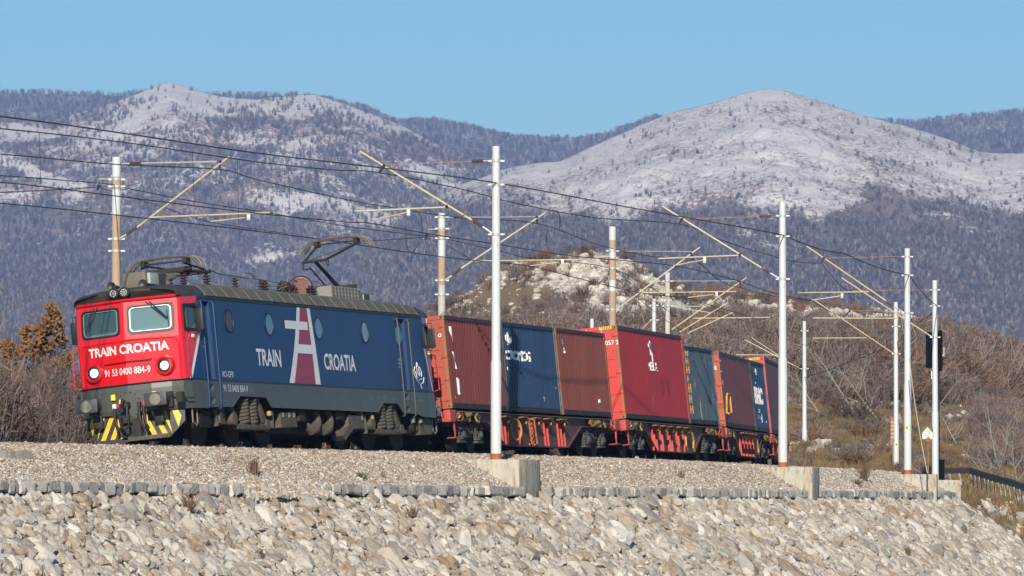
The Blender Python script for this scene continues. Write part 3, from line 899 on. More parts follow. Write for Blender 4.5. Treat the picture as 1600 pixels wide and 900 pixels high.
for k, (app, p, rot, sc, i) in enumerate(out[:300]):
    o = bpy.data.objects.new("stone", rs[i]); COL.objects.link(o); o.parent = slope
    o.matrix_basis = Matrix.Translation(p) @ rot.to_4x4() @ Matrix.Diagonal((*sc, 1))
rest = out[300:]
sp = [proto("pitching_stone_%d" % i, rs[i]) for i in range(14)]
# one scatter per prototype keeps every stone's own turn
scatter("pitching", [t[1] for t in rest], [tuple(t[2].to_euler('XYZ')) for t in rest], [tuple(t[3]) for t in rest], sp, parent=slope)

# kerb of set stones along the top of the slope
M_KERB = ramp_mat("kerb_stone", [(.46, .43, .38), (.35, .335, .31), (.58, .54, .48), (.42, .395, .36), (.29, .28, .265), (.52, .48, .42)], .9, .9, [(5., .55, .15, (.16, .15, .14), .55)])
kerb = link("kerb", MB().box(-.05, .05, -.05, .05, -.05, 0).mesh("kerb", M_KERB), kind="structure")
ko = tpt(0, kerb_lat(0), kerb_z(0) - .2); kerb.location = ko
km = []
for i in range(6):
    m = MB(); m.box(-.5, .5, -.5, .5, -.5, .5, .22); me = m.mesh("kerb_stone", M_KERB, False)
    r = random.Random(i)
    for v in me.vertices:
        v.co.x += r.uniform(-.05, .05); v.co.y += r.uniform(-.05, .05); v.co.z += r.uniform(-.07, .05)
        if v.co.z < 0: v.co.x *= .9
    km.append(me)
GAP = [(PSL[i][0] - .85, PSL[i][0] + 1.25) for i in range(4)]
s = -34.0; kk = 0; krest = []
while s < 128:
    L_ = R_.uniform(.22, .62) * float(np.interp(s, [0, 20, 60, 110], [1, 1.15, 1.6, 1.8]))
    x, y, a, h = tr(s + L_ / 2); K = kerb_lat(s + L_ / 2); kz = kerb_z(s + L_ / 2)
    X = x + K * math.sin(a); Y = y - K * math.cos(a); u = 800 + F * X / Y
    buried = 370 < u < 500
    if not any(g[0] < s + L_ / 2 < g[1] for g in GAP) and not (buried and R_.random() < .93):
        hgt = .27 * R_.uniform(.85, 1.1)
        M = Matrix.Translation((X, Y, kz - hgt / 2 + R_.uniform(-.01, .015))) @ Matrix.Rotation(a + R_.gauss(-.10, .12), 4, 'Z') @ Matrix.Rotation(R_.gauss(0, .03), 4, 'Y') @ Matrix.Diagonal((L_ * 1.02, R_.uniform(.28, .42), hgt, 1))
        if kk < 300 and u > -30:
            o = bpy.data.objects.new("kerb_stone", km[R_.randrange(6)]); COL.objects.link(o); o.parent = kerb; o.matrix_basis = Matrix.Translation(-ko) @ M; kk += 1
        else: krest.append(M)
    s += L_ - .01
m = MB()
for M in krest:
    me = km[R_.randrange(6)]; m.add([M @ v.co for v in me.vertices], [tuple(p.vertices) for p in me.polygons])
o = m.obj("kerb_stone_row", M_KERB, kerb, False, kind="stuff"); o.matrix_parent_inverse = Matrix.Translation(-ko)

# concrete mast foundations
M_FND = mat("foundation_concrete", (.36, .335, .285), .9, col2=(.47, .44, .38), scale=2.2, bump=.3, spots=[((.30, .19, .09), 2.5, .47, .16, (1.4, 1.4, .22)), ((.17, .145, .12), 5, .52, .12, (1.5, 1.5, .35)), ((.10, .09, .07), 12, .62, .08)])
for i, (lab, ext) in enumerate([("pale rust-streaked concrete block under the nearest thick white mast", .93), ("concrete block under the second white mast, at the far end of the train", 1.06),
                                ("concrete block under the tall white mast beside the kilometre sign", 1.1), ("low mossy concrete block beyond the kilometre sign, under the rightmost mast", 1.08)]):
    s0, l0 = PSL[i]; z1 = PS[i].z
    M = Matrix.Translation(tpt(s0, l0, z1)) @ Matrix.Rotation(tr(s0)[2], 4, 'Z')
    m = MB(); w = (.8, 1.2) if i == 0 else (.75, .8)
    m.box(-w[0], w[1], -ext, 1.9 + .5 * (i == 2), -1.35, 0, .025)
    m.obj("mast_foundation", M_FND, None, True, label=lab, cat="foundation", mw=M)
p0 = at(5, 704, 131.0)
M = Matrix.Translation(p0) @ Matrix.Rotation(1.18, 4, 'Z')
MB().box(-.2, 1.4, 0, 3.2, -1.3, 0, .025).obj("mast_foundation", M_FND, None, True, label="concrete block cut by the left edge of the picture, before the kerb", cat="foundation", mw=M)

# ================================================================== MASTS, CANTILEVERS, WIRES
M_MAST = mat("mast_white_paint", (.52, .545, .55), .5, var=.04, scale=3, spots=[((.36, .34, .30), 7, .60, .08, (1, 1, .22)), ((.30, .20, .12), 13, .68, .05, (1, 1, .3))])
M_BASE = mat("mast_rust_foot", (.30, .10, .035), .8, var=.3, scale=20)
M_OLD = mat("mast_concrete_brown", (.33, .23, .155), .85, col2=(.42, .32, .23), scale=4, stretch=(1, 1, .3), bump=.2)
M_GREY = mat("mast_concrete_grey", (.42, .41, .38), .85, var=.12, scale=4, bump=.2)
M_STEEL = mat("galvanised_steel", (.45, .46, .44), .55, .3, var=.12, scale=10)
M_TUBE = mat("cantilever_tube_ochre", (.42, .31, .16), .6, .1, col2=(.50, .44, .30), scale=3)
M_TUBEP = mat("cantilever_tube_pale", (.50, .49, .42), .6, .1, col2=(.44, .36, .22), scale=3)
M_RROD = mat("rusty_tie_rod", (.33, .19, .08), .8, var=.3, scale=8)
M_INS = mat("brown_insulator", (.10, .045, .02), .35, var=.2)
M_WIRE = mat("dark_wire", (.035, .035, .038), .7)
M_YEL = mat("yellow_plate", (.75, .55, .02), .5)
M_WHT = mat("white_plate", (.75, .75, .73), .5)
M_BLK = mat("black_part", (.015, .015, .017), .6)
M_INK = mat("black_print", (.02, .02, .02), .7)


def wdir(P, sl):
    a = tr(sl)[2]; return Vector((math.sin(a), -math.cos(a), 0))


def on_plane(P, n, u, v):
    """the world point on the vertical plane through P that contains direction n, seen at (u, v)"""
    nn = Vector((n.y, -n.x, 0)); r = Vector(((u - 800) / F, 1, (YH - v) / F))
    return r * (nn.dot(P) / nn.dot(r))


def insulator(mb, p, q, r=.055, n=7):
    d = q - p; L = d.length; d = d / L
    pr = [(.018, 0)]
    for i in range(n):
        t = (i + .5) / n * L
        pr += [(.022, t - L / n * .35), (r, t - L / n * .08), (r, t + L / n * .08), (.022, t + L / n * .35)]
    mb.lathe(pr + [(.018, L)], p, d, 10)


def mast(kind, P, s, H, r0, r1, joint, label, segs, parts, group=None, foot=True, plates=(), collar=(), sides=16):
    """segs: (from height, to height, material) for the shaft; parts: cantilever given by picture positions on the mast's own plane"""
    top = P + Vector((0, 0, H)); n = wdir(P, s)
    t = thing(kind, label, "mast", Matrix.Translation(P), group)
    I = Matrix.Translation(-P)
    def rr(h): return r0 if h <= joint - .06 else (r1 + (r0 * .86 - r1) * (H - h) / (H - joint) if joint < H else r0)
    names = {}
    for (h0, h1, m_) in segs:
        cuts = sorted({h0, h1} | {c for c in (joint - .06, joint + .06) if h0 < c < h1})
        prf = []
        for c in cuts:
            if abs(c - (joint - .06)) < 1e-6: prf.append((r0, c))
            elif abs(c - (joint + .06)) < 1e-6: prf.append((rr(joint + .07), c))
            else: prf.append((rr(c), c))
        MB().lathe(prf, (0, 0, 0), (0, 0, 1), sides).obj("shaft", m_, t)
    if foot: MB().lathe([(r0 * 1.05, 0), (r0 * 1.05, .16)], (0, 0, 0), (0, 0, 1), 16).obj("foot_ring", M_BASE, t)
    for z in collar:
        h = (YH - z) / F * P.y - P.z
        m = MB(); m.lathe([(rr(h) + .015, 0), (rr(h) + .015, .07)], (0, 0, h - .035), (0, 0, 1), 14); m.box(-rr(h) - .1, rr(h) + .12, -.03, .03, h - .025, h + .025); m.obj("collar", M_STEEL, t)
    for (u, v, w, hh, kind_) in plates:
        p = on_plane(P, Vector((1, 0, 0)), u, v) - P; y = -r0 - .012
        px = F / P.y
        m = MB(); m.box(p.x - w / 2 / px, p.x + w / 2 / px, y - .004, y + .03, p.z - hh * .5 / px, p.z + hh * .5 / px); o = m.obj("warning_plate", M_YEL, t)
        m = MB(); c = p.z
        m.prism([(p.x - .3 * w / px, c - .3 * hh / px), (p.x + .3 * w / px, c - .3 * hh / px), (p.x, c + .32 * hh / px)], 'y', y - .009, y - .005); m.obj("warning_triangle", M_INK, o)
        m = MB(); m.box(p.x - w / 2 / px, p.x + w / 2 / px, y - .004, y + .03, p.z - 1.1 * hh / px, p.z - .55 * hh / px); m.obj("number_plate", M_WHT, t)
    for part in parts:
        k = part[0]; Q = lambda u, v: on_plane(P, n, u, v) - P
        a = Q(part[1], part[2]); b = Q(part[3], part[4])
        if k == "boom": MB().cyl(a, b, part[5], None, 9).obj("boom", part[6], t)
        elif k == "tie": MB().cyl(a, b, part[5], None, 6).obj("tie_rod", part[6], t)
        elif k == "reg": MB().cyl(a, b, part[5], None, 8).obj("registration_tube", part[6], t)
        elif k == "arm": MB().cyl(a, b, part[5], None, 8).obj("steady_arm", part[6], t)
        elif k == "bracket":
            m = MB(); m.box(a.x - .05, a.x + .05, a.y - .03, a.y + .03, min(a.z, b.z), max(a.z, b.z), .01); m.obj("drop_bracket", M_STEEL, t)
        elif k == "ins": m = MB(); insulator(m, a, b); m.obj("insulator", M_INS, t)
        elif k == "clamp":
            m = MB(); m.cyl(a, b, .03, None, 7); m.lathe([(.055, -.03), (.055, .03)], a, (b - a), 8); m.obj("messenger_clamp", M_BLK, t)
    return t


def white(i, u, top, base, label, parts, **k):
    P = PS[i]; s = PSL[i][0]; sc = F / P.y
    H = (base - top) / sc
    return mast("catenary_mast", P, s, H, k.pop("r0", .145), k.pop("r1", .105), k.pop("joint", 2.66), label, [(.0, H, M_MAST)], parts, "white steel masts on the camera side of the line", **k)


white(0, 775, 228, 718, "nearest and thickest white mast, its foot on the concrete block before the containers", [
    ("tie", 771, 251, 601, 257, .012, M_RROD), ("ins", 755, 251, 737, 252), ("tie", 771, 251, 755, 251, .022, M_STEEL), ("boom", 562, 236, 739, 345, .032, M_TUBE), ("ins", 737, 343, 755, 354.5),
    ("boom", 754, 354, 771, 366, .03, M_STEEL), ("reg", 554, 330, 698, 323.5, .027, M_TUBEP), ("arm", 582, 344, 635, 332, .022, M_TUBE), ("bracket", 638, 327, 638, 337), ("clamp", 600, 259, 592, 270), ("clamp", 698, 322, 700, 324)],
    collar=(251, 288, 366), joint=2.66)
white(1, 1223, 315, 730, "white mast standing at the end of the train, beside its last container", [
    ("tie", 1220, 337.5, 1066, 342, .012, M_RROD), ("ins", 1205, 337.5, 1187, 338), ("boom", 1035, 322, 1191, 419, .03, M_TUBEP), ("ins", 1189, 418, 1204, 427), ("boom", 1203, 426.5, 1220, 436, .028, M_STEEL),
    ("reg", 1029, 404, 1155, 399, .025, M_TUBEP), ("bracket", 1101, 402, 1101, 411), ("arm", 1052, 415, 1099, 406.5, .02, M_TUBE), ("clamp", 1066, 342, 1061, 350), ("clamp", 1156, 398, 1157, 400)],
    collar=(337, 369, 436), joint=3.5)
white(2, 1418, 388, 741, "tall white mast left of the kilometre sign, yellow warning plate on it", [
    ("tie", 1414, 401, 1288, 403, .012, M_RROD), ("ins", 1404, 401, 1386, 401.5), ("boom", 1260.5, 384.5, 1386, 471, .03, M_TUBE), ("ins", 1384, 470, 1397, 478.5), ("boom", 1396, 478, 1413, 489, .027, M_STEEL),
    ("reg", 1249, 457.5, 1358, 456, .024, M_TUBE), ("bracket", 1316, 458.5, 1316, 466), ("arm", 1269, 469, 1313, 462.5, .02, M_STEEL), ("clamp", 1288, 403, 1284, 410)],
    collar=(401, 430, 489), joint=3.4, plates=[(1416.5, 668, 5, 6, "w")])
white(3, 1461, 438, 750, "rightmost white mast, black signal behind its shaft", [
    ("tie", 1457, 453, 1330, 454, .012, M_RROD), ("boom", 1315, 434, 1457, 527, .03, M_TUBE), ("reg", 1270, 497, 1402, 497.5, .024, M_TUBEP), ("clamp", 1330, 454, 1326, 460)],
    collar=(453, 478, 527), joint=2.9, foot=False)
white(4, 1400, 472, 741, "thinner white mast close to the left of the tall one, yellow warning plate on it", [
    ("tie", 1398, 486.5, 1328, 485, .012, M_RROD), ("boom", 1272, 468.7, 1397, 553, .028, M_TUBE), ("reg", 1270, 528.5, 1354, 528, .024, M_TUBEP), ("clamp", 1328, 486, 1322, 492)],
    collar=(487, 510, 553, 730), joint=2.5, foot=False, plates=[(1400, 694, 4, 5, "w")], r0=.14)
# the far white mast beyond the last wagon
P6 = at(1257, 727, 330.0); H6 = (YH - 502) / F * 330 - P6.z
mast("catenary_mast", P6, 188, H6, .145, .10, 2.0, "far white mast right of the last wagon, standing before the grassy slope", [(0, H6, M_MAST)], [
    ("boom", 1164, 531, 1252, 577, .028, M_TUBEP), ("reg", 1150, 554.5, 1219, 555, .024, M_TUBEP), ("boom", 1175, 528, 1219, 557, .02, M_TUBEP), ("ins", 1240, 571, 1250, 576), ("tie", 1254, 517, 1180, 522, .012, M_WIRE), ("clamp", 1250, 574, 1253, 580)],
    "white steel masts on the camera side of the line", foot=False, collar=(517, 576))

# masts beyond the second track, brown-stained concrete
def farmast(u, top, Z, s, label, segpix, parts, r0=.125, r1=.09, kind="catenary_mast", zb=.9, joint=99, collar=(), sides=14):
    P = Vector(((u - 800) / F * Z, Z, zb)); px = F / Z
    H = (YH - top) / px - zb
    hz = lambda v: max(0, min(H, (YH - v) / px - zb))
    segs = []; prev = 0
    for v, m_ in segpix:                       # from the foot upwards: (picture y where the band ends, material)
        h = hz(v); segs.append((prev, h, m_)); prev = h
    return mast(kind, P, s, H, r0, r1, min(joint, H + 1), label, segs, parts, "masts on the far side of the line", False, (), collar, sides)


farmast(181, 245, 166, 20, "brown-stained mast rising behind the locomotive's front cab roof", [(337, M_OLD), (296, M_MAST), (276, M_OLD), (245, M_MAST)], [
    ("tie", 189, 255.5, 338, 252, .02, M_STEEL), ("ins", 202, 255.2, 220, 254.7), ("tie", 222, 254.5, 338, 252.5, .018, M_TUBE), ("boom", 358, 244.4, 214, 355, .032, M_TUBE), ("ins", 213, 355, 197, 367), ("boom", 198, 366, 184, 374, .03, M_STEEL),
    ("reg", 236, 339.5, 421, 332, .026, M_TUBE), ("arm", 329, 346, 382, 340, .022, M_TUBE), ("bracket", 388, 335, 388, 344), ("clamp", 344, 252, 342, 264), ("arm", 154, 279.5, 181, 280, .02, M_TUBE), ("clamp", 154, 290, 151, 297), ("tie", 155, 281, 153, 291, .008, M_WIRE)],
    collar=(280, 291, 373, 392))
farmast(690, 333, 199, 55, "brown-stained mast rising between the locomotive and the first container", [(446, M_GREY), (402, M_OLD), (375, M_MAST), (360, M_OLD), (333, M_MAST)], [
    ("tie", 695, 339.5, 839, 338.5, .012, M_STEEL), ("ins", 709, 339.4, 724, 339.3), ("boom", 851.6, 332.5, 721, 419, .032, M_TUBEP), ("ins", 720, 420, 706, 431), ("boom", 707, 430, 695, 438, .03, M_STEEL),
    ("reg", 742, 408, 908, 405.5, .025, M_TUBE), ("arm", 827, 415.5, 873, 410, .02, M_TUBE), ("bracket", 879, 405, 879, 414), ("clamp", 839, 339, 839, 349), ("arm", 668, 358, 690, 358.5, .014, M_STEEL), ("clamp", 667, 367, 664, 375)],
    collar=(339, 357, 372, 438, 460))
farmast(957, 354, 232, 88, "brown mast with white bands rising behind the red container", [(455, M_OLD), (438, M_MAST), (403, M_OLD), (388, M_MAST), (375, M_OLD), (354, M_MAST)], [
    ("tie", 963, 392, 1085, 393, .012, M_TUBE), ("ins", 972, 393, 990, 393.5), ("boom", 1094, 386, 975, 475, .032, M_TUBEP), ("boom", 976, 474, 963, 484, .028, M_STEEL), ("reg", 1003, 457.5, 1150, 455.5, .024, M_TUBE),
    ("arm", 1075, 465, 1115, 460, .02, M_TUBE), ("bracket", 1120, 456, 1120, 463), ("clamp", 1080, 396, 1084, 406), ("arm", 935, 401.5, 955, 401, .02, M_GREY)],
    collar=(392, 419, 484), r0=.14, r1=.12)
farmast(1043, 426, 262, 118, "pale concrete mast with black gear, behind the long red container", [(426, M_GREY)], [
    ("tie", 1050, 439, 1156, 439, .013, M_TUBEP), ("boom", 1166.5, 433.7, 1050, 515, .032, M_TUBE), ("reg", 1083, 497.5, 1203, 496, .026, M_TUBE), ("boom", 1134.6, 474.5, 1062, 519, .026, M_TUBE), ("boom", 1145.5, 488, 1074, 521, .024, M_TUBEP),
    ("tie", 1049, 478, 1094, 479, .02, M_STEEL), ("tie", 1050, 479, 1109, 488.5, .02, M_STEEL), ("clamp", 1047, 462, 1053, 470), ("clamp", 1047, 484, 1054, 496), ("clamp", 1050, 492, 1058, 494), ("clamp", 1156, 440, 1158, 450)],
    collar=(439, 464, 478), r0=.13, r1=.13, sides=4)
farmast(1022, 467, 285, 142, "slim white mast just left of the pale concrete one", [(467, M_MAST)], [("tie", 1018, 500, 1004, 513, .02, M_TUBEP), ("clamp", 1022, 465, 1022, 470)], collar=(477, 500), r0=.10, r1=.08)
farmast(925, 498, 300, 150, "short white mast top just above the roof edge of the brown container", [(498, M_MAST)], [], r0=.10, r1=.10)


# wires: nodes (u, v, distance); each span hangs between the points where it is held
def wire(label, nodes, r=.012, name="overhead_wire", sub=6):
    pts = [at(*n) for n in nodes]; out = []
    for i in range(len(pts) - 1):
        p0 = pts[max(i - 1, 0)]; p1 = pts[i]; p2 = pts[i + 1]; p3 = pts[min(i + 2, len(pts) - 1)]
        for k in range(sub):
            t = k / sub
            if nodes[i][0] > 1150 and nodes[i + 1][0] > 1150:      # short spans on the far curve: taut, kinked at every mast
                out.append(p1.lerp(p2, t) - Vector((0, 0, .10 * 4 * t * (1 - t)))); continue
            out.append(.5 * ((2 * p1) + (-p0 + p2) * t + (2 * p0 - 5 * p1 + 4 * p2 - p3) * t * t + (-p0 + 3 * p1 - 3 * p2 + p3) * t ** 3))
    out.append(pts[-1])
    # the wires run on out of the picture
    m = MB(); m.tube(out, r, 5)
    return m


WG = "overhead wires of the railway"
ZP = [p.y for p in PS]
dz = 3.0
for lab, nodes, r in [
    ("topmost wire crossing the whole sky side, held on the white masts' outer clamps", [(-400, 140, 105), (0, 181.5, 129), (200, 209, 142), (400, 238.7, 151), (600, 262.5, 158), (779, 286, ZP[0]), (1000, 327, 176), (1227, 368, ZP[1]), (1320, 396, 207), (1421, 430, ZP[2]), (1465, 478.5, ZP[3]), (1440, 500, 275), (1402, 535, ZP[4]), (1257, 590, 330)], .016),
    ("carrying wire through the tips of the near booms, second from the top at left", [(-400, 168, 108), (0, 200.5, 130), (200, 223, 143), (400, 252.5, 153), (520, 265, 160), (592, 269.5, 163.5), (720, 295, 172), (800, 316, 176), (930, 340, 184), (1061, 350, 193.5), (1130, 376, 200), (1200, 397.5, 213), (1284, 411, 227), (1325, 455, 260), (1335, 470, 270)], .013),
    ("carrying wire of the far track through the tips of the far booms", [(-400, 215, 110), (0, 240.5, 130), (173, 256, 152), (342, 264.5, 165), (400, 280, 169), (540, 311.5, 183), (618, 325, 190), (720, 340, 194), (839, 349, 198), (940, 384, 214), (1022, 401, 224), (1084, 406, 231), (1123, 437, 242), (1158, 450, 262), (1267, 470, 290)], .013),
    ("contact wire of the near track, held by the near steady arms", [(-400, 256, 108), (0, 284.5, 131), (180, 306, 146), (400, 333, 156), (540, 346.5, 161), (578, 348.5, 163), (680, 367, 169), (769.5, 380.5, 173), (900, 400.5, 183), (1052, 415, 193), (1158, 440, 204), (1269, 469, 227), (1320, 495, 262)], .013),
    ("contact wire touching the raised pantograph", [(-400, 290, 112), (0, 317.5, 135), (200, 338, 148), (400, 361, 158), (500, 373.5, 163), (526, 376.8, 164.5), (569, 384, 167), (670, 398.5, 178), (742, 407, 187), (830, 416, 197), (900, 434, 208), (1003, 458, 224), (1075, 466, 231), (1120, 480, 245), (1190, 500, 262)], .013),
    ("wire rising from the pantograph to the mast's black clamp behind the locomotive", [(565, 377, 168), (600, 375, 180), (664, 370.5, 198)], .011),
    ("feeder wire on the clamps of the far brown masts", [(-400, 248, 115), (0, 274, 138), (100, 281.5, 150), (174, 287.8, 165), (189, 292, 166.5), (300, 314, 172), (422, 333, 179), (540, 353, 190), (640, 366, 196), (686, 371, 199), (780, 392, 207), (832, 404, 212), (953, 419, 232), (1043, 464, 262)], .012),
    ("wire slanting up to the small black clamp at left of the leftmost mast", [(-300, 312, 130), (0, 300.5, 145), (151, 292.5, 165.5)], .011),
    ("thin wire falling right from the leftmost mast's black clamp", [(154, 293, 166), (250, 322, 168), (329, 347, 172), (450, 365, 180)], .009),
    ("thin wire falling from the second far mast's clamp to its steady arm", [(665, 372, 199), (700, 385, 200), (740, 407, 201)], .009),
    ("pair of slanting stays right of the banded mast", [(938, 405, 231), (965, 425, 233), (1000, 455, 236), (1060, 497, 240)], .010),
    ("thin slanting wire low across the hill behind the containers", [(959, 432, 232), (990, 460, 236), (1040, 500, 245), (1075, 522, 250)], .009),
    ("wire crossing behind the long red container's top towards the far masts", [(1003, 458, 224), (1080, 470, 236), (1160, 500, 270), (1260, 540, 300)], .009),
    ("thin wire sinking from the concrete mast towards the last containers", [(1100, 480, 262), (1160, 505, 262), (1130, 540, 262), (1095, 552, 262)], .009),
    ("thin wire rising left to right above the grassy slope mast", [(1100, 548, 280), (1160, 520, 290), (1250, 470, 300), (1281, 462, 300)], .009),
    ("thin stay hanging from the tall mast down beside the kilometre sign", [(1421, 560, 222), (1431, 640, 221), (1449, 740, 220)], .016),
]:
    wire(lab, nodes, r * 1.1).obj("overhead_wire", M_WIRE if "stay hanging" not in lab else M_TUBE, None, True, label=lab, cat="wire", group=WG)
for lab, nodes in [
    ("looped jumper hanging between the wires right of the pantograph", [(648, 330, 172), (657, 335, 172), (659, 350, 172), (659, 364, 172)]),
    ("long jumper loop at the contact wire right of the pantograph", [(634, 352, 178), (634, 372, 178), (637, 388, 178), (642, 394, 178), (648, 390, 178), (654, 378, 178)]),
    ("jumper looping down just right of the nearest mast", [(866, 329, 182), (873, 333, 184), (875, 345, 186), (874, 360, 186)]),
    ("long jumper in front of the hill's left shoulder", [(855, 358, 200), (854, 378, 200), (857, 389, 200), (862, 393, 200), (868, 387, 200)])]:
    wire(lab, nodes, .015).obj("jumper_wire", M_WIRE, None, True, label=lab, cat="wire", group="hanging jumper wires")

# droppers between carrying and contact wires
for i, (u, v0, v1, Z) in enumerate([(60, 207, 291, 134), (300, 238, 320, 149), (370, 247, 360, 156), (450, 257, 339, 157), (1000, 346, 410, 189), (1175, 390, 445, 208)]):
    MB().cyl(at(u, v0, Z), at(u + 3, v1, Z), .006, None, 5).obj("dropper", M_WIRE, None, True, label="thin upright dropper between two overhead wires, " + ["leftmost", "above the leftmost mast's boom", "left of the locomotive's middle", "above the locomotive's big letter", "right of the banded brown mast", "left of the second white mast"][i], cat="wire", group="droppers")

# kilometre sign
Zs = 221.0; P = at(1450, 740, Zs); px = F / Zs
t = thing("kilometre_sign", "white pentagon kilometre sign reading 25 700 on a rusty post", "sign", Matrix.Translation(P))
hz = lambda v: (740 - v) / px
hx = lambda u: (u - 1450) / px
MB().cyl((0, 0, 0), (0, 0, hz(680)), .03, None, 8).obj("post", mat("rusty_post", (.24, .12, .06), .8, var=.3), t)
o = MB().prism([(hx(1441), hz(686)), (hx(1457), hz(686)), (hx(1457), hz(677)), (hx(1449), hz(667.5)), (hx(1441), hz(677))], 'y', -.05, -.03).obj("face", mat("sign_cream", (.78, .74, .60), .6, var=.06), t)
MB().box(hx(1440), hx(1457.5), -.028, -.01, hz(686.3), hz(667)).obj("backing_board", mat("board_grey", (.10, .11, .10), .8), t)
M_RED = mat("sign_red", (.45, .05, .02), .6)
for tx, x0, x1, z0, z1 in (("25", 1446, 1453, 678, 673), ("700", 1444.5, 1453.5, 685, 680)):
    m = MB(); strips(m, text_polys(tx, (x1 - x0) / px, (z0 - z1) / px, .01), [], lambda a, b: (hx(x0) + a, -.053, hz(z0) + b)); m.obj("numerals", M_RED, t, False)
MB().lathe([(.09, 0), (.09, .03)], (0, -.04, hz(687)), (0, -1, 0), 10).obj("bracket", mat("rusty_post", (0, 0, 0)), t)

# signal seen from behind
M_SIG = mat("signal_matt_black", (.006, .006, .007), .95, spec=.05)
Zs = 262.0; P = at(1463, 756, Zs); px = F / Zs; zz_ = lambda v: (756 - v) / px; xx_ = lambda u: (u - 1463) / px
t = thing("railway_signal", "black railway signal seen from behind the rightmost mast", "signal", Matrix.Translation(P))
MB().box(xx_(1447), xx_(1473), 0, .12, zz_(575), zz_(519), .04).obj("backboard", M_SIG, t)
m = MB(); m.box(xx_(1466), xx_(1472), -.25, 0, zz_(580), zz_(516), .03); m.obj("hood", M_SIG, t)
MB().cyl((xx_(1465), .06, 0), (xx_(1465), .06, zz_(560)), .10, None, 10).obj("post", M_BLK, t)
MB().box(xx_(1455), xx_(1459), -.02, 0, zz_(592), zz_(580)).obj("number_plate", M_WHT, t)
m = MB(); m.cyl((xx_(1475), 0, zz_(556)), (xx_(1475), 0, zz_(543)), .03, None, 8); m.box(xx_(1470), xx_(1475), -.02, .02, zz_(556), zz_(554)); m.obj("ladder_stub", M_STEEL, t)
MB().box(xx_(1466), xx_(1475), -.3, .3, 0, zz_(718), .03).obj("relay_box", M_SIG, t)

# striped marker beside the thin mast
Zs = 290.0; P = at(1395, 742, Zs); px = F / Zs
t = thing("marker_post", "narrow orange and cream striped marker post left of the thin mast", "marker post", Matrix.Translation(P))
ms = [mat("marker_orange", (.34, .12, .05), .7, var=.2), mat("marker_cream", (.36, .30, .21), .7, var=.2)]
for i in range(13):
    MB().box(-.11, .07, -.02, .02, (742 - 691) / px + i * .093, (742 - 691) / px + i * .093 + .091).obj("band", ms[0] if i in (0, 11, 12) or i % 2 else ms[1], t)
MB().cyl((0, .04, 0), (0, .04, (742 - 654) / px), .025, None, 6).obj("post", M_RROD, t)

# cable duct on concrete supports, lower right
M_DUCT = mat("dark_duct_concrete", (.055, .05, .05), .9, var=.3, scale=5); M_DUCTT = mat("duct_lid", (.14, .105, .085), .9, var=.2, scale=5)
t = thing("cable_duct", "long dark cable duct on short pale supports bending down at the right", "cable duct", Matrix.Translation(at(1480, 745, 280)))
dp = [(1370, 735, 292), (1418, 734, 290), (1475, 732.5, 285), (1514, 732, 282), (1535, 739, 276), (1556, 745, 270), (1580, 751, 262), (1610, 762, 254), (1680, 785, 235)]
o0 = at(1480, 745, 280)
def strip3(pts, w, h0, h1):
    m = MB(); q = []
    for p in pts: q += [p + Vector((0, 0, h0)), p + Vector((0, w, h0)), p + Vector((0, w, h1)), p + Vector((0, 0, h1))]
    m.v = [tuple(v) for v in q]
    for i in range(len(pts) - 1):
        for j in range(4): m.f.append((i * 4 + j, i * 4 + (j + 1) % 4, i * 4 + 4 + (j + 1) % 4, i * 4 + 4 + j)); m.m.append(0)
    m.f += [(0, 1, 2, 3), (len(q) - 4, len(q) - 3, len(q) - 2, len(q) - 1)]; m.m += [0, 0]
    return m
dpp = [at(*d) - o0 for d in dp]
strip3(dpp, .7, -.24, 0).obj("trough", M_DUCT, t, False)
strip3([p + Vector((0, -.03, .004)) for p in dpp], .76, 0, .07).obj("lid", M_DUCTT, t, False)
M_SUP = mat("duct_support", (.33, .30, .25), .9, var=.2)
for i in range(len(dpp) - 1):
    for f_ in ((.15, .45, .75) if i > 2 else (.2, .6)):
        p = dpp[i].lerp(dpp[i + 1], f_)
        m = MB(); m.tube([p + Vector((0, -.05, -.23)), p + Vector((.02, -.06, -.35)), p + Vector((.08, -.05, -.55)), p + Vector((.12, -.05, -.8))], [.06, .045, .035, .03], 6); m.obj("support", M_SUP, t)

# ================================================================== LOCOMOTIVE
LM = frame(9.2, 10.3)
loco = thing("electric_locomotive", "red-nosed dark blue electric locomotive at the head of the train, one pantograph raised", "locomotive", LM)
M_REDP = mat("red_gloss_paint", (.58, .006, .012), .22, var=.06, scale=1.5, coat=.6, spots=[((.30, .01, .01), 14, .70, .08, (1, 1, .3))])
M_CRIM = mat("crimson_stripe", (.27, .008, .04), .4, var=.06, scale=3)
M_BLUE = mat("loco_blue_paint", (.006, .038, .125), .5, var=.10, scale=1.1, stretch=(.4, 1, 1), spots=[((.03, .05, .09), 3, .60, .2, (.5, 1, .12)), ((.10, .09, .08), 22, .72, .05)])
M_SKIRT = mat("loco_grey_paint", (.062, .070, .062), .45, var=.12, scale=2, spots=[((.11, .09, .07), 4, .55, .2, (.6, 1, .4))])
M_WSTR = mat("white_livery_print", (.66, .68, .68), .45, var=.04)
M_ROOF = mat("roof_dusty_dark", (.055, .050, .040), .75, col2=(.095, .085, .065), scale=3, bump=.1)
M_ROOFP = mat("roof_panel_olive", (.085, .078, .055), .7, col2=(.12, .108, .08), scale=2.5, bump=.1)
M_ROOFH = mat("cab_hood_black", (.028, .027, .026), .5, col2=(.06, .05, .04), scale=3)
M_UND = mat("underframe_grime", (.055, .048, .038), .85, col2=(.11, .093, .072), scale=5, bump=.2)
M_UNDD = mat("underframe_dark", (.022, .020, .018), .85, var=.3, scale=6)
M_RUB = mat("window_rubber", (.012, .012, .013), .5)
M_INSK = mat("roof_insulator", (.045, .018, .014), .3, var=.2)
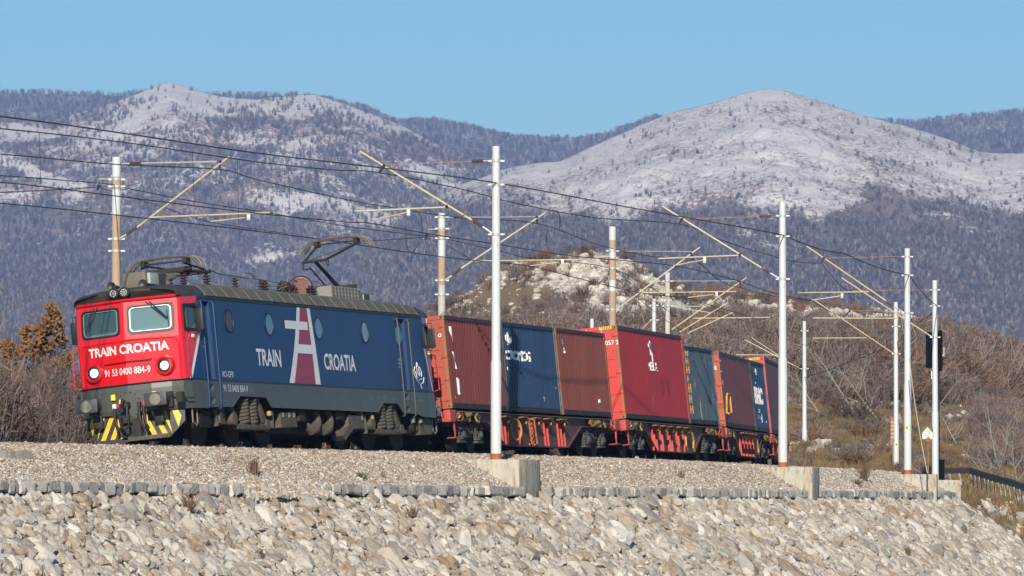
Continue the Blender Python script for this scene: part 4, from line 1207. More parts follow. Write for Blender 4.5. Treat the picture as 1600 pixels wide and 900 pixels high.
M_BRONZE = mat("roof_copper", (.10, .032, .026), .55, var=.3)
M_BAR = mat("roof_bus_bar", (.20, .19, .15), .6, .3, var=.2)
M_CHR = mat("lamp_glass", (.85, .85, .80), .08, emit=(1, .97, .9, .7))
M_LENS = mat("dark_lens", (.02, .035, .035), .15, spec=.5)
M_CAB = mat("cab_lining", (.14, .20, .20), .7, var=.1)
M_DESK = mat("cab_desk", (.30, .36, .34), .6, var=.1)
M_CURT = mat("cream_curtain", (.55, .48, .28), .8, var=.1)


def glass_mat(name, col, alpha, rough=.04):
    m = mat(name, col, rough, spec=.9); b = m.node_tree.nodes["Principled BSDF"]; b.inputs["Alpha"].default_value = alpha; return m


M_GL = glass_mat("cab_glass", (.06, .12, .13), .62)
M_GLW = glass_mat("cab_glass_with_reflection", (.16, .27, .29), .72, .10)  # one windscreen pane: its hazy bright reflection is mixed into the glass colour
M_POR = mat("porthole_glass", (.06, .15, .24), .12, spec=.8)
VS = .26          # the nose is folded along its middle: how far it falls back per metre sideways


def nose_x(y, z): return 9.72 - VS * abs(y) - max(0, z - 2.62) * .10


def side_y(x):
    ax = abs(x); return 1.5 if ax <= 8.45 else 1.5 - (ax - 8.45) * .12


def frame_ring(mb, pts, depth_dir, w_in, w_out, t):
    """a flat rubber ring along a rounded outline: pts outer loop, scaled loops inside"""
    n = len(pts); c = sum(pts, Vector()) / n
    vs = []
    for p in pts:
        d = (p - c); L_ = d.length
        i_ = c + d * (1 - w_in / L_); o_ = c + d * (1 + w_out / L_)
        vs += [i_, o_, o_ + depth_dir * t, i_ + depth_dir * t]
    fs = []
    for k in range(n):
        a = k * 4; b = ((k + 1) % n) * 4
        for j in range(4): fs.append((a + j, b + j, b + (j + 1) % 4, a + (j + 1) % 4))
    mb.add(vs, fs)


def rrect(x0, x1, z0, z1, r, n=5):
    o = []
    for cx, cz, a0 in ((x1 - r, z1 - r, 0), (x0 + r, z1 - r, 90), (x0 + r, z0 + r, 180), (x1 - r, z0 + r, 270)):
        for k in range(n + 1):
            a = math.radians(a0 + 90 * k / n); o.append((cx + r * math.cos(a), cz + r * math.sin(a)))
    return o


def holed(mb, ys, zs, holes, fn):
    """a surface of cells y x z with rectangular holes left open"""
    for a, b in zip(ys, ys[1:]):
        for c, d in zip(zs, zs[1:]):
            my, mz = (a + b) / 2, (c + d) / 2
            if any(h[0] < my < h[1] and h[2] < mz < h[3] for h in holes): continue
            mb.add([fn(a, c), fn(b, c), fn(b, d), fn(a, d)], [(0, 1, 2, 3)])


def cab(end):
    """end=+1: the front cab, -1: the rear cab"""
    e = end
    red = MB()
    WH = [(-1.19, -.12, 2.77, 3.44), (.12, 1.19, 2.77, 3.44)]
    yb = [-1.30, -1.19, -.12, 0, .12, 1.19, 1.30]
    X = lambda y, z: (e * nose_x(y, z), y, z)
    holed(red, yb, [1.54, 2.62, 2.77, 3.44, 3.60], WH, X)
    # rounded corners and cab sides with the side window opening
    for s in (1, -1):
        cor = [(1.30, None), (1.365, .05), (1.392, .14)]
        prev = None
        def C(k, z):
            y, back = cor[k]
            return (e * (nose_x(1.30, z) - (back or 0)), s * y, z)
        for k in range(2):
            for z0, z1 in ((1.54, 2.62), (2.62, 3.60)): red.add([C(k, z0), C(k + 1, z0), C(k + 1, z1), C(k, z1)], [(0, 1, 2, 3)])
        # the red part of the cab side down to the slanting white line
        xa = lambda z: nose_x(1.30, z) - .14
        line = lambda z: 8.50 if z > 2.72 else 8.50 + (2.72 - z) * .56
        S_ = lambda x, z: (e * x, s * (side_y(x) + (1.392 - side_y(xa(z))) * max(0, min(1, (x - 8.45) / (xa(z) - 8.45)))), z)
        zc = [1.54, 1.9, 2.3, 2.72, 2.77, 3.36, 3.60]
        for z0, z1 in zip(zc, zc[1:]):
            if z0 >= 2.77 and z1 <= 3.37:
                for x0, x1 in ((8.50, 8.56), (9.20, None)):
                    a0, a1 = (xa(z0), xa(z1)) if x1 is None else (x1, x1)
                    red.add([S_(x0, z0), S_(a0, z0), S_(a1, z1), S_(x0, z1)], [(0, 1, 2, 3)])
            else:
                red.add([S_(line(z0) + (0 if z0 < 2.7 else 0), z0), S_(xa(z0), z0), S_(xa(z1), z1), S_(line(z1), z1)], [(0, 1, 2, 3)])
        if True:
            # blue triangle behind the white line, and the line itself
            b = MB()
            for z0, z1 in zip(zc[:3], zc[1:4]): b.add([S_(8.45, z0), S_(line(z0), z0), S_(line(z1), z1), S_(8.45, z1)], [(0, 1, 2, 3)])
            b.add([S_(8.40, 2.72), S_(8.50, 2.72), S_(8.50, 3.6), S_(8.40, 3.6)], [(0, 1, 2, 3)])
            b.obj("cab_side_panel", M_BLUE, loco)
            w = MB(); off = lambda p: (p[0], p[1] + s * .004, p[2])
            zz = [1.56, 1.9, 2.3, 2.70]
            for z0, z1 in zip(zz, zz[1:]): w.add([off(S_(line(z0) - .10, z0)), off(S_(line(z0) + .02, z0)), off(S_(line(z1) + .02, z1)), off(S_(line(z1) - .10, z1))], [(0, 1, 2, 3)])
            w.obj("white_line", M_WSTR, loco)
        # side window: rubber, glass, curtain
        wr = rrect(8.56, 9.20, 2.77, 3.36, .10)
        m = MB(); frame_ring(m, [Vector(S_(x, z)) for x, z in wr], Vector((0, s, 0)), .03, .045, .03); f_ = m.obj("cab_side_window", M_RUB, loco)
        m = MB(); m.add([(p[0], p[1] - s * .02, p[2]) for p in [S_(x, z) for x, z in wr]], [tuple(range(len(wr)))]); m.obj("pane", M_GL, f_, False)
        m = MB()
        for k in range(7): m.cyl((e * (9.12 - k * .035), s * (side_y(9.0) - .09 - .01 * (k % 2)), 2.80), (e * (9.10 - k * .03), s * (side_y(9.0) - .09), 3.34), .02, None, 6)
        m.obj("curtain", M_CURT, loco)
    o = red.obj("nose_shell" if e > 0 else "rear_shell", M_REDP if e > 0 else mat("red_paint_shaded_rear", (.34, .015, .06), .35, var=.08), loco, True, 40)  # rear cab: the nose red with a magenta shade put into its colour
    # beads round the lower nose panel, middle strip, gutter line
    m = MB()
    bd = [(-1.30, 1.62), (-1.33, 2.40), (-1.22, 2.60), (0, 2.62), (1.22, 2.60), (1.33, 2.40), (1.32, 1.62)]
    m.tube([(e * (nose_x(y, z) + .012), y, z) for y, z in [(-1.28, 1.6), (-1.29, 2.45), (-1.2, 2.6), (-.6, 2.62), (0, 2.62), (.6, 2.62), (1.2, 2.6), (1.29, 2.45), (1.28, 1.6)]], .022, 8)
    m.tube([(e * (nose_x(0, z) + .012), 0, z) for z in (2.64, 3.0, 3.56)], .024, 6)
    m.tube([(e * (nose_x(y, 3.58) + .04), y, 3.60) for y in (-1.33, -.6, 0, .6, 1.33)], .035, 8)
    m.obj("nose_bead", M_REDP if e > 0 else MATS["red_paint_shaded_rear"], loco)
    for hi, h in enumerate(WH):
        wr = rrect(h[0], h[1], h[2], h[3], .12)
        m = MB(); frame_ring(m, [Vector((e * (nose_x(y, z)), y, z)) for y, z in wr], Vector((e, 0, 0)), .02, .025, .025); f_ = m.obj("windscreen", M_RUB, loco)
        m = MB(); frame_ring(m, [Vector((e * (nose_x(y, z)), y, z)) for y, z in rrect(h[0] + .035, h[1] - .035, h[2] + .035, h[3] - .035, .10)], Vector((e, 0, 0)), .035, .0, .02); m.obj("window_trim", M_WSTR if h[0] > 0 else M_CAB, f_)
        m = MB(); m.add([(e * (nose_x(y, z) - .02), y, z) for y, z in wr], [tuple(range(len(wr)))]); m.obj("pane", M_GLW if h[0] > 0 else M_GL, f_, False)
        # wipers
        yc = .62 if h[0] > 0 else -.74
        for k in (0, 1):
            a = (e * (nose_x(yc, 3.52) + .06), yc - .05 + k * .09, 3.53)
            b_ = (e * (nose_x(yc + .5, 3.0) + .05), yc + (.42 if h[0] > 0 else -.26) + k * .05, 3.06)
            MB().tube([a, b_], .012, 6).obj("wiper_arm", M_BLK, f_)
        bb = (yc + .44) if h[0] > 0 else (yc - .24)
        MB().tube([(e * (nose_x(bb, 3.2) + .04), bb, 3.28), (e * (nose_x(bb, 3.0) + .04), bb + .03, 2.84)], .012, 6).obj("wiper_blade", M_BLK, f_)
    # cab interior
    m = MB(); m.box(e * 7.95, e * 8.0, -1.42, 1.42, 1.6, 3.55); m.box(e * 7.95, e * 9.2, -1.36, 1.36, 1.62, 1.66); m.box(e * 7.95, e * 9.2, -1.35, 1.35, 3.52, 3.56); m.obj("cab_lining", M_CAB, loco, False)
    m = MB(); m.box(e * 8.85, e * 9.28, -1.2, 1.2, 1.66, 2.80, .05); m.box(e * 8.95, e * 9.2, -1.05, -.2, 2.80, 2.88, .02); m.box(e * 8.5, e * 8.6, .3, .85, 2.3, 3.1, .05); m.obj("driving_desk", M_DESK, loco, False)
    # lamps
    for s in (1, -1):
        y = .92 * s; x = nose_x(y, 1.9)
        lamp = MB().lathe([(.24, -.10), (.24, .10), (.225, .15), (.19, .17), (.165, .15), (.165, .10)], (e * (x - .05), y, 1.92), (e, 0, 0), 24).obj("headlight_housing", M_REDP, loco)
        MB().lathe([(.165, .09), (.160, .135), (.125, .145), (.12, .12)], (e * (x - .05), y, 1.92), (e, 0, 0), 20).obj("headlight_rim", M_RUB, lamp)
        MB().lathe([(.118, .11), (.10, .135), (.0, .15)], (e * (x - .05), y, 1.92), (e, 0, 0), 18).obj("headlight_lens", M_CHR if e > 0 else M_WSTR, lamp)
        # corner handrails
        m = MB(); m.tube([(e * 9.30, s * 1.37, 2.60), (e * 9.36, s * 1.49, 2.54), (e * 9.38, s * 1.51, 2.1), (e * 9.40, s * 1.52, 1.62), (e * 9.34, s * 1.39, 1.58)], .018, 7); m.obj("corner_handrail", M_REDP, loco)
        # mirrors
        m = MB(); m.box(e * 8.72, e * 8.80, s * 1.54, s * 1.74, 2.72, 3.26, .035); mi = m.obj("mirror", M_RUB, loco)
        MB().box(e * 8.715, e * 8.718, s * 1.57, s * 1.71, 2.76, 3.22).obj("mirror_glass", M_LENS, mi)
        m = MB(); m.tube([(e * 8.76, s * 1.46, 3.40), (e * 8.76, s * 1.66, 3.40), (e * 8.76, s * 1.68, 3.26)], .012, 6); m.tube([(e * 8.76, s * 1.64, 2.72), (e * 8.76, s * 1.60, 2.66), (e * 8.76, s * 1.47, 2.66)], .012, 6); m.obj("mirror_arm", M_BLK, mi)
        if s > 0: MB().lathe([(.05, 0), (.05, .05), (.03, .07)], (e * 8.9, 1.45, 2.60), (0, 1, 0), 10).obj("side_marker_lamp", M_CURT, loco)
    # bonnet grip bar
    m = MB(); m.tube([(e * (nose_x(-.62, 2.1)), -.62, 2.11), (e * (nose_x(-.6, 2.1) + .06), -.6, 2.11), (e * (nose_x(0, 2.1) + .06), 0, 2.11), (e * (nose_x(.6, 2.1) + .06), .6, 2.11), (e * (nose_x(.62, 2.1)), .62, 2.13)], .016, 6); m.obj("nose_grip_bar", M_REDP, loco)
    # grey lower nose
    m = MB(); lv = [(.84, -.04), (.95, 0), (1.40, 0), (1.54, -.02)]
    pl = [(8.45, 1.5), (9.15, 1.44), (9.42, 1.32), (9.58, 1.08), (9.72, .6), (9.78, 0)]
    full = pl + [(x, -y) for x, y in pl[-2::-1]]
    for (z0, o0), (z1, o1) in zip(lv, lv[1:]):
        for (xa_, ya), (xb, yb_) in zip(full, full[1:]):
            m.add([(e * (xa_ + o0 * (xa_ > 9)), ya, z0), (e * (xb + o0 * (xb > 9)), yb_, z0), (e * (xb + o1 * (xb > 9)), yb_, z1), (e * (xa_ + o1 * (xa_ > 9)), ya, z1)], [(0, 1, 2, 3)])
    m.add([(e * x, y, 1.545) for x, y in full], [tuple(range(len(full)))])
    m.obj("nose_skirt", M_SKIRT, loco, True, 50)
    MB().tube([(e * (x + .01), y, 1.55) for x, y in full], .018, 6).obj("skirt_bead", M_RUB, loco)
    # coupler plate, hook, buffers, hoses
    MB().lathe([(.36, 0), (.36, .025), (.33, .03)], (e * 9.76, 0, 1.05), (e, 0, 0), 24).obj("coupler_plate", M_SKIRT, loco)
    m = MB()
    for k in range(14):
        a = 2 * math.pi * k / 14; m.lathe([(.018, 0), (.018, .02)], (e * 9.79, .31 * math.cos(a), 1.05 + .31 * math.sin(a)), (e, 0, 0), 6)
    m.obj("plate_bolts", M_UNDD, loco)
    m = MB(); m.box(e * 9.7, e * 10.1, -.05, .05, .98, 1.12, .02); m.tube([(e * 10.05, 0, 1.1), (e * 10.18, 0, 1.16), (e * 10.24, 0, 1.06), (e * 10.16, 0, .98)], .045, 8)
    m.tube([(e * 10.14, -.09, 1.06), (e * 10.2, -.1, .8), (e * 10.14, -.1, .52), (e * 10.12, 0, .46), (e * 10.14, .1, .52), (e * 10.2, .1, .8), (e * 10.14, .09, 1.06)], .028, 7)
    m.cyl((e * 10.16, -.16, .76), (e * 10.16, .16, .76), .03); m.obj("coupling_hook", M_BLK, loco)
    for s in (1, -1):
        b = MB().box(e * 10.27, e * 10.33, s * .9 - .29, s * .9 + .29, .93, 1.26, .03).obj("buffer", mat("buffer_steel", (.07, .07, .072), .45, .4, var=.3, scale=6), loco)
        MB().lathe([(.14, 0), (.14, .004)], (e * 10.331, s * .9, 1.09), (e, 0, 0), 18).obj("buffer_grease", M_BAR, b)
        MB().lathe([(.15, -.62), (.15, -.35), (.11, -.33), (.11, -.02)], (e * 10.29, s * .9, 1.09), (e, 0, 0), 16).obj("buffer_shank", M_UNDD, b)
        MB().box(e * 9.55, e * 9.68, s * .9 - .2, s * .9 + .2, .9, 1.28, .02).obj("buffer_base", M_UNDD, b)
    hs_ = [(-.34, "w"), (-.22, "r"), (.42, "r"), (.30, "k")]
    for y, c_ in hs_:
        hz_ = MB().tube([(e * 9.72, y, 1.02), (e * 9.9, y, .98), (e * 9.98, y + .02, .78), (e * 10.0, y + .06, .56), (e * 9.94, y + .10, .44), (e * 9.9, y + .05, .40)], .035, 8).obj("brake_hose", M_BLK, loco)
        MB().box(e * 9.78, e * 9.92, y - .04, y + .04, .98, 1.10, .015).obj("hose_cock", {"w": M_WHT, "r": mat("cock_red", (.35, .03, .02), .5), "k": M_BLK}[c_], hz_)
    for y, z in ((-.38, 1.27), (-.18, 1.13)):
        if e > 0: MB().box(e * 9.80, e * 9.812, y - .055, y + .055, z - .07, z + .07).obj("yellow_tag", M_YEL, loco)
    if e > 0:
        MB().box(10.30, 10.34, .84, .94, 1.262, 1.28).obj("yellow_tag", M_YEL, loco)
        # cable sockets beside the buffers
        MB().box(9.6, 9.8, 1.24, 1.40, .98, 1.24, .02).obj("cable_socket", M_UNDD, loco)
        m = MB(); m.box(9.66, 9.72, 1.0, 1.32, 1.16, 1.19, .01); 
        m.tube([(9.45, 1.2, 1.08), (9.5, 1.46, 1.08), (9.3, 1.52, 1.08)], .02, 6); m.obj("step_bracket", M_BLK, loco)
    # snow plough with chevrons
    pz0, pz1 = .16, .86
    def PX(y, z): return (e * (9.62 - .10 * abs(y) - .10 * max(0, abs(y) - .9) * 3 + (pz1 - z) * .12), y, z)
    out = lambda z: 1.28 if z > .55 else 1.28 - (.55 - z) * .95
    m = MB(); zs_ = [pz0, .32, .55, pz1]
    for z0, z1 in zip(zs_, zs_[1:]):
        for f0, f1 in ((-1, -.6), (-.6, 0), (0, .6), (.6, 1)): m.add([PX(f0 * out(z0), z0), PX(f1 * out(z0), z0), PX(f1 * out(z1), z1), PX(f0 * out(z1), z1)], [(0, 1, 2, 3)])
    pl_ = m.obj("snow_plough", mat("plough_black", (.035, .035, .036), .6, var=.3), loco, False)
    if e > 0:
        for s in (1, -1):
            for k in range(8):
                y0 = -.05 + k * .26
                poly = [(y0, pz1 - .02), (y0 + .13, pz1 - .02), (y0 + .13 + .28, pz0 + .1), (y0 + .28, pz0 + .1)]
                poly = clip_x(poly, .26, 1.20)
                if len(poly) < 3: continue
                q = []
                for i in range(6):          # keep the stripe inside the plough's rounded outline
                    pass
                poly = [(min(y, out(z) - .02), z) for y, z in poly]
                m = MB(); strips(m, [poly], [.6, .9], lambda y, z: (PX(y * s, z)[0] + .006, y * s, z)); m.obj("warning_stripe", mat("plough_yellow", (.62, .42, .02), .55, var=.15, scale=8), pl_, False)
    MB().box(e * 9.66, e * 9.78, -.26, .26, .26, .80, .02).obj("coupler_guard", M_UNDD, loco)
    MB().box(e * 9.72, e * 9.80, -.1, 1.0, .17, .27, .01).obj("plough_blade", M_UND, loco)
    for y in (-.85, .75):
        m = MB(); m.box(e * 9.7, e * 9.8, y - .12, y + .12, .56, .86, .02); m.box(e * 9.8, e * 9.81, y - .06, y + .06, .76, .84); m.obj("jumper_socket", M_BLK, loco)


cab(1); cab(-1)
# lettering on the nose
def on_nose(y0, z0, dx=.006): return lambda a, b: (nose_x(y0 + a, z0 + b) + dx, y0 + a, z0 + b)
m = MB(); strips(m, text_polys("TRAIN CROATIA", 2.10, .225, .028), [1.05], on_nose(-1.05, 2.30)); m.obj("nose_lettering", M_WSTR, loco, False)
m = MB(); strips(m, text_polys("91 53 0400 884-9", 1.20, .17, .008), [.64], on_nose(-.64, 1.795)); m.obj("nose_number", M_WSTR, loco, False)
# sides between the cabs
blue = MB(); skirt = MB()
for s in (1, -1):
    cut = [(8.45, .88)]
    for c in (5.35, -5.35):
        cut += [(c + 1.25, .88), (c + .92, 1.17), (c - .88, 1.17), (c - 1.2, .9)]
    low = [(8.45, .86), (6.60, .90), (6.05, 1.17), (4.22, 1.17), (3.85, .92), (-4.25, .92), (-4.7, 1.17), (-5.85, 1.17), (-6.3, .92), (-7.4, .92), (-7.95, .84), (-8.45, .84)]
    poly = low + [(-8.45, 1.54), (8.45, 1.54)]
    skirt.prism(poly, 'y', s * 1.5, s * 1.47)
    # blue wall in upright panels, doors left open
    doors = [(7.66, 8.40), (-7.02, -6.20)]
    xs = [-8.40, -7.02, -6.20, 7.66, 8.40]
    for a, b in ((-8.40, -7.02), (-6.20, 7.66)):
        blue.box(a, b, s * 1.47, s * 1.50, 1.545, 3.56)
    m = MB()
    for a, b in doors: m.box(a, b, s * 1.38, s * 1.40, 1.545, 3.56)
    d_ = m.obj("door_panel", M_BLUE, loco, False)
    for a, b in doors:
        MB().box(a + .06, b - .06, s * 1.40, s * 1.415, 1.62, 3.46, .01).obj("door", M_BLUE, d_)
        m = MB(); m.box(a, a + .02, s * 1.38, s * 1.497, 1.55, 3.55); m.box(b - .02, b, s * 1.38, s * 1.497, 1.55, 3.55); m.box(a + .02, b - .02, s * 1.38, s * 1.497, 3.47, 3.55); m.obj("door_jamb", M_BLUE, d_, False)
    for a, b in doors:
        for x in (a - .03, b + .03):
            m = MB(); m.tube([(x, s * 1.50, 3.44), (x, s * 1.57, 3.46), (x, s * 1.59, 3.38), (x, s * 1.59, 2.4), (x, s * 1.59, 1.6), (x, s * 1.58, 1.0), (x, s * 1.56, .86), (x, s * 1.5, .84)], .02, 7); m.obj("door_handrail", M_BLUE if x > 7 else M_SKIRT, loco)
        for z in (1.38, 1.05):
            m = MB(); m.box((a + b) / 2 - .2, (a + b) / 2 + .2, s * 1.40, s * 1.502, z - .11, z + .07); st_ = m.obj("step_recess", M_BLK, loco, False)
            m = MB(); m.prism([((a + b) / 2 - .18, z - .1), ((a + b) / 2 + .16, z - .1), ((a + b) / 2 - .18, z + .05)], 'y', s * 1.503, s * 1.508); m.obj("step_tread", M_BAR, st_, False)
    for x in (6.39, 3.55, -.09, -3.69, -6.61):
        y = 1.50 if x > -6 else 1.415
        MB().lathe([(.30, 0), (.30, .02), (.272, .025), (.265, .01)], (x, s * y, 3.03), (0, s, 0), 28).obj("porthole", M_RUB, loco)
        MB().lathe([(.268, .0), (.26, .015), (0, .02)], (x, s * y, 3.03), (0, s, 0), 24).obj("porthole_glass", M_POR if x != 6.39 else mat("porthole_panel", (.05, .055, .09), .5), loco)
blue.obj("body_side", M_BLUE, loco, False); skirt.obj("body_skirt", M_SKIRT, loco, False)
m = MB()
for s in (1, -1):
    m.box(-8.45, 8.45, s * 1.485, s * 1.512, 1.525, 1.555)
    m.box(-8.42, 8.42, s * 1.48, s * 1.52, 3.545, 3.60)
m.obj("side_rail_bead", M_RUB, loco, False)
MB().box(-8.3, 8.3, -1.44, 1.44, 1.2, 1.5).obj("floor", M_UNDD, loco, False)
MB().box(-7.9, 7.9, -1.34, 1.34, 1.5, 3.5).obj("machine_room", M_UNDD, loco, False)
# livery: the big white and crimson letter, words and numbers
S0 = 1.5055
leg = lambda z: 1.39 + (3.53 - z) / 1.97 * 1.06 - .10 * math.sin((3.53 - z) / 1.97 * math.pi)        # outer left edge of the letter
rgt = lambda z: .43 - (3.53 - z) / 1.97 * .32 - .03 * math.sin((3.53 - z) / 1.97 * math.pi)
wl = lambda z: .22 + (3.53 - z) / 1.97 * .16
def quadband(xa, xb, z0, z1, y, n=8):
    m = MB()
    for i in range(n):
        a = z0 + (z1 - z0) * i / n; b = z0 + (z1 - z0) * (i + 1) / n
        m.add([(xa(a), y, a), (xb(a), y, a), (xb(b), y, b), (xa(b), y, b)], [(0, 1, 2, 3)])
    return m
for s in (1, -1):
    y = s * S0
    quadband(leg, rgt, 1.57, 3.53, y).obj("crimson_panel", M_CRIM, loco, False)
    m = quadband(leg, lambda z: leg(z) - wl(z), 1.57, 3.53, y + s * .003)
    m2 = quadband(lambda z: rgt(z) + wl(z), rgt, 1.57, 3.53, y + s * .003); m.add(m2.v, m2.f)
    m2 = quadband(lambda z: 2.39, lambda z: .70, 2.96, 3.17, y + s * .0045, 1); m.add(m2.v, m2.f)
    m2 = quadband(lambda z: leg(z) - .02, lambda z: rgt(z) + .02, 2.35, 2.58, y + s * .006, 1); m.add(m2.v, m2.f)
    m.obj("big_letter", M_WSTR, loco, False)
def side_text(t, xl, w, z, h, name, mt=None, bold=.0, y=S0):
    m = MB()
    for p in text_polys(t, w, h, bold): m.add([(xl - a, y, z + b) for a, b in p], [tuple(range(len(p)))])
    m.obj(name, mt or M_WSTR, loco, False)
side_text("TRAIN", 4.66, 1.76, 1.965, .43, "side_lettering", bold=.022)
side_text("CROATIA", -.32, 2.42, 1.965, .43, "side_lettering", bold=.022)
side_text("RO-GFR", 7.18, .78, 1.625, .15, "keeper_code")
side_text("91 53 0400 884-9", 7.20, 1.70, 1.27, .17, "vehicle_number")
M_FAINT = mat("faint_print", (.22, .24, .25), .6)
for x, z, w, t in ((5.3, 1.33, .2, "= ="), (5.32, 1.26, .26, "R 20"), (8.25, 1.25, .35, "00603"), (-3.6, 1.32, .25, "-P-"), (-3.6, 1.26, .3, "124 t"), (-4.2, 1.27, .3, "MR D"), (-4.75, 1.33, .22, "R 98"), (-4.75, 1.26, .22, "P 75"), (-5.5, 1.26, .14, "M"), (-7.55, 1.27, .45, "00603"), (-6.45, 2.35, .35, "ATENTIE"), (-6.45, 2.25, .35, "25 kV"), (-6.45, 2.15, .3, "50 Hz"), (8.15, 2.45, .3, "ATENTIE"), (8.15, 2.35, .3, "25 kV")):
    side_text(t, x, w, z, .055, "small_stencil", M_FAINT if z < 2 else M_WSTR, y=1.5055 if abs(x) < 6.2 or z < 2 else 1.417)
# leaf emblem near the rear cab
m = MB()
for pts in ([(-7.35, 2.1), (-7.45, 1.95), (-7.62, 1.83), (-7.85, 1.72), (-8.1, 1.78), (-8.18, 1.92)], [(-7.55, 2.08), (-7.6, 1.92), (-7.82, 1.84), (-8.0, 1.88)], [(-7.7, 2.32), (-7.62, 2.18), (-7.72, 2.02), (-7.85, 1.95)], [(-7.7, 2.32), (-7.82, 2.16), (-7.86, 1.98)], [(-7.9, 2.2), (-8.02, 2.08), (-8.0, 1.94)], [(-7.3, 1.98), (-7.42, 2.1), (-7.5, 2.2)], [(-7.85, 1.72), (-7.95, 1.62)]):
    m.tube([(x, 1.506, z) for x, z in pts], .014, 4)
m.obj("leaf_emblem", M_WSTR, loco)

# roof
m = MB(); prf = [(1.51, 3.60), (1.30, 3.86), (1.1, 3.91), (0, 3.97), (-1.1, 3.91), (-1.30, 3.86), (-1.51, 3.60)]
m.prism([(y * .985, z - .012) for y, z in prf], 'x', -7.9, 7.9); m.obj("roof", M_ROOF, loco, False)
edges = [7.95 - i * .79 for i in range(7)] + [3.2 - .16 - i * .775 for i in range(9)] + [-3.36 - i * .79 for i in range(7)]
pm = {}
def rpanel(x0, x1, s, nm="roof_panel", mt=None, lift=0.):
    m = MB(); L_ = x1 - x0
    p = [(1.505, 3.605), (1.305, 3.855), (1.12, 3.905)]
    nrm = (.035 + lift)
    q = []
    for x in (x0 + .012, x1 - .012):
        q += [(x, s * p[0][0], p[0][1]), (x, s * p[1][0], p[1][1]), (x, s * p[2][0], p[2][1]), (x, s * (p[2][0] - .0), p[2][1] + nrm), (x, s * (p[1][0] + .02), p[1][1] + nrm), (x, s * (p[0][0] + nrm * .9), p[0][1] + nrm * .4)]
    m.add(q, [(0, 1, 2, 3, 4, 5), (11, 10, 9, 8, 7, 6)] + [(i, (i + 1) % 6, (i + 1) % 6 + 6, i + 6) for i in range(6)])
    m.obj(nm, mt or M_ROOFP, loco, False)
for s in (1, -1):
    for grp in (edges[:7], edges[7:16], edges[16:]):
        for a, b in zip(grp, grp[1:]): rpanel(b, a, s)
    for x in (3.13, -3.27): rpanel(x - .08, x + .07, s, "roof_strap", M_SKIRT, .02)
    MB().box(-7.9, 7.95, s * 1.10, s * 1.14, 3.90, 3.97).obj("roof_walk_edge", M_BAR, loco, False)
M_SEAM = mat("panel_seam", (.15, .14, .11), .7)
m = MB()
for e_ in edges: m.tube([(e_, 1.545, 3.612), (e_, 1.345, 3.885)], .010, 4)
m.obj("roof_seam_bead", M_SEAM, loco)
# cab hoods
for e in (1, -1):
    m = MB()
    secs = [(7.92, 1.51, 0), (8.6, 1.49, 0), (9.25, 1.42, .05), (9.45, 1.34, .12)]
    prof_ = lambda w, d: [(w, 3.60), (w * .97, 3.72), (w * .86, 3.88 - d), (w * .5, 3.95 - d), (0, 3.97 - d), (-w * .5, 3.95 - d), (-w * .86, 3.88 - d), (-w * .97, 3.72), (-w, 3.60)]
    rings = []
    for x, w, d in secs: rings.append([(e * (x - .0), y, z) for y, z in prof_(w, d)])
    # the hood's front lip follows the folded nose
    rings.append([(e * (nose_x(y, 3.58) + .05 - max(0, (z - 3.62)) * .55), y, z) for y, z in prof_(1.36, .16)])
    m.v = [p for r_ in rings for p in r_]
    for i in range(len(rings) - 1):
        for j in range(8): m.f.append((i * 9 + j, i * 9 + j + 1, (i + 1) * 9 + j + 1, (i + 1) * 9 + j)); m.m.append(0)
    m.f.append(tuple(range((len(rings) - 1) * 9, len(rings) * 9))); m.m.append(0)
    m.f.append(tuple(range(9))[::-1]); m.m.append(0)
    m.obj("cab_hood", M_ROOFH, loco, True, 50)
    # air conditioner
    ac = MB().box(e * 7.15, e * 8.45, -.42, .22, 3.95, 4.36, .08).obj("air_conditioner", mat("ac_brown", (.10, .085, .065), .6, col2=(.14, .12, .09), scale=3), loco)
    MB().box(e * 7.5, e * 8.35, .20, .30, 4.02, 4.31, .04).obj("grille_frame", M_DESK, ac)
    m = MB()
    for k in range(8): m.box(e * (7.36 + k * .06), e * (7.38 + k * .06), .30, .315, 4.03, 4.30)
    m.obj("grille_bars", M_BLK, ac, False)
    MB().box(e * 7.2, e * 8.4, -.40, .32, 3.915, 3.955).obj("unit_base", M_WHT, ac, False)
for y, z in ((-.22, 3.80), (.06, 3.80)):
    l_ = MB().lathe([(.06, -.16), (.125, -.10), (.13, 0), (.115, .012)], (9.58, y, z), (1, 0, 0), 20).obj("roof_headlight", M_BLK, loco)
    MB().lathe([(.113, .008), (0, .02)], (9.58, y, z), (1, 0, 0), 20).obj("roof_headlight_lens", M_LENS, l_)
    m = MB()
    for k in range(9):
        a = 2 * math.pi * k / 9; m.lathe([(.014, 0), (.014, .008)], (9.598, y + .07 * math.cos(a), z + .07 * math.sin(a)), (1, 0, 0), 6)
    m.ring((9.60, y, z), (1, 0, 0), .025, .006, 12, 4); m.obj("roof_headlight_leds", M_WHT, l_)
for y, x in ((-.40, 9.2), (.30, 8.9)):
    MB().lathe([(.04, -.45), (.05, -.2), (.11, 0), (.115, .01), (.09, -.02), (0, -.05)], (x, y, 4.0), (1, 0, 0), 18).obj("horn", M_ROOFH, loco)
m = MB(); m.box(7.0, 7.3, -.1, .3, 3.97, 4.15, .03); m.obj("roof_box", mat("roof_box_tan", (.30, .21, .14), .7), loco)
MB().tube([(6.95, -.1, 4.05), (6.6, .1, 4.25), (6.45, .2, 4.3)], .07, 10).obj("air_pipe", M_UND, loco)


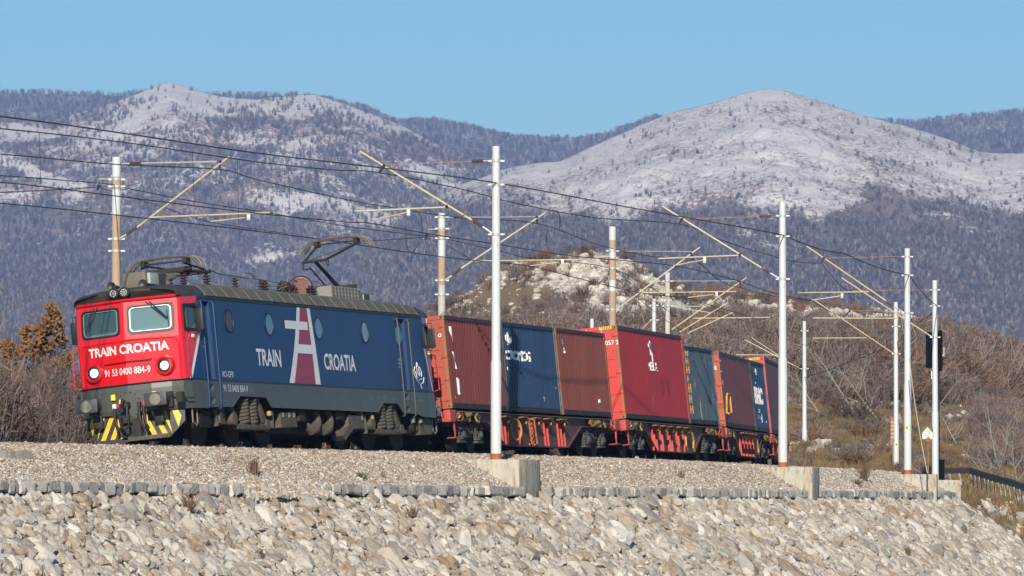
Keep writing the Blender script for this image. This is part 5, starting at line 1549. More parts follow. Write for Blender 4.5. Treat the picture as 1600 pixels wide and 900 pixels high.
def post_ins(x, y, z0, z1, r=.085, n=5, k=1.):
    m = MB(); L_ = z1 - z0; pr = [(.05, 0), (.04, .02)]
    for i in range(n):
        t = L_ * (.08 + .84 * (i + .5) / n); pr += [(.038, t - L_ * .07), (r, t - L_ * .02), (r, t + L_ * .015), (.038, t + L_ * .06)]
    pr += [(.05, L_ - .01), (.05, L_)]
    m.lathe(pr, (x, y, z0), (0, 0, 1), 14); return m.obj("roof_insulator", M_INSK, loco)


# front pantograph, folded
for x, y in ((5.0, -.5), (5.0, .5), (6.2, -.35), (6.2, .35)): post_ins(x, y, 3.97, 4.38, .10)
pan = MB(); pan.tube([(4.85, -.55, 4.42), (6.35, -.38, 4.42), (6.35, .38, 4.42), (4.85, .55, 4.42), (4.85, -.55, 4.42)], .035, 7)
pan.cyl((6.3, -.62, 4.46), (6.3, .62, 4.46), .055); pan.tube([(6.3, 0, 4.46), (4.6, 0, 4.5)], .045, 8); pan.tube([(4.6, -.35, 4.5), (4.6, .35, 4.5)], .035, 7); pan.tube([(4.6, -.3, 4.53), (6.4, -.45, 4.6)], .025, 6); pan.tube([(4.6, .3, 4.53), (6.4, .45, 4.6)], .025, 6)
fp = pan.obj("folded_pantograph", M_UNDD, loco)
def pan_head(x, z, parent, rot=0.):
    for k, dx in enumerate((-.14, .14)):
        m = MB(); pts = [(x + dx, y, z + .10 - (.22 * ((abs(y) - .62) / .36) ** 2 if abs(y) > .62 else 0) - (.10 * y * y)) for y in np.linspace(-.98, .98, 17)]
        m.tube(pts, .024, 7); m.obj("contact_strip", mat("strip_ochre", (.11, .085, .05), .6, var=.2), parent)
        m = MB()
        for s in (1, -1): m.tube([(x + dx, s * .74, z + .07), (x + dx, s * .90, z - .01), (x + dx, s * .99, z - .14), (x + dx, s * 1.0, z - .24)], .014, 6)
        m.obj("head_horn", M_BAR, parent)
    m = MB(); m.cyl((x, -.66, z - .03), (x, .66, z - .03), .022, None, 7)
    for s in (1, -1): m.box(x - .16, x + .16, s * .56 - .05, s * .56 + .05, z - .10, z + .06, .02); m.tube([(x, s * .5, z - .05), (x, s * .66, z - .12)], .03, 6)
    m.obj("head_frame", M_UNDD, parent)
pan_head(6.45, 4.68, fp)
# rear pantograph, raised
for x, y in ((-5.9, -.5), (-5.9, .5), (-7.7, 0)): post_ins(x, y, 3.97, 4.36, .10)
m = MB(); m.tube([(-5.7, -.55, 4.40), (-5.7, .55, 4.40)], .04, 8); m.tube([(-5.7, -.5, 4.40), (-7.7, -.05, 4.40)], .035, 7); m.tube([(-5.7, .5, 4.40), (-7.7, .05, 4.40)], .035, 7)
m.cyl((-6.25, -.5, 4.46), (-6.25, .5, 4.46), .055); m.box(-6.6, -6.2, -.12, .12, 4.36, 4.52, .03); m.tube([(-7.0, 0, 4.42), (-7.2, 0, 4.58), (-7.4, 0, 4.42)], .025, 6); m.tube([(-7.55, 0, 4.4), (-7.55, 0, 4.62)], .02, 6)
rp = m.obj("raised_pantograph", M_UNDD, loco)
KN = Vector((-4.55, 0, 5.12))
MB().tube([(-6.25, 0, 4.48), KN], .06, 10, True, .045).obj("lower_arm", M_UNDD, rp)
MB().tube([(-5.95, -.18, 4.42), (KN.x + .10, -.12, KN.z - .16)], .022, 7).obj("coupling_rod", M_UNDD, rp)
m = MB(); m.cyl((KN.x, -.34, KN.z), (KN.x, .34, KN.z), .04); m.tube([(KN.x + .03, -.34, KN.z), (KN.x + .1, -.3, KN.z - .2), (KN.x + .1, -.1, KN.z - .2)], .025, 6); m.ring((KN.x, .36, KN.z - .08), (0, 1, 0), .08, .014, 14, 5); m.obj("knee_joint", M_UNDD, rp)
MB().tube([(KN.x, -.30, KN.z), (-6.4, -.60, 5.62)], .032, 8).obj("upper_arm", M_UNDD, rp)
MB().tube([(KN.x, .30, KN.z), (-6.4, .60, 5.62)], .038, 8).obj("upper_arm", M_UNDD, rp)
MB().tube([(KN.x - .05, -.25, KN.z + .02), (-6.35, .55, 5.60)], .008, 5).obj("brace_wire", M_UNDD, rp)
pan_head(-6.45, 5.72, rp)
# bus bar, posts and switchgear
for x in (2.05, .15, -.15, -4.55): post_ins(x, .15, 3.97, 4.42, .09, 5)
for x in (-1.4, -1.9, -3.35): post_ins(x, .35, 3.97, 4.28, .085, 4)
post_ins(-2.45, .55, 3.97, 4.32, .12, 4)
m = MB(); m.tube([(4.85, .5, 4.50), (3.4, .25, 4.45), (2.05, .15, 4.46), (1.0, .15, 4.44)], .018, 6); m.tube([(1.3, .15, 4.55), (1.15, .15, 4.58), (.75, .15, 4.56), (.55, .15, 4.44), (.15, .15, 4.44), (-1.3, .15, 4.40), (-2.9, .2, 4.36), (-4.5, .15, 4.42)], .018, 6)
m.tube([(-.2, .15, 4.42), (-.55, .15, 4.28), (-1.2, .2, 4.32), (-1.6, .3, 4.42)], .014, 6); m.tube([(-.3, .15, 4.2), (-.9, .2, 4.2), (-1.3, .3, 4.3)], .014, 6)
m.tube([(-1.4, .3, 4.40), (-1.7, .3, 4.66), (-1.95, .3, 4.68), (-2.15, .3, 4.55)], .016, 6); m.tube([(-3.2, .3, 4.5), (-3.8, .3, 4.52), (-4.15, .3, 4.4), (-4.3, .3, 4.25)], .016, 6)
m.obj("bus_bar", M_BAR, loco)
m = MB(); m.lathe([(.10, -.05), (.30, -.02), (.33, .06), (.33, .5), (.28, .6)], (-2.95, .1, 4.30), (.9, .35, 0), 22); tb = m.obj("circuit_breaker", M_BRONZE, loco)
m = MB(); m.ring((-2.95 + .9 * .60 / .966, .1 + .35 * .60 / .966, 4.30), (.9, .35, 0), .25, .03, 22, 6); m.obj("breaker_ring", M_BAR, tb)
m = MB(); m.lathe([(.12, 0), (.2, .1), (.2, .3), (.1, .45)], (-1.55, .1, 4.02), (0, .2, 1), 14); m.obj("voltage_transformer", M_UNDD, loco)
MB().cyl((-1.5, .15, 4.3), (-2.3, .15, 4.33), .05).obj("breaker_arm", M_BRONZE, loco)
m = MB(); m.cyl((-2.9, .1, 4.33), (-3.6, .1, 4.42), .06); m.box(-3.7, -3.4, .0, .2, 4.3, 4.5, .03); m.obj("breaker_arm", M_BRONZE, loco)
rg_ = MB(); rg_.box(-6.05, -3.95, -.6, .60, 3.95, 4.38); o = rg_.obj("brake_resistor_box", mat("resistor_mesh_grey", (.16, .16, .15), .7, col2=(.24, .24, .22), scale=9), loco, False)
m = MB()
for k in range(9): m.box(-6.04 + k * .255, -6.02 + k * .255, .60, .62, 3.96, 4.37)
for z in (4.02, 4.12, 4.22, 4.32): m.box(-6.04, -3.96, .60, .61, z, z + .012)
m.obj("box_ribs", M_SEAM, o, False)

# running gear
def wheelset(mb_w, x, R, y=.75):
    for s in (1, -1): mb_w.lathe([(R * .3, 0), (R * .9, .02), (R, .02), (R, .13), (R + .03, .14), (R + .03, .165), (R * .9, .165)], (x, s * (y - .09), R), (0, s, 0), 28)
    mb_w.cyl((x, -y, R), (x, y, R), .09)


def coil(mb, x, y, z0, z1, r, n, w):
    pts = [(x + r * math.cos(t), y + r * math.sin(t), z0 + (z1 - z0) * t / (2 * math.pi * n)) for t in np.linspace(0, 2 * math.pi * n, n * 12)]
    mb.tube(pts, w, 6)


for c in (5.15, -5.15):
    for dx in (2.25, 0, -2.25):
        m = MB(); wheelset(m, c + dx, .62); m.obj("wheelset", M_UNDD, loco)
    m = MB(); 
    for s in (1, -1):
        m.box(c - 3.2, c + 3.2, s * .98, s * 1.10, .55, .92, .03)
        m.box(c - .4, c + .4, s * 1.0, s * 1.2, .35, .6, .03)
    m.obj("bogie_frame", M_UNDD, loco)
    for s in (1, -1):
        for k, dx in enumerate((.28, -.30)):
            m = MB(); coil(m, c + dx + .05, s * 1.28, .54, 1.16, .16, 7, .042); m.obj("bogie_spring", M_UND, loco)
        MB().box(c - 1.05, c + 1.1, s * 1.16, s * 1.42, .36, .50, .04).obj("spring_beam", M_UND, loco)
        m = MB(); m.cyl((c + 1.25, s * 1.22, .62), (c + 1.25, s * 1.44, .62), .17); m.cyl((c - 1.15, s * 1.25, .50), (c - 1.15, s * 1.42, .50), .13); m.obj("pivot_drum", M_UND, loco)
        m = MB(); m.prism([(c + .95, .60), (c + 1.22, 1.10), (c + 1.35, 1.12), (c + 1.3, .6)], 'y', s * 1.30, s * 1.38); m.prism([(c - .70, 1.16), (c - .55, 1.16), (c - .95, .55), (c - 1.15, .6)], 'y', s * 1.30, s * 1.38); m.prism([(c + 1.9, 1.0), (c + 2.15, .98), (c + 2.2, .50), (c + 1.85, .46)], 'y', s * 1.28, s * 1.40); m.obj("bogie_bracket", M_UND, loco)
        for dx in (2.25, 0, -2.25):
            m = MB(); m.box(c + dx - .2, c + dx + .2, s * 1.05, s * 1.26, .42, .80, .04); m.lathe([(.16, 0), (.16, .06), (.1, .09)], (c + dx, s * 1.26, .60), (0, s, 0), 16); m.obj("axlebox", M_UNDD, loco)
            MB().box(c + dx + .48, c + dx + .62, s * .7, s * .86, .2, 1.0, .02).obj("brake_block", M_UNDD, loco)
U_ = lambda a, b, z0, z1, nm, mt=M_UND, y0=1.0, y1=1.40, bev=.03: [MB().box(a, b, s * y0, s * y1, z0, z1, bev).obj(nm, mt, loco) for s in (1, -1)]
for s in (1, -1):
    MB().prism([(3.10, .80), (1.95, .86), (1.93, .46), (3.08, .44)], 'y', s * 1.05, s * 1.42).obj("sand_box", M_UND, loco)
    MB().prism([(-2.05, .84), (-3.05, .80), (-3.05, .50), (-2.35, .46), (-1.65, .16), (-1.45, .28), (-2.0, .55)], 'y', s * 1.10, s * 1.42).obj("sand_box", M_UND, loco)
    MB().prism([(-7.85, .70), (-8.5, .86), (-8.95, .80), (-8.9, .40), (-7.9, .38)], 'y', s * 1.0, s * 1.36).obj("sand_box", M_UND, loco)
    for x in (.35, -.60):
        m = MB(); m.tube([(x - .25, s * 1.25, .88), (x - .22, s * 1.3, .62), (x, s * 1.32, .46), (x + .28, s * 1.3, .40), (x + .42, s * 1.25, .52)], [.12, .14, .15, .13, .10], 10); m.obj("air_tank", M_UND, loco)
        MB().box(x - .3, x - .2, s * 1.2, s * 1.36, .7, .92).obj("tank_hanger", M_UNDD, loco)
    U_(1.15, 1.68, .62, .90, "valve_box"); U_(-1.80, -1.22, .70, .90, "junction_box")
    m = MB(); m.cyl((3.55, s * 1.33, .85), (3.6, s * 1.33, .42), .07, .08, 10); m.cyl((-3.4, s * 1.35, .86), (-3.45, s * 1.35, .36), .06, .07, 10); m.cyl((7.45, s * 1.30, .82), (7.45, s * 1.32, .42), .07, None, 10); m.obj("damper", M_UND, loco)
    m = MB()
    for x, w in ((3.85, .14), (-3.9, .14)): m.box(x - w / 2, x + w / 2, s * 1.36, s * 1.46, .72, .84, .02)
    m.obj("drain_valve", mat("brass_tan", (.38, .25, .08), .6), loco)
    m = MB()
    for x in (2.9, 2.45, 2.1, -3.1, -7.3, -7.9): m.lathe([(.05, 0), (.09, .05), (.07, .16)], (x, s * 1.34, .84), (0, .3 * s, -1), 10)
    m.obj("pipe_cocks", M_BAR, loco)
    m = MB(); m.tube([(-9.15, s * 1.3, .82), (-9.15, s * 1.3, .5), (-9.3, s * 1.3, .42), (-9.45, s * 1.3, .5), (-9.45, s * 1.3, .82)], .022, 6); m.tube([(9.1, s * 1.36, .86), (9.12, s * 1.36, .5), (8.95, s * 1.38, .42), (8.8, s * 1.36, .5), (8.8, s * 1.36, .84)], .022, 6); m.obj("step_stirrup", M_BAR, loco)
    U_(7.9, 8.6, .38, .80, "lower_step_box", M_UNDD, 1.1, 1.36)
MB().box(-3.2, 3.2, -1.0, 1.0, .35, 1.2, .05).obj("transformer_tank", M_UNDD, loco)
MB().box(-9.3, 9.3, -.9, .9, .55, 1.2, .05).obj("main_frame", M_UNDD, loco)

# ================================================================== WAGONS AND CONTAINERS
M_WAG = mat("wagon_maroon_steel", (.085, .030, .040), .7, col2=(.12, .05, .05), scale=2.5, bump=.1, spots=[((.16, .10, .07), 5, .62, .1)])
M_WDK = mat("wagon_dark", (.020, .017, .017), .85, var=.3, scale=6)
M_WSP = mat("bogie_grime", (.045, .042, .040), .8, col2=(.08, .075, .07), scale=6)
M_SAL = mat("faded_red_paint", (.44, .065, .05), .65, col2=(.34, .05, .04), scale=4, spots=[((.25, .07, .04), 9, .62, .08)])
M_STR = mat("stanchion_red", (.46, .055, .045), .6, var=.2, scale=6)
M_YLV = mat("lever_yellow", (.50, .30, .04), .6, var=.2, scale=8)
M_ORG = mat("rust_orange", (.34, .12, .035), .75, var=.35, scale=7)
M_RBR = mat("rust_bracket", (.20, .075, .045), .8, var=.3, scale=8)
WC = (20.59 + 9.2, 40.84 + 9.2, 60.86 + 9.2, 80.56 + 6.1)


def coil2(mb, x, y, z0, z1, r, n, w):
    prf = [(r * .6, 0)]
    for i in range(n):
        t = (z1 - z0) * (i + .5) / n; h = (z1 - z0) / n
        prf += [(r * .72, t - h * .42), (r, t - h * .22), (r, t + h * .22), (r * .72, t + h * .42)]
    mb.lathe(prf + [(r * .6, z1 - z0)], (x, y, z0), (0, 0, 1), 12)


def y25(c, t):
    for dx in (.9, -.9):
        m = MB(); wheelset(m, c + dx, .46, .75); m.obj("wheelset", M_WDK, t)
    for s in (1, -1):
        m = MB(); m.prism([(c + 1.55, .62), (c + .45, .66), (c + .28, .40), (c - .28, .40), (c - .45, .66), (c - 1.55, .62), (c - 1.55, .80), (c - .5, .84), (c, .72), (c + .5, .84), (c + 1.55, .80)], 'y', s * .95, s * 1.06); m.obj("bogie_side", M_WDK, t)
        for dx in (.9, -.9):
            m = MB()
            for q in (-.24, .24): coil2(m, c + dx + q, s * 1.04, .30, .68, .085, 5, .02)
            m.box(c + dx - .36, c + dx + .36, s * .98, s * 1.12, .24, .30, .01); m.obj("axle_spring", M_WSP, t)
            m = MB(); m.box(c + dx - .13, c + dx + .13, s * .98, s * 1.14, .32, .60, .03); m.lathe([(.11, 0), (.10, .05), (.05, .07)], (c + dx, s * 1.14, .46), (0, s, 0), 12); m.tube([(c + dx - .05, s * 1.1, .6), (c + dx + .1, s * 1.13, .72), (c + dx + .3, s * 1.12, .5)], .02, 5); m.obj("axlebox", M_WSP, t)
        m = MB(); m.tube([(c - .3, s * 1.05, .62), (c - .1, s * 1.1, .50), (c + .1, s * 1.1, .52), (c + .25, s * 1.06, .66)], .04, 6)
        for k in range(4): m.cyl((c - .1 + k * .08, s * 1.10, .62), (c - .1 + k * .08, s * 1.10, .74), .02, None, 6)
        m.obj("brake_linkage", M_WSP, t)


def wagon(i, L, label, stan, ladder=False):
    """L: half length of the underframe; the two ends carry buffers"""
    M = frame(WC[i], 14.2 if i < 3 else 9.0)
    t = thing("container_wagon", label, "wagon", M, "flat wagons carrying the containers")
    bc = 7.1 if i < 3 else 4.4
    b0, b1 = (3.62, 5.5) if i < 3 else (1.6, 2.6)
    m = MB()
    for s in (1, -1):
        m.prism([(L, .84), (L, 1.08), (-L, 1.08), (-L, .84), (-b1, .84), (-b1 + .3, .76), (-b0, .20), (b0, .20), (b1 - .3, .76), (b1, .84)], 'y', s * 1.06, s * 1.09)
    m.obj("side_sill", M_WAG, t, False)
    m = MB()
    pth = [(L, .85), (b1, .85), (b1 - .3, .77), (b0, .205), (-b0, .205), (-b1 + .3, .77), (-b1, .85), (-L, .85)]
    for s in (1, -1):
        for (x0, z0), (x1, z1) in zip(pth, pth[1:]):
            d = Vector((x1 - x0, 0, z1 - z0)).normalized(); n_ = Vector((-d.z, 0, d.x)) * .014
            q = []
            for (x, z) in ((x0, z0), (x1, z1)):
                for y in (s * 1.0, s * 1.17): q += [(x - n_.x, y, z - n_.z), (x + n_.x, y, z + n_.z)]
            m.add(q, [(0, 1, 3, 2), (4, 6, 7, 5), (0, 4, 5, 1), (2, 3, 7, 6), (0, 2, 6, 4), (1, 5, 7, 3)])
        m.box(-L, L, s * .98, s * 1.20, 1.08, 1.10)
    m.obj("sill_flange", M_WAG, t, False)
    m = MB()
    for s in (1, -1): m.box(-L + .1, L - .1, s * 1.205, s * 1.215, 1.085, 1.105)
    m.obj("edge_strip", M_SEAM, t, False)
    m = MB(); m.box(-L, L, -1.0, 1.0, .70, 1.07); m.box(-b0, b0, -.9, .9, .3, .7); m.obj("underframe", M_WDK, t, False)
    for e in (1, -1):
        m = MB(); m.box(e * (L - .02), e * (L + .35), -1.22, 1.22, .80, 1.10, .02); m.obj("headstock", M_SAL, t)
        m = MB(); m.box(e * (L - .25), e * (L + .38), 1.10, 1.29, .78, 1.12, .03)
        for k in (0, 1): m.lathe([(.05, 0), (.05, .004)], (e * (L - .08 + k * .26), 1.292, 1.03), (0, 1, 0), 10)
        m.obj("headstock_end", M_SAL, t)
        for s in (1, -1):
            m = MB(); m.lathe([(.13, 0), (.13, .28), (.10, .30), (.10, .46), (.23, .48), (.23, .53), (.16, .55)], (e * (L + .35), s * .875, .95), (e, 0, 0), 18); m.obj("buffer", M_WSP, t)
        m = MB(); m.cyl((e * (L - .05), 1.24, .78), (e * (L - .1), 1.24, .52), .03, None, 6); m.cyl((e * (L - .1), 1.24, .55), (e * (L - .1), 1.24, .36), .022, None, 6); m.box(e * (L - .45), e * (L + .2), 1.08, 1.30, .33, .36, .01); m.obj("shunter_step", M_SAL, t)
        m = MB(); m.tube([(e * (L - .35), 1.24, .98), (e * (L - .45), 1.30, 1.06), (e * (L - .80), 1.30, 1.06), (e * (L - .90), 1.30, .92), (e * (L - .8), 1.28, .82), (e * (L - .45), 1.28, .82), (e * (L - .35), 1.24, .98)], .02, 6); m.obj("grip_handle", M_RBR, t)
        # brake levers and plates in yellow
        x = e * (L - 1.9)
        m = MB()
        if e > 0 or i == 3:
            m.prism([(x + .55, 1.06), (x - .25, 1.08), (x + .10, .80)], 'y', 1.215, 1.235)
            m.tube([(x - .75, 1.22, 1.04), (x - .45, 1.26, .98), (x - .5, 1.26, .84), (x - .8, 1.24, .80), (x - .95, 1.22, .92), (x - .75, 1.22, 1.04)], .035, 6)
            m.tube([(x + .9, 1.22, 1.0), (x + 1.3, 1.26, .94)], .045, 6)
        else:
            m.lathe([(.05, 0), (.05, .02)], (x, 1.23, .97), (0, 1, 0), 8)
            for dx in (.62, -.05): m.prism([(x + dx, .84), (x + dx + .45, .86), (x + dx + .62, 1.02), (x + dx + .15, 1.06), (x + dx - .18, .96)], 'y', 1.215, 1.24)
            m.tube([(x - .3, 1.24, 1.0), (x - .5, 1.26, .86)], .04, 6)
        m.obj("brake_lever", M_YLV, t)
        m = MB(); m.tube([(x + .9, 1.25, .84), (x - .55, 1.25, 1.05)], .022, 6); m.box(x - .9, x - .6, 1.18, 1.26, .86, 1.0, .03); m.box(x + .7, x + 1.0, 1.16, 1.24, .88, 1.02, .03); m.obj("brake_rigging", M_BLK, t)
        m = MB(); m.box(x - 1.05, x - .75, 1.15, 1.25, .92, 1.0, .02); m.box(x + .75, x + 1.15, 1.15, 1.25, .92, 1.06, .02); m.obj("rigging_bracket", M_RBR, t)
    for e in (1, -1): y25(e * bc, t)
    # stowed stanchions along the belly, with brackets above
    for k, (x, n) in enumerate(stan):
        g = None
        for q in range(n):
            xx = x - q * .36
            m = MB(); m.prism([(xx + .05, .93), (xx - .05, .93), (xx - .08, .225), (xx + .02, .225)], 'y', 1.095, 1.125); m.prism([(xx + .05, .90), (xx + .038, .90), (xx + .008, .225), (xx + .02, .225)], 'y', 1.127, 1.155)
            m.obj("stanchion", M_STR, t)
        m = MB(); m.box(x - .45, x + .22, 1.10, 1.34, .985, 1.03, .01); m.prism([(x - .1, .98), (x - .62, .86), (x - .62, .90), (x - .1, 1.02)], 'y', 1.20, 1.32); m.obj("locking_bracket", M_RBR, t)
        MB().lathe([(.055, 0), (.055, .06), (.03, .08)], (x - .28, 1.22, .87), (0, 1, 0), 8).obj("locking_knob", M_YLV, t)
    if ladder:
        m = MB(); m.ring((2.45, 1.2, .66), (0.25, 1, 0), .30, .028, 22, 6); m.obj("cable_loop", M_YLV, t)
        m = MB(); m.tube([(1.5, 1.14, 1.0), (1.35, 1.3, .95), (1.2, 1.3, .25), (1.5, 1.3, .23)], .028, 6); m.tube([(.85, 1.14, 1.0), (.72, 1.3, .95), (.6, 1.3, .25), (.9, 1.3, .23)], .028, 6)
        for z in (.36, .5, .64, .78): m.cyl((1.25, 1.28, z), (.68, 1.28, z), .018, None, 5)
        m.obj("rack_ladder", M_ORG, t)
    if i == 1:
        m = MB(); m.tube([(-2.6, 1.2, .93), (-2.75, 1.28, .85), (-2.95, 1.28, .6), (-2.85, 1.26, .35), (-3.0, 1.26, .24)], .03, 6); m.tube([(-1.2, 1.2, .9), (-1.45, 1.28, .7), (-1.35, 1.28, .4), (-1.6, 1.26, .26)], .028, 6); m.obj("hose", M_YLV, t)
    if i == 2:
        m = MB(); m.tube([(-1.9, 1.2, .95), (-2.15, 1.28, .8), (-2.3, 1.28, .5), (-2.2, 1.28, .35)], .03, 6); m.obj("hose", M_YLV, t)
        m = MB(); m.tube([(9.3, 1.3, 1.6), (9.3, 1.36, 2.2), (9.2, 1.38, 2.28), (8.45, 1.38, 2.28), (8.3, 1.38, 2.2), (8.3, 1.38, 1.7), (8.4, 1.38, 1.62), (9.3, 1.36, 1.6)], .035, 6); m.obj("yellow_grab_frame", M_YLV, t)
    MB().box(L - .05, L, -1.0, .9, 1.1, 1.16).obj("end_plate", M_WDK, t)
    return t


wagon(0, 9.35, "first flat wagon behind the locomotive, yellow cable loop on its side", [(3.75, 3), (1.80, 1), (.35, 1), (-1.05, 2), (-2.65, 3)], True)
wagon(1, 9.35, "second flat wagon, close row of red stanchions under the long red container", [(4.1, 3), (2.6, 2), (1.15, 3), (-.55, 2), (-1.9, 2)])
wagon(2, 9.35, "third flat wagon, under the maroon and navy containers, yellow grab frame at its front end", [(3.4, 2), (2.1, 2), (.8, 2), (-.5, 2), (-1.8, 2)])
wagon(3, 6.3, "last flat wagon, mostly hidden by the second white mast", [(.8, 2)])


# corrugated containers
def cont_mat(name, c, c2, streak, st=.62, rough=.55):
    return mat(name, c, rough, col2=c2, scale=1.3, stretch=(1, 1, .35), bump=.15, bscale=12, spots=[(streak, 7, st, .10, (1.6, 1, .14)), (tuple(x * .45 for x in c), 3.2, .64, .12, (1.2, 1, .3)), ((.20, .10, .06), 16, .68, .06)])


def container(i, xf, L, hgt, label, paint, rail_, postA, postB, pitch=.278, dep=.05, door=True, endp=None, header=False, endno=None, kind="shipping_container", oneseg=False):
    """xf: x of the front end in the wagon's frame; front end carries the doors"""
    M = frame(WC[i], 14.2 if i < 3 else 9.0) @ Matrix.Translation((xf - L / 2, 0, 1.17))
    t = thing(kind, label, "container", M, "shipping containers on the wagons")
    h2 = L / 2; Wd = 1.219; endp = endp or paint
    # corner posts, rails, castings
    for e in (1, -1):
        for s in (1, -1):
            m = MB(); m.box(e * h2, e * (h2 - .15), s * Wd, s * (Wd - .08), .118, hgt - .118); m.obj("corner_post", postA if e > 0 else postB, t, False)
            for z0, z1 in ((0, .118), (hgt - .118, hgt)):
                m = MB(); m.box(e * (h2 + .004), e * (h2 - .174), s * (Wd + .003), s * (Wd - .16), z0, z1, .008); c_ = m.obj("corner_casting", postA if e > 0 else postB, t)
                if s > 0:
                    m = MB(); m.lathe([(.036, 0), (.036, .002)], (e * (h2 - .085), Wd + .0035, (z0 + z1) / 2), (0, 1, 0), 10); m.lathe([(.03, 0), (.03, .002)], (e * (h2 + .0045), Wd - .08, (z0 + z1) / 2), (e, 0, 0), 10); m.obj("casting_hole", M_BLK, c_)
    for s in (1, -1):
        MB().box(-h2 + .175, h2 - .175, s * Wd, s * (Wd - .055), hgt - .115, hgt - .01).obj("top_rail", rail_, t, False)
        MB().box(-h2 + .175, h2 - .175, s * (Wd - .005), s * (Wd - .05), .01, .155).obj("bottom_rail", M_WDK if s > 0 else rail_, t, False)
        if L < 7 or oneseg:
            m = MB()
            for x in (-1.05, 1.05): m.box(x - .18, x + .18, s * (Wd - .002), s * (Wd + .002), .03, .12)
            m.obj("fork_pocket", M_BLK, t, False)
    x0, x1 = -h2 + .15, h2 - .15
    n = round((x1 - x0 - .08) / pitch); p = (x1 - x0 - .08) / n
    brk = [x0]; yy = [Wd - .012]
    for k in range(n):
        a = x0 + .04 + k * p
        for f_, y in ((.0, Wd - .012), (.26, Wd - .012), (.5, Wd - .012 - dep), (.76, Wd - .012 - dep)): brk.append(a + f_ * p); yy.append(y)
        if k == n - 1: brk.append(a + p); yy.append(Wd - .012)
    brk.append(x1); yy.append(Wd - .012)
    for s in (1, -1):
        m = MB()
        zs_ = [.155, hgt - .115]
        for k in range(len(brk) - 1): m.add([(brk[k], s * yy[k], zs_[0]), (brk[k + 1], s * yy[k + 1], zs_[0]), (brk[k + 1], s * yy[k + 1], zs_[1]), (brk[k], s * yy[k], zs_[1])], [(0, 1, 2, 3)])
        m.obj("side_panel", paint, t, False)
    MB().box(-h2 + .05, h2 - .05, -Wd + .056, Wd - .056, hgt - .06, hgt - .03).obj("roof", paint, t, False)
    MB().box(-h2 + .1, h2 - .1, -Wd + .06, Wd - .06, .02, .12).obj("floor", M_WDK, t, False)
    # ends: frame, two door leaves with corrugation and lock rods at the front, plain corrugation behind
    for e in (1, -1):
        m = MB(); m.box(e * (h2 - .002), e * (h2 - .10), -Wd + .16, Wd - .16, hgt - .118, hgt - .005); m.box(e * (h2 - .002), e * (h2 - .10), -Wd + .16, Wd - .16, 0.0, .12); m.obj("end_beam", endp, t, False)
        m = MB()
        if e > 0 and door:
            for s in (1, -1):
                d = MB(); d.box(h2 - .06, h2 - .02, s * .012, s * (Wd - .085), .125, hgt - .125); leaf = d.obj("door_leaf", endp, t, False)
                d = MB()
                for k in range(5):
                    zc = .35 + k * (hgt - .7) / 4.0; d.prism([(s * .06, zc - .14), (s * (Wd - .16), zc - .14), (s * (Wd - .20), zc - .08), (s * (Wd - .20), zc + .08), (s * (Wd - .16), zc + .14), (s * .06, zc + .14)], 'x', h2 - .02, h2 + .0)
                d.obj("door_rib", endp, leaf, False)
                for q in (.25, .72):
                    d = MB(); d.cyl((h2 + .03, s * q, .06), (h2 + .03, s * q, hgt - .05), .017, None, 8)
                    for zc in (.2, .8, 1.4, hgt - .3): d.box(h2, h2 + .05, s * q - .05, s * q + .05, zc - .03, zc + .03)
                    d.box(h2 + .04, h2 + .06, s * q - .02, s * q + .32 * (1 if s < 0 else -1), .95, .99); d.obj("lock_rod", M_STEEL, leaf)
                d = MB()
                for zc in (.25, .82, 1.45, hgt - .3): d.box(h2 - .02, h2 + .018, s * (Wd - .16), s * (Wd - .01), zc - .05, zc + .05, .01)
                d.obj("door_hinge", endp, leaf)
        else:
            for k in range(9):
                y = -1.05 + k * .2335; m.prism([(e * (h2 - .05), y), (e * (h2 - .05), y + .08), (e * (h2 - .09), y + .12), (e * (h2 - .09), y + .19)][::1] + [(e * (h2 - .11), y + .19), (e * (h2 - .11), y)], 'z', .12, hgt - .12)
            m.obj("end_wall", endp, t, False)
    if header:
        m = MB()
        for k in range(6):
            y = Wd - .20 - k * .055; m.add([(h2 + .001, y, hgt - .10), (h2 + .001, y - .03, hgt - .10), (h2 + .001, y - .05, hgt - .02), (h2 + .001, y - .02, hgt - .02)], [(0, 1, 2, 3)])
        b_ = MB().box(h2 - .001, h2 + .0008, Wd - .18, Wd - .56, hgt - .108, hgt - .014).obj("height_warning_plate", M_YEL, t, False)
        m.obj("warning_bar", M_INK, b_, False)
    if endno:
        for (tx, y0, w, z, hh) in endno:
            m = MB(); strips(m, text_polys(tx, w, hh, .01), [], lambda a, b, y0=y0, z=z: (h2 + .004, y0 + a, z + b)); m.obj("container_number", M_WHT, t, False)
    t["_"] = 0; del t["_"]
    Y = lambda x: float(np.interp(x, brk, yy)) + .004
    def put(polys, name, m_, par=None):
        """lay flat marks on the corrugated side: polygons in (wagon x measured to the left, height above rail)"""
        m = MB(); cx = xf - L / 2
        strips(m, [[(a - cx, b - 1.17) for a, b in p] for p in polys], brk, lambda x, z: (x, Y(x), z)); return m.obj(name, m_, par or t, False)
    return t, put


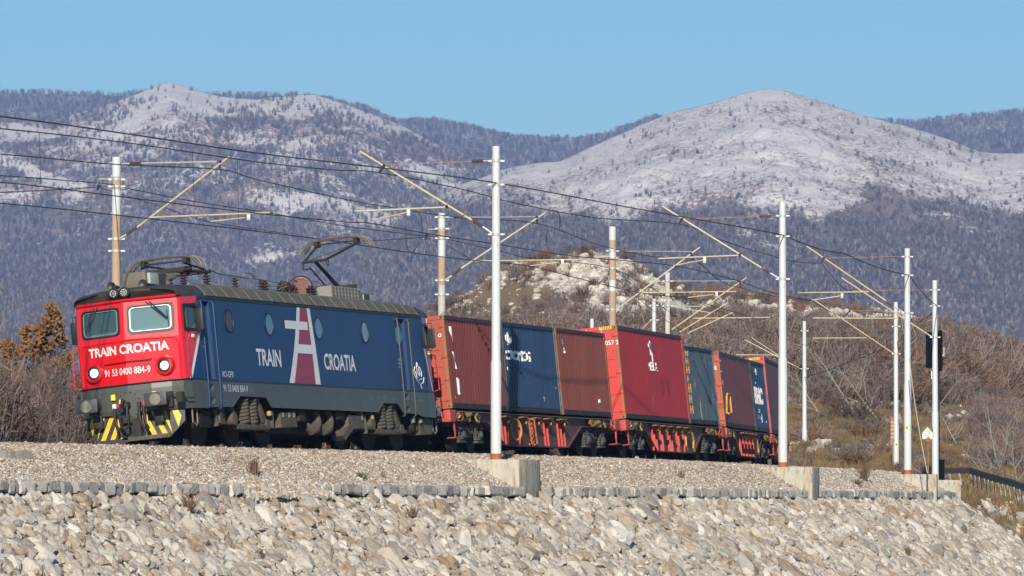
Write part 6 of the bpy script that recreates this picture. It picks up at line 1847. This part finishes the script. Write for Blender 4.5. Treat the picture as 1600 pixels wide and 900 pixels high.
P_MAR = cont_mat("maroon_container_paint", (.125, .025, .022), (.155, .034, .029), (.26, .10, .07))
P_BLU = cont_mat("blue_container_paint", (.010, .030, .082), (.016, .044, .105), (.12, .13, .12), .66)
P_BRN = cont_mat("brown_container_paint", (.135, .033, .024), (.165, .045, .032), (.28, .12, .07))
P_RED = cont_mat("crimson_container_paint", (.25, .012, .020), (.19, .016, .026), (.34, .10, .03), .63)
P_SLT = cont_mat("slate_blue_container_paint", (.032, .055, .085), (.045, .072, .10), (.30, .27, .20), .58)
P_PLUM = cont_mat("plum_container_paint", (.20, .026, .022), (.16, .023, .020), (.18, .06, .05))
P_NAVY = cont_mat("navy_container_paint", (.016, .042, .10), (.02, .05, .118), (.05, .08, .13))
P_DPL = cont_mat("dark_purple_container_paint", (.055, .028, .045), (.07, .035, .05), (.09, .05, .05))
D_RST = cont_mat("rusty_red_doors", (.34, .065, .035), (.28, .055, .032), (.30, .14, .07))
D_RED = cont_mat("bright_red_doors", (.50, .028, .022), (.44, .035, .025), (.45, .10, .05), .66)
D_ORG = cont_mat("orange_red_doors", (.42, .060, .025), (.36, .055, .025), (.38, .12, .05))
R_DK = mat("dark_top_rail", (.055, .028, .030), .7, var=.2); R_BL = mat("dark_blue_rail", (.015, .028, .06), .7, var=.2)
PO = mat("orange_rust_post", (.32, .12, .04), .75, col2=(.22, .10, .05), scale=5, stretch=(1, 1, .2)); PG = mat("grey_blue_post", (.13, .17, .20), .7, col2=(.2, .2, .18), scale=5, stretch=(1, 1, .2))
PR = mat("red_post", (.50, .05, .03), .6, var=.1); PD = mat("dark_post", (.07, .06, .06), .7, var=.2)

c1, put1 = container(0, 9.2, 6.058, 2.591, "maroon container next to the locomotive, white strokes down its corrugated side", P_MAR, R_DK, PO, PD, endp=D_RST, endno=[("7 0", .84, .27, 1.98, .11)])
wh = M_WHT
put1([[(8.62, 3.46), (8.40, 3.46), (8.30, 3.0), (8.46, 3.02)], ], "white_stroke", wh)
put1([[(8.56, 2.76), (8.34, 2.74), (8.24, 2.28), (8.40, 2.30)], ], "white_stroke", wh)
put1([[(8.45, 1.95), (8.42, 2.02), (8.28, 2.04), (8.14, 1.96), (8.12, 1.80), (8.22, 1.66), (8.08, 1.58), (8.26, 1.56), (8.38, 1.66), (8.30, 1.85)]], "white_hook_stroke", wh)
put1([[(8.62, 1.52), (8.57, 1.52), (8.57, 1.46), (8.62, 1.46)]], "small_white_mark", wh)
c2, put2 = container(0, 9.2 - 6.17, 6.058, 2.591, "blue container between the two brownish ones on the first wagon, white CRONOS lettering", P_BLU, R_BL, PD, PG)
def ctext(t, xl, w, z, h, bold=.02): return [[(xl - a, z + b) for a, b in p] for p in text_polys(t, w, h, bold)]
put2(ctext("CRONOS", 2.80, 2.80, 2.66, .30, .03), "cronos_lettering", wh)
put2([[(2.35, 3.50), (2.22, 3.40), (2.20, 3.26), (2.34, 3.14), (2.46, 3.24), (2.46, 3.40)], [(2.66, 3.38), (2.56, 3.40), (2.48, 3.24), (2.36, 3.10), (2.52, 3.14), (2.66, 3.24)], [(2.02, 3.34), (2.12, 3.34), (2.20, 3.22), (2.30, 3.10), (2.14, 3.12), (2.02, 3.22), (1.90, 3.24), (1.92, 3.30)]], "flame_emblem", wh)
put2([[(2.72, 2.46), (2.66, 2.46), (2.66, 2.38), (2.72, 2.38)], [(2.80, 2.08), (2.76, 2.08), (2.76, 1.98), (2.80, 1.98)], [(-1.05, 1.66), (-1.1, 1.66), (-1.12, 1.52), (-1.07, 1.52)], [(-2.62, 2.10), (-2.68, 2.10), (-2.72, 1.94), (-2.66, 1.94)]], "small_stencils", wh)
c3, put3 = container(0, 9.2 - 12.34, 6.058, 2.591, "brown container with a blue and yellow striped sticker, last on the first wagon", P_BRN, R_DK, PO, PO)
put3([[(-3.80, 3.52), (-4.08, 3.52), (-4.16, 3.05), (-3.88, 3.05)]], "striped_sticker", mat("sticker_blue", (.03, .05, .16), .5))
put3([[(-3.82, 3.44), (-4.06, 3.36), (-4.07, 3.28), (-3.84, 3.36)], [(-3.86, 3.26), (-4.09, 3.18), (-4.10, 3.12), (-3.88, 3.20)]], "sticker_yellow_bar", M_YEL).location.y += .002
put3([[(-3.96, 3.09), (-4.14, 3.09), (-4.15, 3.02), (-3.98, 3.02)], [(-7.7, 1.70), (-7.86, 1.70), (-7.9, 1.60), (-7.74, 1.60)]], "white_mark", wh).location.y += .003
c4, put4 = container(1, 9.2, 12.192, 2.896, "long crimson high container with rust streaks and a white oval emblem, on the second wagon", P_RED, R_DK, PO, PR, pitch=.26, endp=D_RED, header=True, endno=[("3057 2", .72, .50, 2.30, .14)])
el = lambda cx, cz, rx, rz, n=16: [(cx + rx * math.cos(2 * math.pi * k / n), cz + rz * math.sin(2 * math.pi * k / n)) for k in range(n)]
o = put4([[(3.62, 3.60), (3.45, 3.78), (3.22, 3.70), (3.12, 3.56), (3.05, 3.35), (2.95, 3.10), (3.1, 3.06), (3.32, 3.28), (3.50, 3.36)]], "oval_emblem", wh)
put4([[(3.40, 3.64), (3.30, 3.66), (3.16, 3.30), (3.26, 3.30)]], "emblem_blue_core", mat("emblem_teal", (.02, .16, .26), .5)).location.y += .003
put4(ctext("NSLA", 4.05, 1.80, 2.78, .27, .02), "side_lettering", wh)
put4([[(1.9, 2.6), (1.5, 2.6), (1.45, 2.05), (1.9, 2.0)], [(.9, 2.45), (.35, 2.55), (.4, 2.0), (.85, 2.0)]], "dark_repair_patch", mat("patch_dark_red", (.15, .012, .018), .7, var=.3, scale=6))
c5, put5 = container(1, 9.2 - 12.34, 6.058, 2.591, "weathered slate blue container with orange upright lettering, last on the second wagon", P_SLT, R_BL, PD, PG, pitch=.24)
put5([p for k, (z, hh, w) in enumerate([(3.42, .24, .62), (3.14, .22, .55), (2.84, .25, .62), (2.56, .2, .5), (2.2, .3, .6), (1.85, .28, .55), (1.5, .28, .6)]) for p in ([(-3.42 - .0, z + hh), (-3.42 - w * .3, z + hh), (-3.42 - w * .3, z), (-3.42, z)], [(-3.42 - w * .7, z + hh), (-3.42 - w, z + hh), (-3.42 - w, z), (-3.42 - w * .7, z)], [(-3.42 - w * .3, z + hh * .62), (-3.42 - w * .7, z + hh * .62), (-3.42 - w * .7, z + hh * .38), (-3.42 - w * .3, z + hh * .38)])], "orange_upright_lettering", mat("lettering_orange", (.52, .22, .05), .6))
c6, put6 = container(2, 9.2, 12.192, 2.591, "long plum-coloured container with small white marks and rusty end post, on the third wagon", P_PLUM, R_DK, PO, PD, pitch=.62, dep=.022, endp=D_ORG, endno=[("1", 1.04, .05, 1.96, .14)])
put6([[(8.8 - k * .09, z + .06), (8.55 - k * .09, z + .06), (8.55 - k * .09, z - .0), (8.8 - k * .09, z - .0)] for k, z in enumerate((3.42, 3.05, 2.70, 2.52, 2.40))] + [[(8.62, 2.78), (8.45, 2.78), (8.45, 2.62), (8.62, 2.62)]], "small_white_marks", wh)
c7, put7 = container(2, 9.2 - 12.34, 6.058, 2.591, "navy container with big white block letters, last on the third wagon", P_NAVY, R_BL, PD, PG, pitch=.30)
put7(ctext("BMC", -4.1, 3.35, 2.17, .64, .05), "block_lettering", wh)
put7([[(-5.35, 3.52), (-5.75, 3.48), (-5.85, 3.34), (-5.6, 3.24), (-5.3, 3.36)], [(-5.35, 3.18), (-5.6, 3.18), (-5.6, 3.1), (-5.35, 3.1)], [(-4.95, 2.98), (-5.1, 2.98), (-5.1, 2.93), (-4.95, 2.93)]], "small_emblem", wh)
put7(ctext("DC", -4.75, .9, 1.86, .13, .03) + ctext("CN", -4.5, 1.1, 1.64, .12, 0) + [[(-6.0, 1.80), (-6.4, 1.84), (-6.5, 1.60), (-6.2, 1.50), (-5.9, 1.64)], [(-7.9, 1.60), (-8.1, 1.60), (-8.1, 1.52), (-7.9, 1.52)]], "lower_lettering", wh)
c8, put8 = container(3, 6.1, 12.192, 2.896, "dark purple high container with an orange-red end, last in the train", P_DPL, R_DK, PR, PD, pitch=.26, endp=D_ORG, header=True)

# ================================================================== TREES, SCRUB, SMALL PLANTS
def limb(mb, p, d, L, r, depth, R, out, kids=3, bend=.35, up=.15):
    """a tapering limb that forks; collects its tips"""
    pts = [p]; q = p.copy(); dd = d.normalized()
    for k in range(4):
        dd = (dd + Vector((R.gauss(0, bend * .3), R.gauss(0, bend * .3), R.gauss(up * .3, bend * .15)))).normalized(); q = q + dd * L / 4; pts.append(q.copy())
    mb.tube(pts, [r * (1 - .16 * k) for k in range(5)], 6 if r > .03 else 4, depth > 3)
    if depth <= 0: out.append((q.copy(), dd)); return
    for k in range(kids):
        t = R.uniform(.35, 1.0); i = min(3, int(t * 4)); b = pts[i].lerp(pts[i + 1], t * 4 - i)
        nd = (dd + Vector((R.gauss(0, 1), R.gauss(0, 1), R.gauss(.15, .6))) * .75).normalized()
        limb(mb, b, nd, L * R.uniform(.5, .78), r * R.uniform(.42, .6), depth - 1, R, out, kids, bend, up)
    out.append((q.copy(), dd))


def bare_tree(P, H, lean, label, m_, seed, depth=4, kids=3, r=None, group=None, kind="bare_tree"):
    R = random.Random(seed); t = thing(kind, label, "tree", Matrix.Translation(P), group)
    m = MB(); r = r or H * .018; pts = [Vector((0, 0, -.2))]; dd = Vector(lean).normalized(); q = pts[0].copy()
    for k in range(6):
        dd = (dd + Vector((R.gauss(0, .09), R.gauss(0, .09), .04))).normalized(); q = q + dd * H / 6.5; pts.append(q.copy())
    m.tube(pts, [r * (1 - .13 * k) for k in range(7)], 8); m.obj("trunk", m_, t)
    c = MB(); out = []
    for k in range(3 + kids * 2):
        u = R.uniform(.25, 1); i = min(5, int(u * 6)); b = pts[i].lerp(pts[i + 1], u * 6 - i)
        limb(c, b, (dd * .5 + Vector((R.gauss(0, .9), R.gauss(0, .9), R.uniform(.1, .8)))), H * R.uniform(.22, .40), r * (1 - .6 * u) * .55, depth - 2, R, out, kids)
    # fine twigs at the tips
    tw = MB()
    for p, d in out:
        for k in range(4):
            e = p + (d + Vector((R.gauss(0, .7), R.gauss(0, .7), R.gauss(.1, .5)))).normalized() * H * R.uniform(.04, .10)
            s = Vector((R.uniform(-1, 1), R.uniform(-1, 1), 0)).normalized() * H * .0012
            tw.add([p - s, p + s, e], [(0, 1, 2)])
    c.add(tw.v, tw.f); c.obj("crown", m_, t)
    return t, out


M_BARKP = mat("pale_bark", (.26, .235, .195), .85, var=.25, scale=6, stretch=(1, 1, .3))
M_BARKG = mat("grey_brown_bark", (.15, .12, .105), .9, var=.3, scale=6)
M_LEAF = mat("withered_oak_leaf", (.36, .175, .06), .75, objrand=.3, col2=(.22, .105, .035), scale=2.2, spec=.2)


def hill_pt(u, v, z):
    """a point on the ground of the hillside near picture column u, at distance z"""
    i = int(np.clip((u - 330) / 1520 * (nu - 1), 0, nu - 1)); col = PH[:, i]
    return Vector((float(np.interp(z, col[:, 1], col[:, 0])), z, float(np.interp(z, col[:, 1], col[:, 2]))))


for k, (u, z, H, lean, lab, sd) in enumerate([
    (1577, 318, 4.6, (-.30, .05, 1), "pale bare tree with a long straight trunk, second from the right edge", 3),
    (1598, 322, 4.8, (-.22, .0, 1), "pale bare tree at the right edge of the picture above the cable duct", 5),
    (1572, 316, 3.8, (-1.1, .1, .8), "pale bare tree leaning far to the left beside the straight pale trunk", 8),
    (1512, 345, 3.9, (-.8, .1, 1), "small pale bare tree leaning left above the grassy bank, right of the rightmost mast", 9),
    (1384, 372, 5.4, (-.75, .2, 1), "slender bare tree leaning left behind the thin mast", 12),
    (1345, 378, 5.8, (-.7, .1, 1), "bare tree with long slanting limbs in the middle of the thicket", 14),
    (1290, 372, 4.2, (-.45, .1, 1), "thin pale bare tree just right of the far white mast", 16)]):
    bare_tree(hill_pt(u, 0, z), H, lean, lab, M_BARKP, sd, 4, 3, H * .013, "pale bare trees in the thicket")

# oak that kept its withered leaves, left of the locomotive
def ground_at(X, Y, z0=.35): return Vector((X, Y, z0))
Z = 186.0
P = Vector(((72 - 800) / F * Z, Z, .4))
t, tips = bare_tree(P, 5.0, (.02, 0, 1), "oak keeping its orange-brown withered leaves, left of the locomotive's nose", M_BARKG, 31, 5, 3, .09, None, "withered_oak")
R = random.Random(4); lv = MB()
cl = [((80, 500), 14, 26, 500), ((58, 525), 22, 16, 420), ((84, 535), 20, 18, 420), ((30, 560), 22, 14, 300), ((70, 560), 22, 14, 380), ((88, 572), 14, 10, 180), ((42, 520), 10, 10, 130), ((100, 530), 9, 12, 140), ((16, 575), 12, 10, 120), ((60, 582), 30, 8, 160), ((10, 545), 16, 14, 260), ((48, 545), 18, 12, 300), ((104, 560), 8, 16, 160), ((86, 512), 12, 14, 260)]
px = F / Z
for (u, v), ru, rv, n in cl:
    for k in range(n):
        a = R.uniform(0, 6.283); rr = math.sqrt(R.random()); 
        p = Vector(((u + ru * rr * math.cos(a) - 72) / px, R.gauss(0, .55), (YH - (v + rv * rr * math.sin(a))) / px - .4))
        if fbm(p.x * 2.2, p.z * 2.2 + 7, 2, 3) < -.16: continue
        d1 = Vector((R.gauss(0, 1), R.gauss(0, 1), R.gauss(0, 1))).normalized(); d2 = d1.orthogonal().normalized(); w = R.uniform(.045, .085)
        lv.add([p - d1 * w * 1.3, p + d2 * w * .7, p + d1 * w * 1.3, p - d2 * w * .7], [(0, 1, 2, 3)])
lv.obj("foliage", M_LEAF, t, False)

# scrub belt beyond the second track
rg = np.random.default_rng(31)
big = [shrub("belt_shrub_a", 11, 34, M_SHRUB2, .010), shrub("belt_shrub_b", 12, 34, M_SHRUB, .010), shrub("belt_shrub_c", 13, 30, M_SHRUB2, .009), shrub("belt_shrub_d", 14, 32, M_SHRUB3, .010), shrub("belt_shrub_e", 15, 34, M_SHRUB, .011)]
n = 3000
ss = rg.uniform(-30, 175, n); lt = -rg.uniform(11.5, 27, n)
aa = np.interp(ss, _S, _A); X = np.interp(ss, _S, _X) + lt * np.sin(aa); Y = np.interp(ss, _S, _Y) - lt * np.cos(aa)
U_ = 800 + F * X / Y
vt = np.interp(U_, [-200, 0, 40, 110, 200, 600, 800, 1200], [505, 505, 520, 545, 560, 570, 600, 640]) + rg.normal(0, 14, n)
z0 = np.interp(-lt, [9.6, 20, 26, 30], [.5, .25, -1.0, -3.0])
h = np.clip((YH - vt) / F * Y - z0, 1.5, 6.5) * rg.uniform(.55, 1.0, n)
scatter("scrub_belt", np.stack([X, Y, z0 - .1], -1), np.stack([rg.normal(0, .08, n), rg.normal(0, .08, n), rg.random(n) * 6.28], -1), np.stack([h * .62, h * .62, h], -1), big)
# a few shrubs one can tell apart at the left
for k, (u, z, H, lab) in enumerate([(12, 178, 4.6, "tall grey bare shrub at the picture's left edge, behind the oak leaves"), (36, 174, 3.6, "grey bare shrub with spreading pale twigs below the oak's lowest leaves"), (96, 176, 3.4, "brown bare shrub between the oak and the locomotive's buffer"), (62, 172, 2.6, "low bare shrub with pale forked stems right behind the rail at left")]):
    bare_tree(Vector(((u - 800) / F * z, z, .5)), H, (R.gauss(0, .2), 0, 1), lab, M_BARKG if k % 2 else mat("shrub_bark", (.20, .165, .14), .9, var=.3), 50 + k, 5, 3, .035, "bare shrubs left of the locomotive", "bare_shrub")


def weed(P, H, n, m_, name, lab, seed, cat="plant", wid=.012, spread=.35):
    r = random.Random(seed); m = MB()
    for k in range(n):
        a = r.uniform(0, 6.283); q = Vector((r.gauss(0, .05), r.gauss(0, .05), -.02)); e = q + Vector((math.cos(a) * spread * H * r.random(), math.sin(a) * spread * H * r.random(), H * r.uniform(.45, 1)))
        mid = q.lerp(e, .5) + Vector((0, 0, H * .08)); s = Vector((r.uniform(-1, 1), r.uniform(-1, 1), 0)).normalized() * wid
        m.add([q - s, q + s, mid + s * .7, mid - s * .7, e], [(0, 1, 2, 3), (3, 2, 4)])
        if r.random() < .6:
            e2 = mid + Vector((r.gauss(0, .3), r.gauss(0, .3), .3)) * H * .4; m.add([mid - s * .6, mid + s * .6, e2], [(0, 1, 2)])
    return m.obj(name, m_, None, False, label=lab, cat=cat, mw=Matrix.Translation(P))


def on_ballast(u, lat_from_kerb):
    best = None
    for s in np.arange(-40, 140, .25):
        l = kerb_lat(s) - lat_from_kerb; p = tpt(s, l, bal_z(s, l)); e = abs(800 + F * p.x / p.y - u)
        if best is None or e < best[0]: best = (e, p)
    return best[1]
M_WEED = mat("dead_weed", (.16, .10, .065), .9); M_WGR = mat("green_weed", (.10, .12, .035), .9)
weed(on_ballast(397, .55), .62, 60, M_WEED, "dead_weed", "dark dead weed with upright stems on the gravel below the locomotive's rear bogie", 1)
weed(on_ballast(397, .6), .16, 50, M_WEED, "dead_weed", "low brown dead clump at the foot of the upright dead weed", 2, spread=1.6)
weed(on_ballast(566, .45), .24, 70, M_WGR, "grass_clump", "small green and yellow grass clump on the gravel left of the nearest mast", 3, spread=1.2)
weed(on_ballast(600, .5), .35, 18, M_TUFT, "dry_stalks", "thin dry stalks on the gravel just right of the green clump", 4, spread=.5, wid=.006)
weed(on_ballast(1350, .8), .95, 90, M_WEED, "dead_shrub", "sprawling leafless brown shrub on the gravel between the second and third concrete blocks", 5, spread=.9)
weed(on_ballast(1338, .5), .30, 60, M_WGR, "grass_clump", "dark green grass clump at the left foot of the sprawling brown shrub", 6, spread=1.8)
weed(on_ballast(1065, .7), .35, 30, M_WEED, "dead_weed", "small dead weed on the gravel between the first and second concrete blocks", 7, spread=.7)
# earth-brown weeds in the pitching
for k, (u, v, H, lab) in enumerate([(288, 800, .55, "dark dead plant hanging in the stones below the left kerb"), (640, 812, .35, "brown dead tuft in the stones below the gravel's grass clump"), (1412, 868, .35, "dark brown tuft in the stones near the lower right corner")]):
    best = None
    for s in np.arange(-40, 140, .5):
        for d in np.arange(.3, 5, .1):
            p = tpt(s, kerb_lat(s) + .04 + d, kerb_z(s) - .3 - d * SL); e = (800 + F * p.x / p.y - u) ** 2 + (YH - F * p.z / p.y - v) ** 2
            if best is None or e < best[0]: best = (e, p)
    weed(best[1] + Vector((.1, -.15, .05)), H, 50, M_WEED, "dead_tuft", lab, 20 + k, spread=.8)
